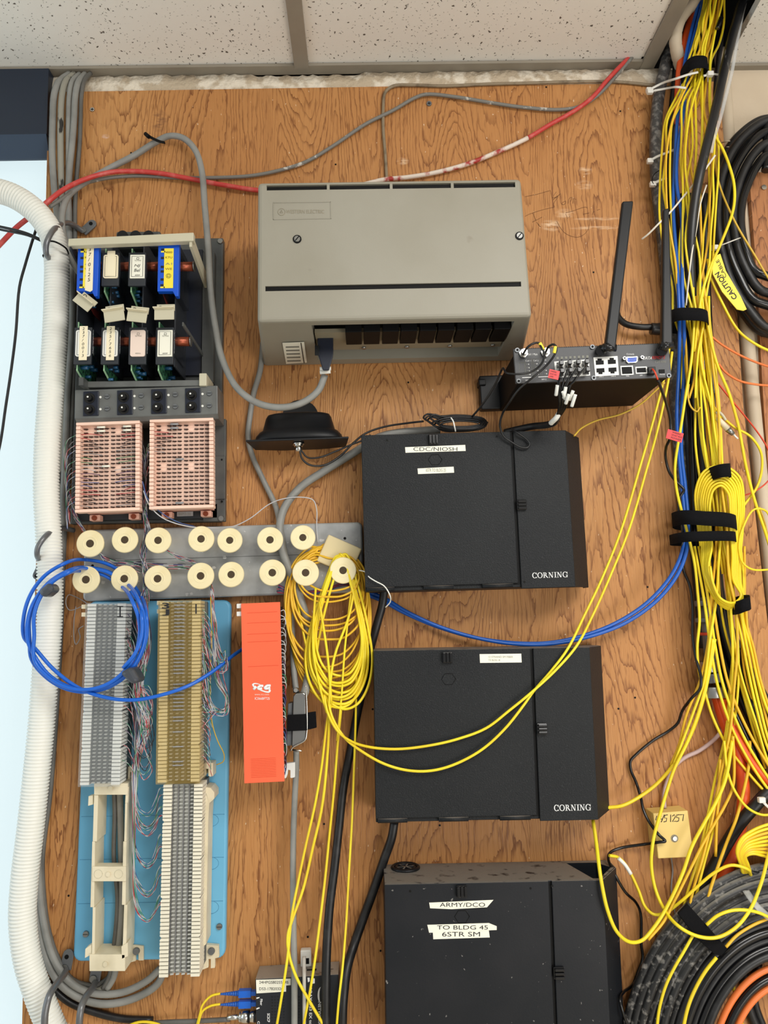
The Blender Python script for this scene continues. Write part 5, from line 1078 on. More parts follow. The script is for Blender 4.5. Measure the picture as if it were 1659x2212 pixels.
# metal cable rings
def ring(rod, taba, hole, w, label, dtab):
    o = bpy.data.objects.new('cable_ring', None); COL.objects.link(o); o.location = P(*taba[0], dtab/1000); tag(o, label, 'cable hanger', 'steel cable rings')
    L0 = o.location; mb = MB(); mb.tube([P(x, y, d/1000)-L0 for x, y, d in rod], pxm(w/2, .06), 12, 6); mb.build('bent_rod', M['conduit_steel'], o)
    (x0, y0), (x1, y1), tw = taba; a = P(x0, y0, dtab/1000)-L0; b = P(x1, y1, dtab/1000)-L0; dr = (b-a).normalized(); nn = Vector((-dr.z, 0, dr.x))*pxm(tw/2, .03)
    pts = [a-nn, a+nn]+[b+nn*math.cos(R(k))+dr*nn.length*math.sin(R(k)) for k in range(0, 181, 30)]
    mb = MB(); mb.prism([(p.x, p.z) for p in pts], -.0015, .0015); mb.build('flat_end', M['steel_dark'], o, bev=.0006)
    for k, (hx, hy, m2) in enumerate(hole):
        p = P(hx, hy, dtab/1000)-L0; MB().cyl((p.x, -.0012, p.z), (p.x, -.0022-.002*(m2 != 'black'), p.z), pxm(4.2 if m2 == 'black' else 7, .03), seg=16).build('screw' if m2 != 'black' else 'hole', M[m2], o)
    return o
ring([(180, 500, 24), (165, 490, 34), (150, 482, 50), (128, 487, 90), (110, 504, 118), (100, 528, 122), (100, 548, 116), (108, 560, 96)], ((179, 502), (199, 484), 20), ((181, 499, 'steel'), (197, 484, 'black')), 12, 'steel cable ring round the white tube just above the relay cage', 24)
ring([(160, 1146, 26), (140, 1142, 40), (115, 1146, 80), (95, 1162, 106), (82, 1182, 110), (80, 1198, 104), (86, 1212, 80), (88, 1226, 40)], ((89, 1224), (80, 1243), 18), ((80, 1244, 'black'),), 11, 'steel cable ring round the white tube beside the spool plate', 24)
ring([(142, 2096, 26), (138, 2106, 40), (120, 2128, 80), (106, 2152, 104), (98, 2185, 110), (96, 2215, 110), (97, 2260, 100)], ((142, 2094), (148, 2062), 22), ((141, 2090, 'steel'), (145, 2066, 'black')), 13, 'steel cable ring at the lower edge, nearer the window', 24)
ring([(205, 2122, 26), (202, 2132, 40), (186, 2152, 74), (176, 2175, 92), (172, 2200, 96), (171, 2260, 90)], ((204, 2120), (208, 2096), 22), ((203, 2113, 'steel'),), 13, 'steel cable ring at the lower edge, just under the empty bracket', 24)
# cables inside the bare bracket
for i, (x0, x1, x2, w, m_) in enumerate(((248, 246, 252, 9, 'grey_cable_dark'), (260, 262, 262, 13, 'grey_cable'))):
    cable('grey_cable', [(x0-2, 1690, 46), (x0, 1760, 46), (x1, 1850, 46), (x2+2, 1940, 46), (x2-2, 2010, 46), (x2-8, 2060, 44), (x2-16, 2110, 34), (x2-30, 2135, 30)], w, m_, ['thin grey cable behind the empty bracket', 'thicker grey cable behind the empty bracket'][i], 'cable', 'cables behind the empty bracket')
cable('black_cable', [(70, 2080, 24), (110, 2130, 24), (150, 2165, 24), (200, 2185, 24), (260, 2200, 24), (330, 2204, 24)], 14, 'black_rubber', 'black cable under the grey ones in the lower corner by the window', 'cable')
cable('coax_cable', [(280, 2224, 24), (320, 2212, 26), (360, 2208, 30), (420, 2206, 36), (497, 2202, 40)], 9, 'grey_cable_dark', 'dark grey coaxial cable plugged into the converter', 'cable')
cable('fiber_cable', [(90, 2196, 30), (125, 2210, 34), (150, 2222, 34)], 9, 'yellow', 'short yellow cord end in the lower corner by the window', 'cord')
cable('fiber_cable', [(260, 2224, 34), (300, 2208, 34), (340, 2212, 34), (370, 2230, 34)], 5, 'yellow', 'yellow cord just entering at the lower edge under the grey cables', 'cord')
cable('fiber_cable', [(476, 2146, 40), (455, 2152, 42), (437, 2172, 44), (432, 2190, 44), (424, 2220, 42)], 4.5, 'yellow', 'thin yellow cord leading to the upper blue plug', 'cord', 'cords at the blue plugs')
cable('fiber_cable', [(476, 2169, 40), (455, 2173, 42), (438, 2184, 44), (430, 2205, 44), (426, 2225, 42)], 4.5, 'yellow', 'thin yellow cord leading to the lower blue plug', 'cord', 'cords at the blue plugs')
# ================================================================ middle cables
cable('grey_cable', [(568, 740, 24), (562, 800, 24), (548, 850, 26), (540, 900, 26), (536, 945, 26), (545, 985, 26), (570, 1040, 26), (596, 1095, 28), (606, 1140, 42), (614, 1190, 44), (622, 1240, 44), (628, 1300, 40), (632, 1380, 50), (635, 1450, 60), (640, 1495, 70)], 13, 'grey_cable', 'slim grey cable coming down from behind the power unit to the silver plug', 'cable', res=6)
cable('grey_cable', [(950, 928, 30), (905, 931, 32), (860, 935, 32), (820, 944, 32), (790, 962, 32), (745, 990, 32), (700, 1018, 32), (650, 1052, 34), (615, 1096, 40), (604, 1140, 48), (608, 1180, 50), (622, 1225, 50), (642, 1275, 52), (660, 1330, 58), (670, 1390, 62), (668, 1440, 66), (660, 1490, 72), (652, 1510, 76)], 18, 'grey_cable', 'thick grey cable curving down from behind the CDC/NIOSH box through the yellow coil', 'cable', res=7)
cable('grey_cable', [(640, 1622, 74), (640, 1660, 66), (637, 1720, 56), (634, 1800, 50), (633, 1900, 56), (634, 2000, 66), (636, 2100, 74), (636, 2250, 74)], 13, 'grey_cable', 'straight pale grey cable hanging below the silver plug', 'cable')
cable('black_cable', [(830, 1275, 50), (826, 1305, 50), (814, 1350, 46), (798, 1410, 40), (785, 1480, 36), (772, 1540, 34), (757, 1620, 32), (742, 1700, 32), (732, 1790, 36), (722, 1880, 46), (712, 1960, 60), (706, 2050, 72), (704, 2120, 76), (703, 2250, 78)], 19, 'black_rubber', 'thick black cable dropping from the CDC/NIOSH box past the yellow coil', 'cable', res=7)
cable('black_cable', [(852, 1775, 40), (846, 1810, 40), (832, 1850, 36), (808, 1920, 34), (786, 1980, 34), (765, 2040, 40), (750, 2090, 60), (742, 2150, 74), (738, 2250, 76)], 19, 'black_rubber', 'thick black cable dropping from the middle black box', 'cable')
cable('blue_cable', [(796, 1286, 30), (830, 1300, 30), (870, 1322, 30), (940, 1352, 32), (1020, 1376, 36), (1100, 1388, 40), (1180, 1389, 44), (1250, 1376, 46), (1330, 1346, 50), (1400, 1300, 56), (1450, 1243, 62), (1474, 1190, 66), (1480, 1140, 64), (1474, 1060, 60), (1466, 980, 60), (1462, 900, 62), (1466, 800, 66), (1468, 720, 84), (1466, 640, 90), (1460, 540, 84), (1454, 450, 80), (1458, 350, 76), (1463, 260, 72), (1472, 190, 72), (1482, 120, 76), (1495, 60, 80), (1512, 0, 90), (1525, -40, 95)], 8.5, 'blue_cable', 'blue cable of the sagging pair, the one nearer the wall boxes', 'cable', 'pair of blue network cables', res=7)
cable('blue_cable', [(796, 1278, 30), (830, 1292, 30), (880, 1322, 32), (950, 1354, 34), (1030, 1378, 38), (1110, 1391, 42), (1190, 1391, 46), (1270, 1376, 50), (1350, 1346, 54), (1420, 1296, 60), (1464, 1240, 66), (1484, 1185, 70), (1486, 1120, 66), (1480, 1050, 62), (1472, 980, 62), (1472, 900, 66), (1478, 800, 70), (1478, 720, 86), (1474, 640, 92), (1474, 540, 88), (1472, 460, 86), (1462, 400, 84), (1463, 330, 80), (1474, 260, 76), (1482, 190, 76), (1490, 120, 80), (1504, 60, 84), (1520, 0, 94), (1534, -40, 98)], 8.5, 'blue_cable', 'blue cable of the sagging pair, the one nearer the yellow bundle', 'cable', 'pair of blue network cables', res=7)
# blue coil over the tube and block
pts = [(520, 1402, 60), (505, 1415, 70), (460, 1448, 90), (410, 1478, 108), (350, 1500, 118), (290, 1512, 120), (230, 1510, 118), (180, 1500, 116), (130, 1475, 114), (95, 1440, 112)]
for k in range(3):
    o_ = [(0, 0), (7, -6), (-3, 5)][k]; rr = 128-k*5
    C_ = (184+o_[0], 1362+o_[1]); n0 = 205 if k == 0 else 180
    for a_ in range(n0, n0-360+(0 if k < 2 else 90), -24):
        pts.append((C_[0]+rr*math.cos(R(a_))*1.0, C_[1]-rr*1.09*math.sin(R(a_))*(1 if k else 1.0), (110 if abs(((a_+180) % 360)-180) > 90 or a_ % 360 > 180 else 62)+k*6))
pts2 = []
def blue_loop(cx, cy, a_, b_, k, rot=0):
    out = []
    for j in range(0, 361, 20):
        t = R(j+150); x = cx+a_*math.cos(t); y = cy-b_*math.sin(t)
        fr_ = .5-.5*math.sin(t); dd = 60+62*min(1, max(0, (fr_*1.5-.05)));  dd = dd if x > 150 else max(dd, 116)
        if y < 1260 and x > 170: dd = 56
        out.append((x, y, dd+k*4))
    return out
path = [(530, 1398, 50), (505, 1415, 66), (460, 1450, 92), (410, 1480, 112), (350, 1501, 122), (290, 1512, 126), (230, 1507, 126), (170, 1486, 126), (115, 1445, 124), (75, 1400, 124)]
for k, (cx, cy, a_, b_) in enumerate(((184, 1352, 134, 143), (188, 1358, 126, 132), (180, 1362, 122, 128), (190, 1350, 118, 122))):
    n = 18; st = 190
    for j in range(n if k < 3 else 13):
        t = R(st-j*20); x = cx+a_*math.cos(t); y = cy-b_*math.sin(t)
        top = y < 1290 and x > 160
        path.append((x, y, (54 if top else 122)+k*5 if x > 120 or top else 122+k*4))
cable('blue_coil', path, 8, 'blue_cable_light', 'bright blue cable coil hung over the lower spools and the white tube', 'cable coil', res=6)
o = fr1; 
def wrap(x0, y0, x1, y1, d0, d1, m_, name, label, cat, th=.002):
    pass
def tape(px, d0, d1, name, m_, label, cat='tape', group=None, bev=.0015):
    f = Fr(px[0], px[1], px[2], px[3], d1, ang=0); o = bpy.data.objects.new(name, None); 
    mb = MB(); f.poly(mb, px, d0, d1); o = mb.build(name, M[m_], None, bev, 3); o.location = f.c; return tag(o, label, cat, group)
mat('tape_grey', (66, 70, 78), .3)
tape([(105, 1256), (117, 1273), (93, 1293), (79, 1277)], .112, .142, 'wrapping_tape', 'tape_grey', 'dark tape round the blue coil where it crosses the white tube', bev=.006)
tape([(283, 1439), (302, 1472), (284, 1480), (256, 1454)], .112, .150, 'wrapping_tape', 'tape_grey', 'grey tape round the blue coil over the clear-covered block', bev=.006)
# ================================================================ jumper wires
PAIRS = [('wire_white', 'wire_green'), ('wire_white', 'wire_red'), ('wire_grey', 'wire_dark'), ('wire_dark', 'wire_dark'), ('wire_white', 'wire_blue'), ('wire_red', 'wire_white'), ('wire_green', 'wire_white'), ('wire_grey', 'wire_violet')]
def jumper(pts, pair, w, label, group, seed=0):
    pp = [P(x, y, d/1000) for x, y, d in pts]; c, _ = crom(pp, 8); a = []; b = []; r = pxm(w*.4, .07)
    for i, p in enumerate(c):
        q = i*.85+seed; off = Vector((math.cos(q), math.sin(q), 0))*r*.9; a.append(p+off); b.append(p-off)
    mb = MB(); mb.tube(a, r, 5, spline=False); mb.cur = 1; mb.tube(b, r, 5, spline=False)
    return tag(mb.build('jumper_wire', [M[pair[0]], M[pair[1]]]), label, 'wire', group)
rj = random.Random(11)
def J(v, a): return v+rj.uniform(-a, a)
# trunk between the pink blocks down through the spools
for i in range(26):
    s = rj.uniform(-12, 12); top = rj.uniform(930, 1090); side = -1 if i % 2 else 1
    x0 = 304 if side < 0 else 321; e = rj.uniform(-11, 11)
    pts = [(x0, top, 84), (312+side*2+s*.2, top+20, 70), (J(313, 4), 1108, 62), (318+s*.6, 1150, 60), (308+s*.6, 1200, 58), (J(315, 7), 1240, 62), (312+s*.9, 1290, 66)]
    if i % 3 == 0: pts += [(J(306, 8), 1360, 70), (J(308, 10), 1450, 74)]
    jumper(pts, PAIRS[[2, 3, 1, 2, 0, 3, 4, 7][i % 8]], 1.7, 'twisted jumper wire in the dense bunch between the pink blocks and the middle spools', 'jumper wires in the middle bunch', i)
# left side of the window-side pink block
for i in range(14):
    y = 940+i*11; b = rj.uniform(4, 20); pts = [(163, y, 84), (150-b*.3, y+14, 74), (148-b*.5+i*.4, y+60, 66), (J(150, 5), 1080, 60), (J(166, 5), 1120, 56), (J(182, 5), 1150, 54)]
    jumper(pts, PAIRS[[0, 2, 1, 4, 3][i % 5]], 1.6, 'twisted jumper wire on the window side of the pink blocks', 'jumper wires at the window side', i)
# across the plate between the spools
for i in range(9):
    jumper([(J(210, 4), 1192, 52), (J(235, 6), 1206+i*1.5, 50), (J(280, 8), 1212+i*2, 50), (J(310, 6), 1222+i*2.4, 52), (J(322, 4), 1240, 54)], PAIRS[(i*3) % 8], 1.6, 'jumper wire crossing the plate from the first upper spool to the middle bunch', 'jumper wires across the plate', i)
for i in range(8):
    jumper([(J(262, 5), 1232, 50), (J(300, 6), 1214+i, 50), (J(350, 6), 1217+i*1.6, 50), (J(395, 5), 1218+i*1.6, 50), (J(425, 5), 1224+i, 50)], PAIRS[(i*5+2) % 8], 1.6, 'jumper wire crossing the plate toward the fourth lower spool', 'jumper wires to the fourth lower spool', i)
for i in range(6):
    jumper([(J(358, 3), 1188, 50), (J(385, 4), 1201+i, 50), (J(412, 4), 1210+i, 50), (J(428, 3), 1222, 50)], PAIRS[(i*3+1) % 8], 1.6, 'jumper wire slanting between the third upper and fourth lower spool', 'jumper wires between third and fourth spool', i)
# down along the far side of the amber block, in loops
for i in range(16):
    y = 1330+i*16; xx = J(472, 14); low = y+rj.uniform(60, 150)
    if low > 1545: low = 1545+rj.uniform(-12, 5)
    jumper([(J(456, 3), 1262, 52), (J(458, 4), 1290, 56), (J(462, 7), 1350, 64), (J(474, 10), (1350+low)/2+20, 74), (J(490, 5), low-30, 80), (J(484, 6), low-4, 84), (J(466, 4), low-6, 86), (J(448, 4), (low+y)/2, 90), (437, y, 92)], PAIRS[[0, 1, 2, 5, 6, 4][i % 6]], 1.7, 'jumper wire looping down beside the amber-covered block', 'jumper wires beside the amber cover', i)
for i in range(22):
    y = 1316+i*15; jumper([(437, y, 92), (444, y+8, 90), (J(452, 2), y+24, 84), (J(455, 3), y+46, 76)], PAIRS[[0, 1, 5, 2, 6][i % 5]], 1.5, 'short jumper wire leaving the edge of the amber-covered block', 'short wires at the amber cover', i)
for i in range(20):
    y = 1318+i*17; jumper([(268-i*.25, y, 88), (276, y+8, 86), (J(286, 3), y+26, 80), (J(293, 4), y+52, 74)], PAIRS[[7, 2, 1, 3, 0][i % 5]], 1.4, 'short jumper wire leaving the edge of the clear-covered block', 'short wires at the clear cover', i)
# long bunch hanging between the two upper blocks and sweeping to the lower block
for i in range(20):
    y = [1700, 1716, 1740, 1760, 1800, 1824, 1870, 1890, 1930, 1948][i % 10]+rj.uniform(-3, 3); sag = y+[60, 72, 50, 44, 66, 50, 62, 50, 58, 44][i % 10]; sag = min(sag+rj.uniform(-4, 4), 1992)
    xl = 283+i*.7
    jumper([(J(300, 7), 1290, 66), (J(305, 9), 1350, 72), (J(307, 10), 1430, 76), (J(300, 14), 1500, 82), (J(312, 12), 1570, 84), (J(296, 8), 1640, 80), (J(290, 5), (1650+sag)/2, 74), (J(292, 4), sag-50, 68), (J(304, 4), sag-12, 64), (318, sag, 64), (J(332, 3), sag-14, 70), (345, y+4, 84), (356, y, 90)], PAIRS[[0, 1, 6, 5, 4, 2][i % 6]], 1.7, 'long jumper wire sagging across the blue board to the uncovered block', 'long sagging jumper wires', i)
for i in range(16):
    lo = rj.uniform(1530, 1690); jumper([(J(312, 8), 1290, 66), (J(318, 8), 1400, 74), (J(300, 10), 1480, 80), (J(318, 10), lo-60, 84), (J(326, 6), lo-20, 84), (J(314, 5), lo, 84), (J(302, 5), lo-14, 82), (J(296, 7), lo-80, 82), (J(290, 5), lo-150, 80), (J(277, 3), lo-180, 84)], PAIRS[[1, 3, 0, 2, 5, 7][i % 6]], 1.7, 'jumper wire hanging in a loop between the two covered blocks', 'looping wires between covered blocks', i)
cable('thin_wire', [(310, 1060, 92), (322, 1090, 90), (350, 1118, 84), (400, 1136, 78), (450, 1140, 60), (500, 1138, 48), (540, 1120, 44), (580, 1090, 42), (610, 1078, 44), (650, 1074, 44), (676, 1080, 42), (684, 1100, 40), (684, 1140, 40), (687, 1172, 42)], 2.4, 'wire_white', 'fine white wire arching from the pink block over the grey cables', 'wire')
cable('thin_wire', [(308, 1040, 94), (318, 1075, 92), (345, 1105, 86), (385, 1128, 80), (420, 1137, 66)], 2, 'wire_blue', 'fine blue wire beside the white arching one', 'wire')
cable('thin_wire', [(184, 1307, 60), (150, 1318, 56), (142, 1300, 52), (148, 1285, 50), (165, 1290, 50), (186, 1302, 52)], 1.8, 'wire_grey', 'stray grey wire loop beside the top of the clear-covered block', 'wire')
cable('thin_wire', [(180, 1352, 80), (170, 1360, 70), (173, 1378, 60), (164, 1392, 58), (160, 1380, 56), (160, 1340, 52), (164, 1310, 50)], 1.8, 'wire_grey', 'stray kinked wire at the window side of the clear-covered block', 'wire')
cable('thin_wire', [(455, 1290, 60), (457, 1380, 70), (454, 1470, 76), (458, 1560, 76), (470, 1600, 74), (484, 1630, 70), (482, 1645, 66), (468, 1652, 62)], 2.2, 'yellow_dull', 'single thin yellow wire hanging down beside the amber-covered block', 'wire')
cable('thin_wire', [(776, 1232, 70), (788, 1235, 84), (799, 1248, 112), (812, 1256, 114), (830, 1266, 114), (842, 1285, 114), (843, 1300, 100), (833, 1312, 90)], 2.6, 'white', 'kinked white wire sticking out beside the last spool', 'wire')
for i in range(10): cable('thin_wire', [(J(600, 3), 1262+i*2, 50), (J(640, 4), J(1280, 4), 46), (J(700, 5), J(1275, 5), 46), (J(750, 4), J(1262, 6), 46), (J(775, 3), J(1270, 4), 44)], 2, ['wire_violet', 'wire_red', 'wire_blue', 'wire_dark'][i % 4], 'fine dark wire running behind the yellow coil', 'wire', 'fine wires behind the yellow coil')
# ================================================================ yellow cords, middle
def coil_path(turns, res=20, jit=0, seed=0):
    rn = random.Random(seed); out = []
    for (cx, yt, yb, al, ar, d, egg) in turns:
        cy = (yt+yb)/2; b = (yb-yt)/2; jx = rn.uniform(-jit, jit)
        for j in range(res):
            t = 2*math.pi*j/res; u = (1-math.cos(t))/2; s = math.sin(t); a = al if s < 0 else ar
            w = min(1.0, egg+(1-egg)*u*1.35) if egg < 1 else 1
            dd = d + 22*u
            x = cx+jx+a*s*w; x = cx+jx+math.copysign(abs(a*w)*abs(s)**.85, s)
            out.append((x, cy-b*math.cos(t)+rn.uniform(-jit*.4, jit*.4), dd+rn.uniform(-2, 2)))
    return out
rear = [(708, 1178, 1505, 78, 92, 46, 1), (706, 1182, 1478, 84, 90, 48, 1), (708, 1188, 1452, 86, 86, 50, 1), (706, 1176, 1420, 88, 88, 46, 1), (710, 1190, 1382, 80, 84, 52, 1), (706, 1198, 1362, 72, 80, 50, 1), (706, 1184, 1352, 80, 88, 48, 1)]
cable('fiber_coil', coil_path(rear, 20, 3, 1), 5, 'yellow_warm', 'rear yellow cord coil wrapped round the last two lower spools, longest loops', 'cord coil', 'yellow cord coils on the spools', res=5, seg=6)
rear2 = [(704, 1194, 1340, 70, 76, 52, 1), (708, 1206, 1290, 62, 66, 54, 1), (706, 1202, 1300, 64, 68, 50, 1), (712, 1212, 1276, 52, 60, 50, 1), (700, 1188, 1440, 84, 84, 52, 1), (704, 1182, 1466, 84, 90, 50, 1), (706, 1178, 1492, 82, 92, 48, 1)]
cable('fiber_coil', coil_path(rear2, 20, 3, 2), 4.6, 'yellow_warm', 'rear yellow cord coil with short inner loops between the last two lower spools', 'cord coil', 'yellow cord coils on the spools', res=5, seg=6)
front = [(736, 1196, 1512, 78, 62, 60, .3), (738, 1200, 1496, 72, 58, 62, .3), (734, 1198, 1528, 84, 60, 60, .3), (736, 1202, 1482, 66, 56, 64, .3), (740, 1200, 1520, 78, 62, 62, .3)]
cable('fiber_coil', coil_path(front, 20, 3, 3), 6, 'yellow', 'bright front yellow cord coil hanging in a tear shape from the last spool', 'cord coil', 'yellow cord coils on the spools', res=5, seg=8)
front2 = [(738, 1198, 1506, 76, 56, 66, .3), (735, 1204, 1476, 64, 54, 66, .3), (742, 1196, 1532, 70, 66, 64, .3), (736, 1206, 1460, 60, 52, 62, .3)]
cable('fiber_coil', coil_path(front2, 20, 4, 4), 5.6, 'yellow', 'second bright yellow cord coil hanging from the last spool, slightly narrower', 'cord coil', 'yellow cord coils on the spools', res=5, seg=8)
# loose arcs across the coil
arcs = [([(640, 1290, 60), (668, 1420, 76), (700, 1500, 84), (715, 1530, 86)], 5), ([(770, 1240, 64), (754, 1330, 80), (722, 1420, 88), (712, 1500, 90), (712, 1560, 84)], 5.5), ([(690, 1300, 84), (708, 1420, 90), (716, 1520, 90)], 5.5), ([(762, 1250, 66), (745, 1400, 84), (738, 1500, 86), (728, 1600, 78)], 4.5), ([(682, 1270, 74), (676, 1400, 86), (690, 1480, 88), (706, 1540, 88)], 5)]
for i, (p_, w) in enumerate(arcs): cable('fiber_cable', p_, w, 'yellow', 'yellow cord slanting loosely down across the coil loops on the spools', 'cord', 'loose cords over the coil')
# tails to the floor
T = [([(715, 1515, 88), (705, 1570, 80), (694, 1660, 74), (680, 1740, 70), (662, 1820, 68), (645, 1900, 70), (630, 1980, 80), (622, 2060, 92), (612, 2130, 94), (597, 2220, 90), (590, 2260, 88)], 5.5, 'yellow cord hanging from the coil to the converter, crossing its number label'),
     ([(712, 1530, 88), (708, 1620, 76), (696, 1740, 72), (676, 1830, 70), (655, 1920, 72), (632, 1985, 80), (622, 2020, 88), (624, 2060, 90), (640, 2110, 90), (670, 2165, 86), (700, 2216, 80), (720, 2250, 78)], 6, 'yellow cord hanging from the coil, then kinking across the converter front'),
     ([(738, 1520, 84), (730, 1600, 74), (722, 1700, 66), (712, 1800, 62), (702, 1900, 66), (690, 2000, 78), (678, 2090, 86), (668, 2150, 84), (655, 2220, 80), (650, 2260, 80)], 5.5, 'yellow cord hanging straight, between the grey and the first black cable'),
     ([(770, 1460, 80), (768, 1560, 68), (764, 1680, 58), (760, 1780, 56), (754, 1880, 62), (748, 1990, 74), (740, 2090, 88), (732, 2160, 92), (724, 2260, 90)], 5, 'yellow cord hanging straightest, over the gap between the two black cables'),
     ([(700, 1500, 86), (708, 1540, 92), (730, 1580, 96), (760, 1602, 104), (800, 1614, 114), (860, 1618, 116), (930, 1610, 116), (990, 1596, 116), (1050, 1573, 116), (1100, 1535, 117), (1150, 1494, 118), (1200, 1448, 116), (1245, 1396, 112), (1280, 1330, 92), (1320, 1240, 84), (1360, 1140, 80), (1395, 1020, 80), (1420, 930, 82), (1444, 820, 86), (1452, 760, 90)], 5.6, 'yellow cord sagging across the middle black box, upper of the two'),
     ([(708, 1510, 86), (718, 1550, 92), (745, 1594, 98), (780, 1622, 110), (830, 1650, 116), (880, 1664, 117), (930, 1665, 117), (980, 1652, 117), (1040, 1620, 117), (1090, 1575, 117), (1130, 1525, 116), (1152, 1494, 112), (1190, 1450, 112), (1226, 1402, 112), (1262, 1330, 92), (1300, 1250, 84), (1340, 1150, 80), (1382, 1010, 80), (1412, 905, 80), (1436, 810, 84), (1446, 750, 88)], 5.8, 'yellow cord sagging across the middle black box, lower of the two')]
for p_, w, l in T: cable('fiber_cable', p_, w, 'yellow', l, 'cord', 'long yellow cords from the spool coil', res=7)
cable('fiber_cable', [(1240, 942, 90), (1256, 925, 84), (1290, 908, 80), (1340, 895, 80), (1385, 872, 84), (1415, 845, 96), (1436, 826, 104)], 4.2, 'yellow_dull', 'thin dull yellow cord rising from the CDC/NIOSH box to the router corner', 'cord')
# cable tie mount at the converter
fr = Fr((649, 2053), (672, 2052), (672, 2092), (649, 2093), .03, ang=0); t = fr.thing('tie_mount', 'white plastic cable tie mount above the converter', 'cable tie mount')
MB().box(-fr.w/2, fr.w/2, -.03, -.0187, -fr.h/2, fr.h/2).build('mount_body', M['tie_white'], t, bev=.002)
p = fr.L(664, 2076, .03); MB().box(p.x-.0025, p.x+.0025, -.0303, -.029, p.z-.004, p.z+.004).build('mount_slot', M['black'], t)
MB().tube([fr.L(657, 2066, .034), fr.L(657, 2090, .05), fr.L(657, 2110, .066), fr.L(657, 2260, .067)], .0026, 6, flat=.35).build('tie_strap', M['tie_white'], t)
# ================================================================ around the router and dome aerial
cable('antenna_lead', [(648, 974, 100), (652, 990, 96), (668, 1004, 90), (700, 1005, 80), (735, 985, 70), (762, 958, 60), (790, 936, 50), (830, 922, 46), (880, 914, 50), (915, 910, 60)], 4.5, 'black_rubber', 'black lead from the dome antenna, the longer lower loop', 'lead', 'leads of the dome antenna')
cable('antenna_lead', [(650, 972, 96), (664, 988, 90), (690, 988, 80), (725, 975, 70), (755, 962, 62), (790, 948, 56), (800, 940, 50)], 4, 'black_rubber', 'black lead from the dome antenna, the shorter upper one', 'lead', 'leads of the dome antenna')
hp = []
for k in range(9):
    for j in range(12):
        tt = R(30*j); hp.append((984+k*1.5+(66-k*3)*math.cos(tt)*1.05, 912+(k % 3)*3+(15-k*.8)*math.sin(tt)-(10 if math.cos(tt) < -.7 and k < 4 else 0), 66+k*4+6*math.sin(tt)))
cable('coiled_lead', hp, 4.4, 'black_rubber', 'black lead coiled and resting on top of the CDC/NIOSH box', 'coiled lead', res=4, seg=6)
cable('bread_tie', [(974, 902, 112), (979, 910, 114), (982, 922, 112), (984, 932, 104)], 3, 'white', 'white twist tie round the coiled black lead', 'cable tie')
cable('antenna_lead', [(1130, 765, 197), (1140, 750, 215), (1152, 742, 218), (1163, 741, 216), (1170, 752, 222), (1176, 764, 222), (1170, 785, 214), (1150, 802, 206), (1120, 808, 204), (1095, 806, 198), (1086, 796, 180), (1070, 830, 150), (1045, 870, 120), (1020, 900, 90)], 5, 'black_rubber', 'black lead of the first gold coax socket, looping across the router face', 'lead', 'leads at the gold sockets', res=7)
cable('antenna_lead', [(1178, 762, 197), (1186, 748, 214), (1196, 744, 220), (1202, 752, 222), (1198, 766, 220), (1180, 790, 210), (1150, 816, 204), (1120, 842, 190), (1100, 870, 170), (1085, 895, 140), (1080, 920, 124), (1088, 942, 116), (1105, 955, 114), (1125, 966, 114), (1140, 966, 114), (1144, 958, 114), (1134, 946, 114), (1118, 935, 116), (1105, 926, 106)], 5, 'black_rubber', 'black lead of the second gold coax socket, hanging onto the black box', 'lead', 'leads at the gold sockets', res=7)
for i, (a_, b_) in enumerate((((1166, 741, 219), (1174, 756, 222)), ((1200, 749, 222), (1197, 763, 221)))): cable('cable_marker', [a_, ((a_[0]+b_[0])/2, (a_[1]+b_[1])/2, a_[2]), b_], 8, 'label_yellow', ['yellow marker sleeve on the first antenna lead at the router', 'yellow marker sleeve on the second antenna lead at the router'][i], 'cable marker', 'yellow marker sleeves')
# telephone leads out of the router
pl0 = None
for i in range(8):
    c, r_ = i % 4, i//4; x = 1209+c*18.3+r_*2; y = 788-c*1+r_*17
    o = bpy.data.objects.new('phone_plug', None); COL.objects.link(o); o.location = P(x, y, .192)
    tag(o, f'small black phone plug in the {["upper", "lower"][r_]} row of the router, {NTH[c]} from the antenna sockets', 'plug', 'phone plugs in the router')
    s = pxm(1, .19); MB().box(-4.5*s, 4.5*s, -.012, .006, -5*s, 4*s).box(-2*s, 2*s, -.013, -.002, 4*s, 5.5*s).build('plug_body', M['black_gloss'], o, bev=.0005)
    if i == 7: continue
    k = i*1.2
    cable('phone_lead', [(x, y+2, 204), (x+1, y+8, 214), (x-2-c*3, y+22, 212), (1206+c*8+r_*4, 838, 206), (1208+c*7+r_*2, 862, 196), (1206+c*3.4+k*.4, 888, 176), (1200+c*1.6, 905, 160)], 4.6, 'black_gloss', f'black phone lead from the {["upper", "lower"][r_]} row of the router, {NTH[c]} from the antenna sockets', 'lead', 'phone leads below the router')
for i, (x0, y0, x1, y1) in enumerate(((1204, 832, 1201, 854), (1216, 846, 1221, 862), (1222, 836, 1218, 860), (1238, 844, 1230, 864), (1229, 852, 1222, 872), (1243, 852, 1235, 878))):
    cable('cable_marker', [(x0, y0, 210), ((x0+x1)/2, (y0+y1)/2, 206), (x1, y1, 200)], 8, 'white', f'white marker flag on the phone leads, {NTH[i]} from the antenna sockets', 'cable marker', 'white marker flags')
cable('sleeved_cable', [(1203, 902, 162), (1198, 912, 150), (1180, 918, 130), (1150, 921, 104), (1120, 927, 92), (1090, 934, 80)], 15, 'black_rubber', 'thick black sleeve gathering the phone leads behind the black box', 'cable')
cable('wrapping_tape', [(1208, 892, 168), (1202, 902, 166), (1194, 910, 158), (1190, 914, 152)], 12, 'white', 'white tape round the gathered phone leads', 'tape')
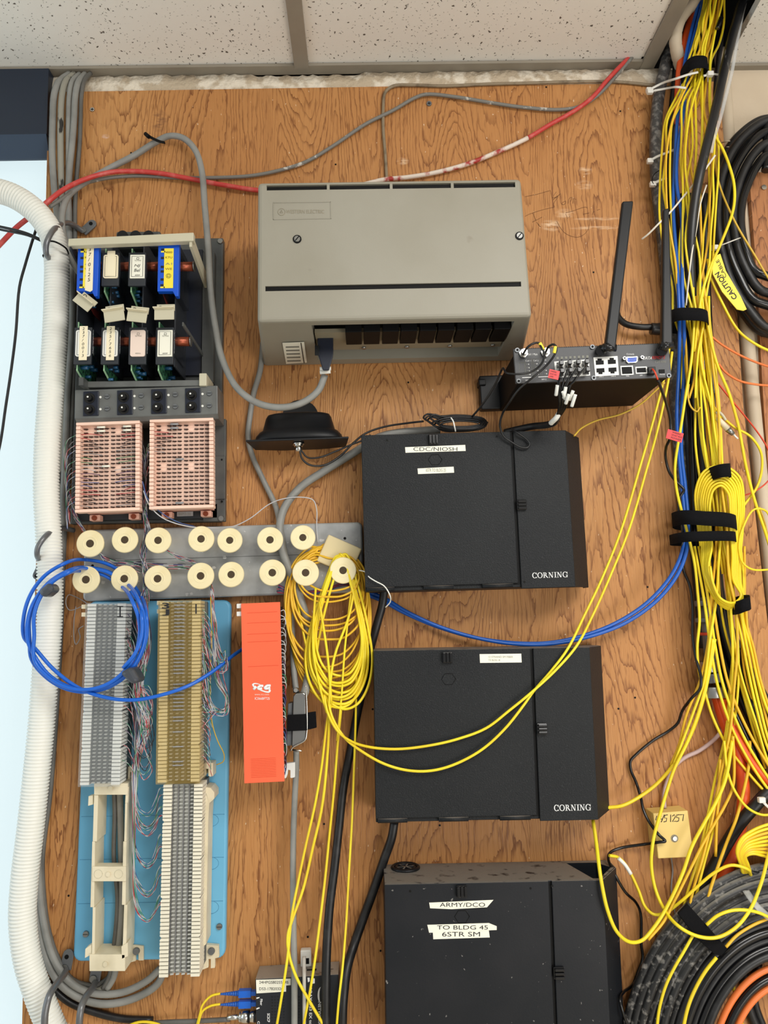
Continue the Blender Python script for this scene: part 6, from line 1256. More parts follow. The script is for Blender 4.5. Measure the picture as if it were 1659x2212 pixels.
def flag(px, d, label, lines, m_='label_red'):
    f = Fr(px[0], px[1], px[2], px[3], d); t = f.thing('warning_tag', label, 'cable tag', 'red warning tags'); MB().box(-f.w/2, f.w/2, -d-.0003, -d+.0004, -f.h/2, f.h/2).build('tag_sheet', M[m_], t)
    for (s, u0, v0, u1, v1) in lines:
        x0 = -f.w/2+f.w*u0; x1 = -f.w/2+f.w*u1; z1 = f.h/2-f.h*v0; z0 = f.h/2-f.h*v1; tl(t, s, x0, x1, z0, z1, -d-.0006, 'ink')
flag(((1186, 797), (1208, 802), (1207, 821), (1185, 816)), .222, 'red printed tag hanging in front of the router', (('WARNING', .1, .12, .7, .3), ('DO NOT MOVE', .1, .42, .75, .6), ('LINES', .1, .7, .5, .88)))
flag(((1442, 927), (1476, 936), (1473, 957), (1439, 946)), .125, 'red printed tag on the power lead beside the blue cables', (('WARNING', .3, .1, .85, .28), ('DO NOT MOVE', .3, .38, .95, .58), ('POWER', .3, .68, .95, .88)))
# power lead
cable('power_lead', [(1409, 797, 194), (1414, 803, 202), (1419, 815, 200), (1424, 828, 192)], 4, 'red_thin', 'short red sleeve of the router power lead', 'lead')
cable('power_lead', [(1421, 820, 198), (1430, 845, 180), (1440, 875, 150), (1448, 910, 126), (1448, 945, 116), (1439, 965, 100), (1438, 990, 84), (1446, 1020, 76), (1462, 1042, 76), (1477, 1058, 78), (1468, 1075, 76), (1466, 1100, 74), (1474, 1140, 70), (1474, 1190, 64), (1476, 1230, 58), (1490, 1265, 58), (1496, 1310, 60), (1496, 1370, 62), (1503, 1420, 66), (1514, 1462, 72), (1512, 1488, 70), (1494, 1508, 60), (1474, 1535, 40), (1464, 1562, 30), (1446, 1578, 26), (1410, 1600, 24), (1372, 1632, 24), (1362, 1644, 24), (1363, 1664, 24), (1374, 1690, 26), (1384, 1722, 28), (1390, 1750, 34), (1404, 1778, 44), (1424, 1804, 58), (1437, 1817, 60), (1425, 1819, 58), (1390, 1824, 36), (1340, 1832, 26), (1318, 1842, 30), (1314, 1856, 40), (1326, 1884, 56), (1350, 1926, 50), (1374, 1950, 34), (1384, 1975, 26), (1385, 2040, 26), (1388, 2070, 26), (1378, 2100, 30), (1368, 2125, 34), (1346, 2144, 60), (1339, 2160, 80), (1345, 2185, 84), (1356, 2215, 80), (1366, 2250, 76)], 6.2, 'black_gloss', 'black bent power lead zigzagging past the yellowed junction box', 'lead', res=6)
cable('pink_cable', [(1580, 1545, 40), (1562, 1575, 36), (1540, 1600, 30), (1510, 1622, 26), (1480, 1636, 24), (1458, 1655, 24), (1440, 1690, 24), (1434, 1720, 26), (1436, 1746, 30)], 8.5, 'pink_cable', 'pinkish grey cable entering the top of the yellowed junction box', 'cable')
cable('thin_wire', [(1450, 1852, 24), (1453, 1880, 21), (1450, 1920, 21), (1456, 1960, 21), (1462, 2000, 21)], 3, 'wire_grey', 'thin wire hanging below the yellowed junction box', 'wire')
# black strap-like cable behind the aerials
cable('black_cable', [(1330, 670, 30), (1336, 686, 34), (1352, 700, 40), (1380, 706, 44), (1412, 706, 44), (1440, 702, 44)], 15, 'black_rubber', 'short thick black cable curving behind the two stick antennas', 'cable'); 
cable('connector_sleeve', [(1406, 710, 46), (1430, 712, 46), (1446, 712, 46)], 26, 'black_rubber', 'fat black connector sleeve behind the stick antenna', 'connector')
# ================================================================ the bundle beside the wall boxes
cable('foam_pipe', [(1450, 90, 34), (1438, 140, 36), (1424, 200, 38), (1417, 270, 40), (1416, 340, 40), (1420, 410, 38), (1428, 480, 34), (1437, 560, 30), (1450, 700, 26), (1462, 900, 24), (1480, 1120, 24)], 28, 'foam', 'grey speckled foam-covered pipe leaving the ceiling beside the yellow cables', 'pipe', seg=14)
cable('dark_cable', [(1466, 60, 40), (1462, 150, 40), (1448, 300, 40), (1452, 450, 34), (1464, 700, 30), (1490, 1000, 30), (1502, 1200, 30), (1520, 1400, 30)], 20, 'black_rubber', 'thick black cable hidden behind the blue pair', 'cable')
# segmented beige tube
def seg_tube(pts, w, label):
    pp = [P(x, y, d/1000) for x, y, d in pts]; c, _ = crom(pp, 8); r = pxm(w/2, .06)
    mb = MB().tube(c, lambda t, i: r*(.94 if i % 7 == 0 else 1.0), 16, spline=False); return tag(mb.build('jointed_tube', M['beige_pipe']), label, 'tube')
seg_tube([(1540, -30, 84), (1508, 0, 84), (1480, 26, 84), (1464, 54, 82), (1459, 88, 76), (1464, 120, 62), (1472, 150, 44), (1478, 190, 30)], 29, 'beige jointed tube bending out of the ceiling opening')
cable('orange_duct', [(1506, -20, 66), (1497, 30, 66), (1484, 70, 64), (1474, 110, 62), (1469, 150, 60), (1466, 190, 56), (1464, 230, 50), (1462, 270, 44)], 18, 'orange_duct', 'orange duct coming out of the ceiling opening beside the blue cables', 'duct', seg=12)
# big black paint-smeared cable across the bundle
cable('black_cable', [(1640, -30, 110), (1606, 0, 112), (1590, 50, 114), (1574, 110, 114), (1560, 170, 116), (1548, 225, 118), (1536, 275, 120), (1524, 325, 120), (1512, 375, 118), (1502, 430, 112), (1495, 490, 106), (1492, 560, 96), (1496, 640, 86), (1502, 760, 70), (1512, 900, 60), (1526, 1060, 54), (1540, 1200, 50), (1560, 1340, 50), (1588, 1440, 50), (1620, 1520, 50), (1660, 1600, 50), (1700, 1680, 50)], 21, 'black_scuffed', 'thick black cable smeared with white paint, crossing over the yellow bundle at the top', 'cable', res=6)
cable('clear_strip', [(1616, -20, 100), (1604, 30, 104), (1594, 80, 106), (1582, 150, 110), (1566, 215, 112), (1554, 262, 112), (1542, 300, 112), (1536, 330, 110)], 9, 'clear', 'translucent plastic strip hanging beside the paint-smeared black cable', 'plastic strip', flat=.4)
cable('grey_cable', [(1560, 60, 50), (1556, 100, 50), (1550, 150, 46), (1546, 200, 40), (1548, 260, 30)], 12, 'black_rubber', 'dark cable end behind the top of the yellow bundle', 'cable')
cable('pull_string', [(1545, 335, 110), (1520, 370, 100), (1495, 402, 98), (1472, 430, 96), (1450, 456, 94), (1424, 482, 92), (1400, 506, 80), (1386, 517, 70)], 4.5, 'paint_white', 'off-white frayed strap end sticking out beside the stick antennas', 'strap', flat=.5)
cable('white_cable', [(1526, 400, 104), (1513, 440, 108), (1505, 490, 108), (1494, 550, 104), (1486, 620, 96), (1482, 660, 88)], 3.6, 'paint_white', 'thin white cable between the black cable and the yellow ones', 'cable')
# black cables behind
for i, (x, w) in enumerate(((1500, 18), (1514, 16), (1530, 18), (1545, 16))):
    cable('black_cable', [(x-24, 420, 46), (x-20, 560, 44), (x-14, 700, 40), (x-8, 850, 38), (x-4, 1000, 36), (x+4, 1150, 36), (x+14, 1290, 36), (x+36+i*5, 1400, 36), (x+74+i*12, 1510, 36), (x+120+i*16, 1610, 36), (x+160+i*20, 1700, 36)], w, 'black_rubber' if i % 2 else 'black_gloss', 'thick black cable hidden behind the yellow bundle', 'cable', 'black cables behind the yellow bundle')
# conduit with fittings
o = bpy.data.objects.new('metal_conduit', None); COL.objects.link(o); o.location = P(1535, 1400, .03); tag(o, 'grey steel conduit with fittings half hidden behind the yellow cables', 'conduit'); L0 = o.location
def cq(x, y, d=.045): return P(x, y, d)-L0
MB().cyl(cq(1524, 1290), cq(1536, 1440), pxm(13, .045), seg=24).build('pipe', M['grey_metal'], o)
for (a_, b_, r, m_) in (((1520, 1296), (1522, 1308), 20, 'steel_dark'), ((1523, 1334), (1524, 1344), 21, 'steel_dark'), ((1529, 1428), (1532, 1452), 20, 'steel'), ((1533, 1454), (1536, 1474), 24, 'steel_dark'), ((1538, 1482), (1540, 1506), 30, 'steel')):
    MB().cyl(cq(*a_), cq(*b_), pxm(r, .045), seg=28).build('conduit_fitting', M[m_], o, bev=.0012)
MB().cyl(cq(1525, 1366), cq(1525.6, 1372), pxm(13.6, .045), seg=24).build('red_ring', M['red_thin'], o)
# pipe between the boards
o = cable('painted_pipe', [(1556, 110, 18), (1566, 200, 16), (1576, 330, 14), (1597, 480, 14), (1612, 700, 14), (1630, 900, 14), (1650, 1100, 14), (1672, 1300, 14), (1700, 1550, 14)], 30, 'beige_pipe', 'beige painted pipe running between the two plywood boards', 'pipe', seg=16)
cable('painted_pipe', [(1600, 400, 2), (1618, 600, 2), (1640, 800, 2), (1664, 1000, 2), (1690, 1200, 2)], 22, 'beige_pipe', 'second beige painted pipe, flatter, against the narrow plywood board', 'pipe', seg=16)
for (y0, x0) in ((305, 1571), (318, 1573)): cable('pipe_joint', [(x0-15, y0+4, 22), (x0, y0, 40), (x0+15, y0+2, 24)], 4, 'beige_pipe', parent=o).matrix_parent_inverse = o.matrix_world.inverted()
for i, (x, y) in enumerate(((1651, 404),)):
    disc_px(x, y, 18, 20.5, 6, 'wood_screw', 'chrome'); tag(bpy.data.objects['wood_screw'], 'bright cross-head screw in the narrow plywood board', 'screw')
sc_l = [(199, 236, 5, 'chrome', 'screw near the upper corner of the plywood by the grey cables'), (927, 223, 6, 'steel_dark', 'dark cross-head screw above the power unit'), (1580, 1041, 5.5, 'white', 'pale screw inside the yellow cord loop'), (1360, 1503, 0, 0, '')]
for x, y, r, m_, l in sc_l:
    if not r: continue
    o = disc_px(x, y, 18, 20, r, 'wood_screw', m_); tag(o, l, 'screw'); p = P(x, y, .0202)
    mb = MB(); mb.box(p.x-.0025, p.x+.0025, -.0204, -.0199, p.z-.0005, p.z+.0005).box(p.x-.0005, p.x+.0005, -.0204, -.0199, p.z-.0025, p.z+.0025); mb.build('cross_recess', M['black'], o)
mb = MB()
for x, y in ((1372, 1507), (1336, 1531), (950, 1783), (1399, 1268), (805, 1532), (1645, 1532), (665, 2024), (148, 1935), (882, 826), (283, 330), (1282, 588), (822, 2054), (450, 1880), (1180, 188), (1340, 240), (725, 355), (700, 1780)):
    p = P(x, y, .0184); mb.cyl((p.x, -.0178, p.z), (p.x, -.0184, p.z), .0016, seg=10)
mb.build('nail_hole', M['black'], pb)
# pencil marks on the plywood
def pm(X, Y): return P(1140+X*160/1659, 400+Y*130/1348, .0183)
mb = MB()
for st in ([(-60, 260), (0, 245), (200, 205), (480, 125)], [(-60, 700), (0, 665), (300, 560), (600, 490)], [(110, 620), (185, 790)], [(100, 830), (320, 715)], [(500, 110), (545, 280), (640, 150)], [(545, 290), (640, 260), (740, 190), (650, 260), (560, 330), (680, 250), (580, 420), (600, 490)],
           [(850, 350), (770, 400), (790, 440), (850, 400), (850, 350)], [(905, 410), (930, 300), (990, 270), (960, 370)], [(1010, 410), (1025, 290), (1085, 320)], [(850, 620), (1000, 580), (1310, 490), (1330, 520)], [(850, 640), (890, 750), (950, 690)],
           [(650, 800), (700, 900), (800, 1040), (940, 1130), (1100, 1165), (1220, 1130), (1330, 1030), (1380, 900), (1395, 760)], [(1240, 650), (1380, 620)], [(1450, 660), (1470, 580), (1500, 600)], [(1550, 560), (1620, 540)], [(200, 830), (260, 900)], [(230, 880), (290, 940)]):
    mb.tube([pm(*q) for q in st], .00042, 4, 5, spline=len(st) > 3, flat=.2)
mb.build('pencil_marks', M['pencil'], pb)
# ---------------------------------------------------------------- yellow cords of the bundle
YM = ['yellow', 'yellow', 'yellow_warm', 'yellow']
ry = random.Random(21)
def bundle(pts, n, spread, w, label, group, m_=None, dj=6):
    for k in range(n):
        o_ = (k-(n-1)/2)*spread; s = [ry.uniform(-.8, .8) for _ in pts]
        cable('fiber_cable', [(x+o_+s[i]*spread, y, d+dj*((k*7) % 3-1)+ry.uniform(-2, 2)) for i, (x, y, d) in enumerate(pts)], w, m_ or YM[(k+len(pts)) % 4], label, 'cord', group, seg=6, res=5)
G = 'yellow cords of the bundle'
up = [(1548, -50, 112), (1537, 0, 108), (1528, 50, 104), (1520, 100, 98), (1515, 135, 94), (1512, 165, 92)]
LB = {'a': 'yellow cord falling outermost toward the wall boxes from the ceiling to the upper strap', 'b': 'yellow cord in the middle of the bundle between the top strap and the second strap'}
bundle([(1540, -50, 108), (1530, 0, 104), (1520, 50, 100), (1508, 100, 94), (1500, 135, 92), (1494, 155, 90), (1470, 205, 86), (1448, 260, 84), (1440, 330, 84), (1439, 400, 84), (1441, 470, 84), (1450, 560, 82), (1462, 620, 82), (1470, 680, 82), (1480, 740, 78), (1486, 840, 70)], 4, 7, 5.6, 'yellow cord bowing out toward the stick antennas above the second strap', 'cords bowing toward the antennas')
bundle(up+[(1494, 220, 90), (1484, 280, 90), (1482, 360, 92), (1486, 440, 92), (1480, 520, 92), (1484, 600, 92), (1496, 680, 90), (1504, 760, 86), (1510, 850, 80), (1520, 960, 78), (1534, 1060, 74), (1545, 1150, 70), (1555, 1240, 70)], 4, 8.5, 5.6, LB['b'], G)
bundle(up+[(1512, 230, 94), (1508, 320, 96), (1500, 400, 98), (1498, 480, 98), (1502, 560, 96), (1508, 640, 94), (1508, 690, 92), (1514, 780, 88), (1526, 880, 86), (1540, 980, 82), (1552, 1060, 78), (1560, 1150, 74), (1566, 1250, 72), (1580, 1350, 70), (1600, 1450, 64), (1630, 1560, 60), (1665, 1660, 60)], 4, 8, 5.6, 'yellow cord running the whole bundle and leaving past the steel conduit', 'cords running the whole bundle')
bundle([(1562, -50, 112), (1556, 0, 106), (1550, 50, 100), (1540, 95, 96), (1530, 130, 94), (1526, 170, 92), (1530, 240, 92), (1538, 300, 92), (1542, 370, 94), (1540, 430, 96), (1534, 500, 98), (1524, 570, 98), (1516, 640, 96), (1514, 690, 94), (1510, 760, 90), (1500, 820, 88), (1494, 860, 86)], 4, 7, 5.6, 'yellow cord on the pipe side of the bundle above the second strap', 'cords on the pipe side')
bundle([(1504, 640, 98), (1512, 690, 96), (1520, 760, 92), (1532, 860, 90), (1542, 960, 88), (1548, 1060, 86), (1549, 1140, 86), (1549, 1210, 84), (1542, 1290, 82), (1530, 1380, 80), (1512, 1470, 70), (1490, 1545, 60), (1468, 1610, 54), (1448, 1655, 48)], 2, 7, 6.4, 'bright yellow cord passing in front of both black straps, then swinging toward the junction box', 'cords in front of the straps')
bundle([(1524, 640, 98), (1526, 690, 96), (1536, 780, 92), (1546, 900, 92), (1556, 1020, 90), (1566, 1140, 90), (1575, 1240, 86), (1584, 1320, 84), (1588, 1400, 80), (1588, 1480, 70), (1576, 1580, 62), (1556, 1680, 56), (1532, 1780, 56), (1512, 1860, 58), (1494, 1940, 60), (1482, 1990, 62)], 4, 6.0, 6, 'yellow cord running straight down to the black strap on the lower coil', 'cords down to the lower coil strap')
def yc(pts, w, l, m_='yellow', g=None): cable('fiber_cable', pts, w, m_, l, 'cord', g, seg=8, res=6)
yc([(1500, 690, 100), (1494, 772, 98), (1480, 862, 96), (1469, 934, 94), (1460, 988, 90), (1458, 1021, 86), (1462, 1060, 84), (1474, 1110, 80), (1486, 1155, 78), (1500, 1215, 74), (1507, 1280, 72), (1511, 1340, 70), (1506, 1400, 68), (1510, 1450, 66), (1524, 1500, 60), (1540, 1550, 56), (1570, 1610, 54), (1610, 1662, 56), (1665, 1722, 60)], 6, 'yellow cord closest to the blue pair below the second strap, crossing the power lead')
yc([(1526, 690, 102), (1547, 781, 100), (1576, 853, 96), (1594, 916, 92), (1603, 961, 90), (1612, 1010, 88), (1630, 1080, 84), (1650, 1140, 80), (1672, 1200, 76)], 6.4, 'yellow cord bowing out over the beige pipe, ends at the picture edge')
yc([(1520, 799, 90), (1527, 853, 90), (1550, 889, 88), (1585, 922, 86), (1621, 943, 84), (1643, 975, 82), (1646, 1010, 80), (1636, 1050, 78), (1612, 1085, 76), (1596, 1105, 74)], 5.6, 'yellow cord making a loose ear over the beige pipe, upper one')
yc([(1488, 830, 92), (1486, 855, 94), (1492, 878, 94), (1505, 889, 90), (1512, 880, 88)], 4, 'small yellow loop below the second strap', 'yellow_dull')
yc([(1540, 288, 96), (1560, 320, 98), (1576, 360, 100), (1586, 401, 102), (1584, 452, 104), (1558, 524, 106), (1534, 578, 106), (1517, 632, 104), (1508, 690, 100), (1500, 760, 92)], 6.4, 'yellow cord looping out over the black coil, then back under the second strap')
yc([(1546, 300, 80), (1549, 380, 80), (1583, 470, 84), (1630, 551, 84), (1680, 630, 84)], 4.8, 'thin pale yellow cord slanting over the black coil to the picture edge', 'yellow_dull')
yc([(1528, 560, 84), (1535, 598, 84), (1558, 650, 84), (1594, 713, 84), (1630, 742, 82), (1680, 765, 80)], 6, 'yellow cord sweeping below the black coil to the picture edge')
yc([(1672, 1160, 84), (1656, 1105, 84), (1630, 1100, 84), (1605, 1140, 86), (1596, 1180, 86), (1604, 1215, 84), (1625, 1230, 82), (1672, 1230, 80)], 4.6, 'thin yellow cord making a round ear beside the two wide straps')
yc([(1640, 1095, 70), (1652, 1130, 70), (1662, 1165, 70)], 4, 'bit of yellow cord on the beige pipe', 'yellow_dull')
# coil of cord held by straps
cp = []
for k in range(8):
    t_ = k/7
    for (x, y, d) in ((1513, 1180, 74), (1505, 1110, 76), (1503, 1060, 80), (1522, 1018, 84), (1560, 1006, 88), (1596, 1030, 86), (1606, 1080, 82), (1604, 1140, 78), (1600, 1200, 76), (1600, 1260, 74), (1606, 1300, 74), (1586, 1318, 80), (1556, 1306, 84), (1530, 1270, 82), (1518, 1230, 78)):
        cx, cy = 1556, 1165; f = 1-.27*t_ if y < 1250 else 1-.42*t_
        fx_ = 1-.22*t_
        q_ = .56 if y < 1200 else (.4 if y < 1290 else .12); X = cx+(x-cx)*(1.0-q_*t_); Y = cy+(y-cy)*(1-(.27 if y < 1165 else .10)*t_)
        cp.append((X+ry.uniform(-1, 1), Y, d+k*2.2))
cable('fiber_coil', cp, 6, 'yellow', 'long oval coil of yellow cord held by the two wide black straps', 'cord coil', res=5, seg=7)
# straps
def strap(cx, cy, w, h, d0, d1, label, tilt=0, m_='velcro', name='hook_and_loop_strap'):
    p = P(cx, cy, d1/1000); yc_ = -(d0+d1)/2000; b = (d1-d0)/2000; mb = MB().strap(0, -pxm(h/2, d1/1000), pxm(h/2, d1/1000), pxm(w/2, d1/1000), 0, b, tilt=tilt)
    o = mb.build(name, M[m_]); o.location = (p.x, yc_, p.z); return tag(o, label, 'strap', 'black fabric straps')
strap(1513, 134, 50, 32, 70, 118, 'black fabric strap round the yellow cords just below the ceiling', -.03)
o = strap(1499, 679, 84, 30, 60, 116, 'black fabric strap round the yellow and blue cables beside the stick antenna', -.12)
strap(1543, 1121, 126, 32, 30, 104, 'wide black fabric strap round the bundle, upper of two', -.14)
strap(1541, 1158, 130, 22, 30, 108, 'black fabric strap round the bundle, lower of two', -.02)
strap(1567, 1016, 36, 30, 64, 112, 'crumpled black strap at the top of the oval yellow coil', .1)
strap(1612, 1306, 30, 28, 60, 106, 'crumpled black strap at the bottom of the oval yellow coil', .45)
# zip ties on the foam pipe
def ztie(pts, head, label, w=6):
    o = cable('zip_tie', pts, w, 'tie_white', label, 'cable tie', 'white zip ties', flat=.4, seg=8); h_ = P(head[0], head[1], head[2]/1000); s = pxm(7, .06); MB().box(h_.x-s, h_.x+s, h_.y-s*.7, h_.y+s*.7, h_.z-s*.8, h_.z+s*.8).build('tie_lock', M['tie_white'], o, bev=.001)
ztie([(1404, 193, 60), (1430, 180, 70), (1460, 170, 104), (1490, 160, 112), (1508, 156, 114)], (1402, 195, 58), 'white zip tie from the foam pipe to the bundle, upper of the close pair')
ztie([(1406, 197, 58), (1440, 191, 70), (1462, 188, 96), (1482, 190, 100)], (1404, 198, 60), 'white zip tie from the foam pipe to the bundle, lower of the close pair')
ztie([(1520, 164, 108), (1535, 160, 108), (1552, 161, 100)], (1534, 160, 110), 'white zip tie end just under the top strap')
ztie([(1406, 346, 58), (1420, 338, 64), (1440, 330, 64), (1470, 318, 60)], (1404, 348, 56), 'white zip tie on the foam pipe, level with the ceiling end of the black coil')
ztie([(1412, 396, 58), (1425, 390, 62), (1440, 384, 60)], (1410, 398, 56), 'white zip tie on the foam pipe just above the stick antenna tips')
cable('black_wire', [(1424, 368, 60), (1412, 378, 62), (1409, 392, 60), (1415, 402, 58)], 2, 'black', 'thin dark wire end by the lowest zip tie on the foam pipe', 'wire')
# ---------------------------------------------------------------- thin orange and red cords toward the picture edge
cable('orange_cable', [(1538, 728, 70), (1560, 745, 66), (1600, 768, 60), (1640, 785, 58), (1680, 797, 58)], 5, 'orange_cable', 'thin orange cable leaving the bundle over the beige pipe, upper of two', 'cable')
cable('orange_cable', [(1552, 785, 70), (1566, 803, 66), (1596, 822, 60), (1630, 830, 58), (1680, 834, 58)], 5, 'orange_cable', 'thin orange cable leaving the bundle over the beige pipe, lower of two', 'cable')
cable('red_wire', [(1545, 820, 66), (1570, 852, 62), (1600, 888, 58), (1630, 925, 56), (1652, 957, 56), (1675, 1000, 56)], 3.6, 'red_thin', 'thin red cable crossing the beige pipe below the orange ones', 'cable')
cable('red_wire', [(1672, 1020, 60), (1660, 1038, 60), (1645, 1052, 62), (1625, 1064, 62), (1600, 1072, 56), (1575, 1076, 50)], 3.2, 'red_thin', 'thin red cable curving behind the oval yellow coil', 'cable')
# loose fiber connector
o = bpy.data.objects.new('fiber_connector', None); COL.objects.link(o); o.location = P(1565, 920, .09); tag(o, 'loose beige fiber connector hanging beside the bundle over the plywood', 'connector'); L0 = o.location
fq = lambda x, y: P(x, y, .09)-L0
MB().cyl(fq(1549, 903), fq(1572, 927), pxm(5.5, .09), pxm(6.5, .09), 16).build('connector_sleeve', M['cream_pale'], o); MB().cyl(fq(1572, 927), fq(1584, 938), pxm(7, .09), pxm(5, .09), 16).build('metal_nut', M['steel'], o); MB().cyl(fq(1584, 938), fq(1594, 948), pxm(2, .09), seg=12).build('ferrule', M['white'], o)
MB().tube([fq(1546, 893), fq(1552, 890), fq(1560, 896), fq(1568, 908)], pxm(3, .09), 8).build('boot', M['bar_cream'], o)
# a black heat-shrink end inside the bundle
cable('shrink_sleeve', [(1530, 730, 84), (1534, 780, 84), (1538, 820, 84), (1541, 852, 84)], 15, 'black_scuffed', 'black sleeve end with a white wire, inside the yellow bundle', 'cable')
cable('shrink_sleeve', [(1521, 40, 110), (1515, 52, 110), (1510, 64, 108)], 10, 'black', 'small black sleeve on the yellow cords above the top strap', 'cable') if 0 else cable('shrink_sleeve', [(1558, 38, 112), (1554, 50, 112), (1549, 62, 110)], 11, 'black_gloss', 'small black sleeve on the yellow cords above the top strap', 'cable')
# ---------------------------------------------------------------- black coil, upper
UC = [[(1700, 258), (1659, 262), (1622, 286), (1588, 326), (1566, 380), (1556, 450), (1562, 530), (1586, 610), (1624, 670), (1665, 710), (1710, 735)],
      [(1700, 282), (1659, 286), (1628, 310), (1600, 350), (1580, 400), (1572, 460), (1578, 530), (1604, 600), (1640, 652), (1700, 690)],
      [(1700, 306), (1659, 312), (1634, 334), (1612, 372), (1596, 420), (1590, 470), (1598, 530), (1622, 590), (1655, 630), (1700, 660)],
      [(1700, 330), (1659, 338), (1640, 360), (1622, 396), (1608, 440), (1606, 490), (1618, 545), (1642, 590), (1700, 635)]]
UC = [c[:-1]+[(2*1750-x, y) for x, y in reversed(c[1:-1])]+[(1750, c[0][1]-4), (1700, c[0][1])] for c in UC]
for k, c in enumerate(UC):
    cable('black_cable', [(x-6, y, 58+k*3) for x, y in c], 21, 'black_gloss' if k % 2 else 'black_rubber', f'thick black cable of the coil over the beige pipe, {["outermost", "second", "third", "innermost"][k]} turn', 'cable', 'turns of the upper black coil', res=6, seg=12)
for k in range(3): cable('black_cable', [(x-16+k*10, y+(8 if y > 500 else -2), 34+k*2) for x, y in UC[0]], 20, 'black_rubber', 'thick black cable at the back of the coil over the beige pipe', 'cable', 'back turns of the upper black coil', res=6, seg=10)
ztie([(1546, 534, 72), (1562, 528, 88), (1585, 519, 90), (1598, 514, 80)], (1544, 535, 78), 'white zip tie round the upper black coil')
f = Fr((1540, 570), (1560, 560), (1620, 660), (1592, 668), .094, ang=0); t = f.thing('caution_label', 'yellow label reading CAUTION on the upper black coil', 'label')
o = f.poly(MB(), [(1538, 556), (1556, 548), (1568, 585), (1600, 640), (1613, 668), (1606, 671), (1592, 668), (1560, 630), (1540, 592)], .0925, .094).build('label_sheet', M['label_yellow'], t)
ob = text(f, 'CAUTION', 0, 0, 60, 14, .0945, M['ink'], bold=.02)
# lay the word along the label: from its foot (C) up to its head (N)
a = f.L(1588, 646, .0945); b = f.L(1547, 590, .0945); dr = (b-a); up_ = Vector((-dr.z, 0, dr.x)).normalized()*-pxm(15, .09)
up_ = up_ if up_.x > 0 else -up_
vs_ = [v.co.copy() for v in ob.data.vertices]; ax = min(v.x for v in vs_); bx = max(v.x for v in vs_); az = min(v.z for v in vs_); bz = max(v.z for v in vs_)
for v, q in zip(ob.data.vertices, vs_):
    u = (q.x-ax)/(bx-ax); w = (q.z-az)/(bz-az); v.co = a+dr*u-up_*.5*0+up_*(-w*.9+.55)
ob2 = text(f, 'CABLE', 0, 0, 60, 14, .0945, M['ink'])
a = f.L(1566, 600, .0945); b = f.L(1548, 562, .0945); dr = (b-a); up2 = up_*.62
vs_ = [v.co.copy() for v in ob2.data.vertices]; ax = min(v.x for v in vs_); bx = max(v.x for v in vs_); az = min(v.z for v in vs_); bz = max(v.z for v in vs_)
for v, q in zip(ob2.data.vertices, vs_):
    u = (q.x-ax)/(bx-ax); w = (q.z-az)/(bz-az); v.co = a+dr*u+up2*(-w*.9+.6)
# ---------------------------------------------------------------- lower coil
def arc(k, cx=1700, cy=2330, rx0=358, ry0=462, st=24):
    r = k; pts = []
    for a_ in range(78, 432, 9): pts.append((cx+(rx0-r)*-math.cos(R(180-a_))*1.0, cy-(ry0-r*1.12)*math.sin(R(a_))))
    return pts
for k in range(12):
    pts = arc(k*15.5); m_ = 'black_dusty' if k < 7 else ('black_rubber' if k % 2 else 'black_gloss')
    cable('black_cable', [(x, y, 62+(k % 3)*5) for x, y in pts], 17.5 if k not in (7, 8) else 20, m_, f'thick black cable of the big lower coil, {["outermost", "second", "third", "fourth", "fifth", "sixth", "seventh", "eighth", "ninth", "tenth", "eleventh", "innermost"][k]} turn', 'cable', 'turns of the lower black coil', res=6, seg=12)
for k in range(4): cable('black_cable', [(x+6, y+6, 36+k*2) for x, y in arc(k*34+8)], 24, 'black_rubber', 'thick black cable at the back of the big lower coil', 'cable', 'back turns of the lower black coil', res=6, seg=10)
for k, (r, m_, w, l) in enumerate(((194, 'orange_cable', 13, 'orange cable inside the big lower coil, outer of two'), (212, 'black_gloss', 17, 'black cable between the two orange cables of the lower coil'), (230, 'orange_cable', 12, 'orange cable inside the big lower coil, inner of two'))):
    cable('coil_cable', [(x, y, 58) for x, y in arc(r)], w, m_, l, 'cable', res=6, seg=10)
fr = Fr((1466, 1976), (1486, 1954), (1574, 2052), (1550, 2070), .100, ang=0); o = fr.poly(MB(), [(1465, 1975), (1486, 1953), (1528, 2000), (1572, 2050), (1558, 2066), (1544, 2062), (1508, 2030)], .088, .094).build('hook_and_loop_strap', M['velcro'], None, .0015, 3); o.location = fr.c; tag(o, 'black fabric strap slanting over the big lower coil', 'strap', 'black fabric straps')
cable('clear_strap', [(1612, 1925, 80), (1622, 1940, 92), (1634, 1956, 96), (1650, 1972, 94), (1668, 1985, 88)], 16, 'clear', 'shiny clear strap over the dusty top of the lower coil', 'strap', flat=.3)
# black slanting cable, ducts
cable('black_cable', [(1700, 1690, 60), (1659, 1712, 60), (1630, 1742, 58), (1596, 1782, 54), (1570, 1822, 50), (1548, 1862, 46), (1520, 1912, 42), (1494, 1965, 38), (1470, 2020, 34)], 25, 'black_rubber', 'thick black cable slanting down beside the orange duct', 'cable', seg=12)
ztie([(1642, 1724, 74), (1652, 1736, 80), (1664, 1746, 78)], (1645, 1728, 78), 'white zip tie on the slanting black cable')
cable('orange_duct', [(1548, 1500, 44), (1566, 1560, 44), (1590, 1620, 44), (1604, 1680, 44), (1606, 1730, 44), (1598, 1790, 40), (1582, 1850, 36), (1560, 1900, 34), (1545, 1935, 34)], 25, 'orange_duct', 'orange duct running down behind the yellow cords to the lower coil', 'duct', seg=14)
cable('orange_duct', [(1556, 1505, 50), (1580, 1568, 54), (1610, 1625, 56), (1645, 1672, 56), (1690, 1715, 56)], 20, 'orange_duct', 'orange duct slanting off to the picture edge', 'duct', seg=14)
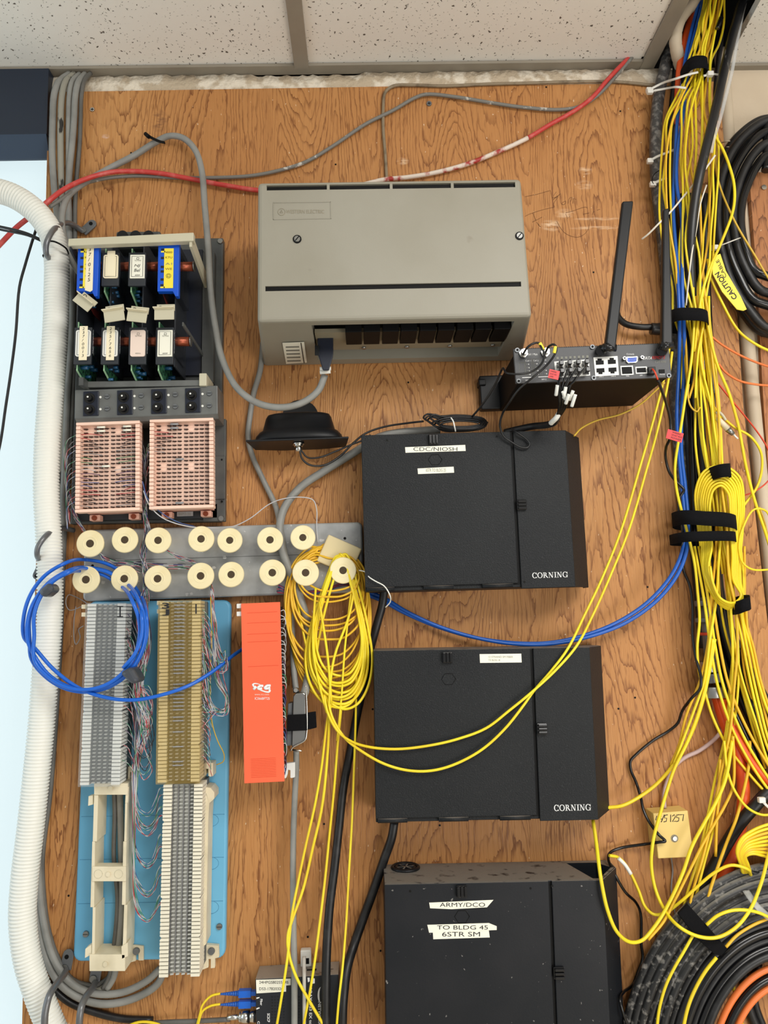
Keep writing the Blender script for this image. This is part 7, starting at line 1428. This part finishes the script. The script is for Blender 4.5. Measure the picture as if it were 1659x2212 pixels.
cable('black_cable', [(1560, 1300, 44), (1580, 1380, 46), (1600, 1440, 46), (1640, 1520, 48), (1700, 1600, 48)], 22, 'black_scuffed', 'scuffed black cable beyond the steel conduit', 'cable', seg=12)
cable('black_cable', [(1596, 1400, 54), (1620, 1460, 56), (1660, 1540, 58), (1700, 1600, 58)], 14, 'black_gloss', 'shiny black cable beyond the scuffed one', 'cable', seg=12)
cable('black_cable', [(1640, 2080, 24), (1628, 2120, 24), (1632, 2170, 24), (1650, 2220, 24)], 14, 'black_rubber', 'black cable seen through the opening of the lower coil, outer', 'cable', 'cables in the coil opening')
cable('black_cable', [(1606, 2100, 24), (1612, 2150, 24), (1622, 2190, 24), (1640, 2230, 24)], 20, 'black_rubber', 'black cable seen through the opening of the lower coil, inner', 'cable', 'cables in the coil opening')
# lower yellow cords
yc([(1281, 1772, 60), (1288, 1820, 80), (1294, 1870, 104), (1300, 1910, 116), (1312, 1965, 118), (1332, 2012, 112), (1361, 2035, 98), (1387, 2031, 90), (1412, 2004, 84), (1440, 1960, 80), (1475, 1885, 78), (1494, 1830, 76), (1520, 1780, 74), (1548, 1730, 72), (1568, 1680, 70), (1582, 1600, 70)], 7.4, 'yellow cord hanging out of the middle black box over the lowest one')
yc([(1316, 1848, 60), (1335, 1852, 56), (1350, 1866, 54), (1364, 1890, 54), (1380, 1925, 54), (1393, 1958, 56), (1412, 1975, 58), (1436, 1972, 64), (1470, 1948, 70), (1510, 1912, 76), (1545, 1884, 80), (1580, 1869, 84), (1614, 1877, 86), (1622, 1890, 70)], 6.4, 'yellow cord from beside the lowest box to the black sleeve, in a shallow sag')
cable('white_sleeve', [(1336, 1854, 60), (1350, 1868, 60), (1363, 1888, 60)], 7.6, 'white', 'white sleeve on the yellow cord beside the lowest box', 'sleeve')
yc([(1540, 1380, 78), (1530, 1450, 70), (1512, 1530, 62), (1486, 1600, 56), (1456, 1662, 56), (1440, 1710, 60), (1424, 1765, 68), (1411, 1815, 72), (1407, 1870, 70), (1417, 1925, 70), (1437, 1968, 74), (1466, 2001, 100), (1506, 2022, 104), (1549, 2025, 104), (1590, 2003, 104), (1622, 1962, 100), (1645, 1905, 96), (1662, 1840, 90), (1680, 1790, 90)], 7, 'yellow cord crossing the junction box and sagging over the lower coil')
yc([(1300, 1745, 60), (1318, 1744, 56), (1345, 1740, 50), (1380, 1722, 46), (1420, 1692, 46), (1456, 1650, 48), (1490, 1592, 54), (1516, 1520, 62), (1532, 1450, 70), (1544, 1380, 76)], 7.4, 'yellow cord entering the side of the middle black box')
yc([(1583, 1590, 70), (1586, 1650, 66), (1583, 1700, 62), (1566, 1740, 60), (1546, 1775, 62), (1520, 1820, 64), (1490, 1880, 68), (1460, 1940, 72), (1434, 1990, 80), (1400, 2030, 84)], 6, 'yellow cord swinging from the orange duct toward the lowest box', 'yellow_warm')
yc([(1564, 1600, 68), (1572, 1668, 68), (1588, 1710, 68), (1615, 1745, 70), (1645, 1760, 72), (1680, 1758, 72)], 5.6, 'yellow cord curving under the orange duct to the picture edge')
yc([(1620, 1600, 60), (1618, 1650, 60), (1606, 1710, 60), (1590, 1770, 62), (1570, 1820, 64), (1548, 1880, 66), (1532, 1930, 68), (1524, 1965, 70)], 6.4, 'yellow cord running over the orange duct to the lower coil', 'yellow_warm')
yc([(1556, 1640, 60), (1552, 1720, 58), (1548, 1780, 58), (1546, 1850, 56)], 6, 'yellow cord hanging straight beside the orange duct', 'yellow_warm')
for i in range(3):
    yc([(1580+i*15, 1290+i*6, 74), (1600+i*8, 1370, 70), (1616+i*8, 1450, 66), (1634+i*8, 1530, 64), (1660+i*8, 1620, 62)], 6, 'yellow cord slanting to the picture edge beyond the steel conduit', YM[i % 4], 'cords slanting beyond the conduit')
for i in range(2):
    yc([(1600+i*8, 1180, 66), (1606+i*3, 1260, 66), (1604+i*5, 1330, 70), (1622+i*6, 1400, 70), (1640+i*6, 1480, 70), (1670+i*6, 1560, 70)], 5.4, 'yellow cord from behind the oval coil toward the picture edge', YM[(i+1) % 4], 'cords from behind the oval coil')
for i in range(3):
    yc([(1500+i*9, 1180, 70), (1520+i*9, 1290, 74), (1534+i*10, 1390, 74), (1550+i*12, 1480, 70), (1580+i*16, 1570, 66), (1622+i*18, 1650, 64), (1672+i*18, 1720, 64)], 6, 'yellow cord fanning out below the lower strap', YM[i % 4], 'cords fanning out below the straps')
# bunch into the black sleeve
disc = cable('sleeve_opening', [(1624, 1876, 60), (1621, 1892, 58), (1612, 1910, 52), (1600, 1935, 44)], 34, 'black_rubber', 'black sleeve that swallows the yellow cords above the lower coil', 'sleeve', seg=16)
for i in range(9):
    yc([(1606+i*2.2, 1892, 62), (1600+i*2, 1868, 76), (1592+i*2.4, 1838+i*1.4, 84), (1602+i*3, 1812+i*4, 86), (1630+i*2, 1792+i*7, 84), (1664, 1780+i*9, 82), (1690, 1778+i*9, 80)], 6.2, 'yellow cord bending into the black sleeve above the lower coil', YM[i % 4], 'cords bending into the black sleeve')
# cords over the lower coil
yc([(1526, 1998, 96), (1550, 1978, 98), (1580, 1967, 100), (1612, 1966, 100), (1640, 1972, 98), (1680, 1990, 96)], 6.6, 'yellow cord arching over the dusty part of the lower coil')
yc([(1568, 2046, 94), (1590, 2022, 92), (1620, 2002, 90), (1650, 1988, 88), (1690, 1975, 86)], 6, 'yellow cord leaving from under the slanting strap', 'yellow_warm')
yc([(1496, 2022, 98), (1478, 2054, 98), (1456, 2092, 98), (1438, 2130, 98), (1424, 2180, 96), (1418, 2230, 94)], 6, 'yellow cord following the lower coil, outer of two')
yc([(1548, 2068, 92), (1524, 2098, 92), (1502, 2136, 92), (1486, 2176, 92), (1474, 2230, 92)], 7, 'yellow cord following the lower coil, inner of two')
yc([(1577, 2100, 30), (1586, 2140, 30), (1598, 2190, 30), (1608, 2240, 30)], 7, 'yellow cord seen through the opening of the lower coil')
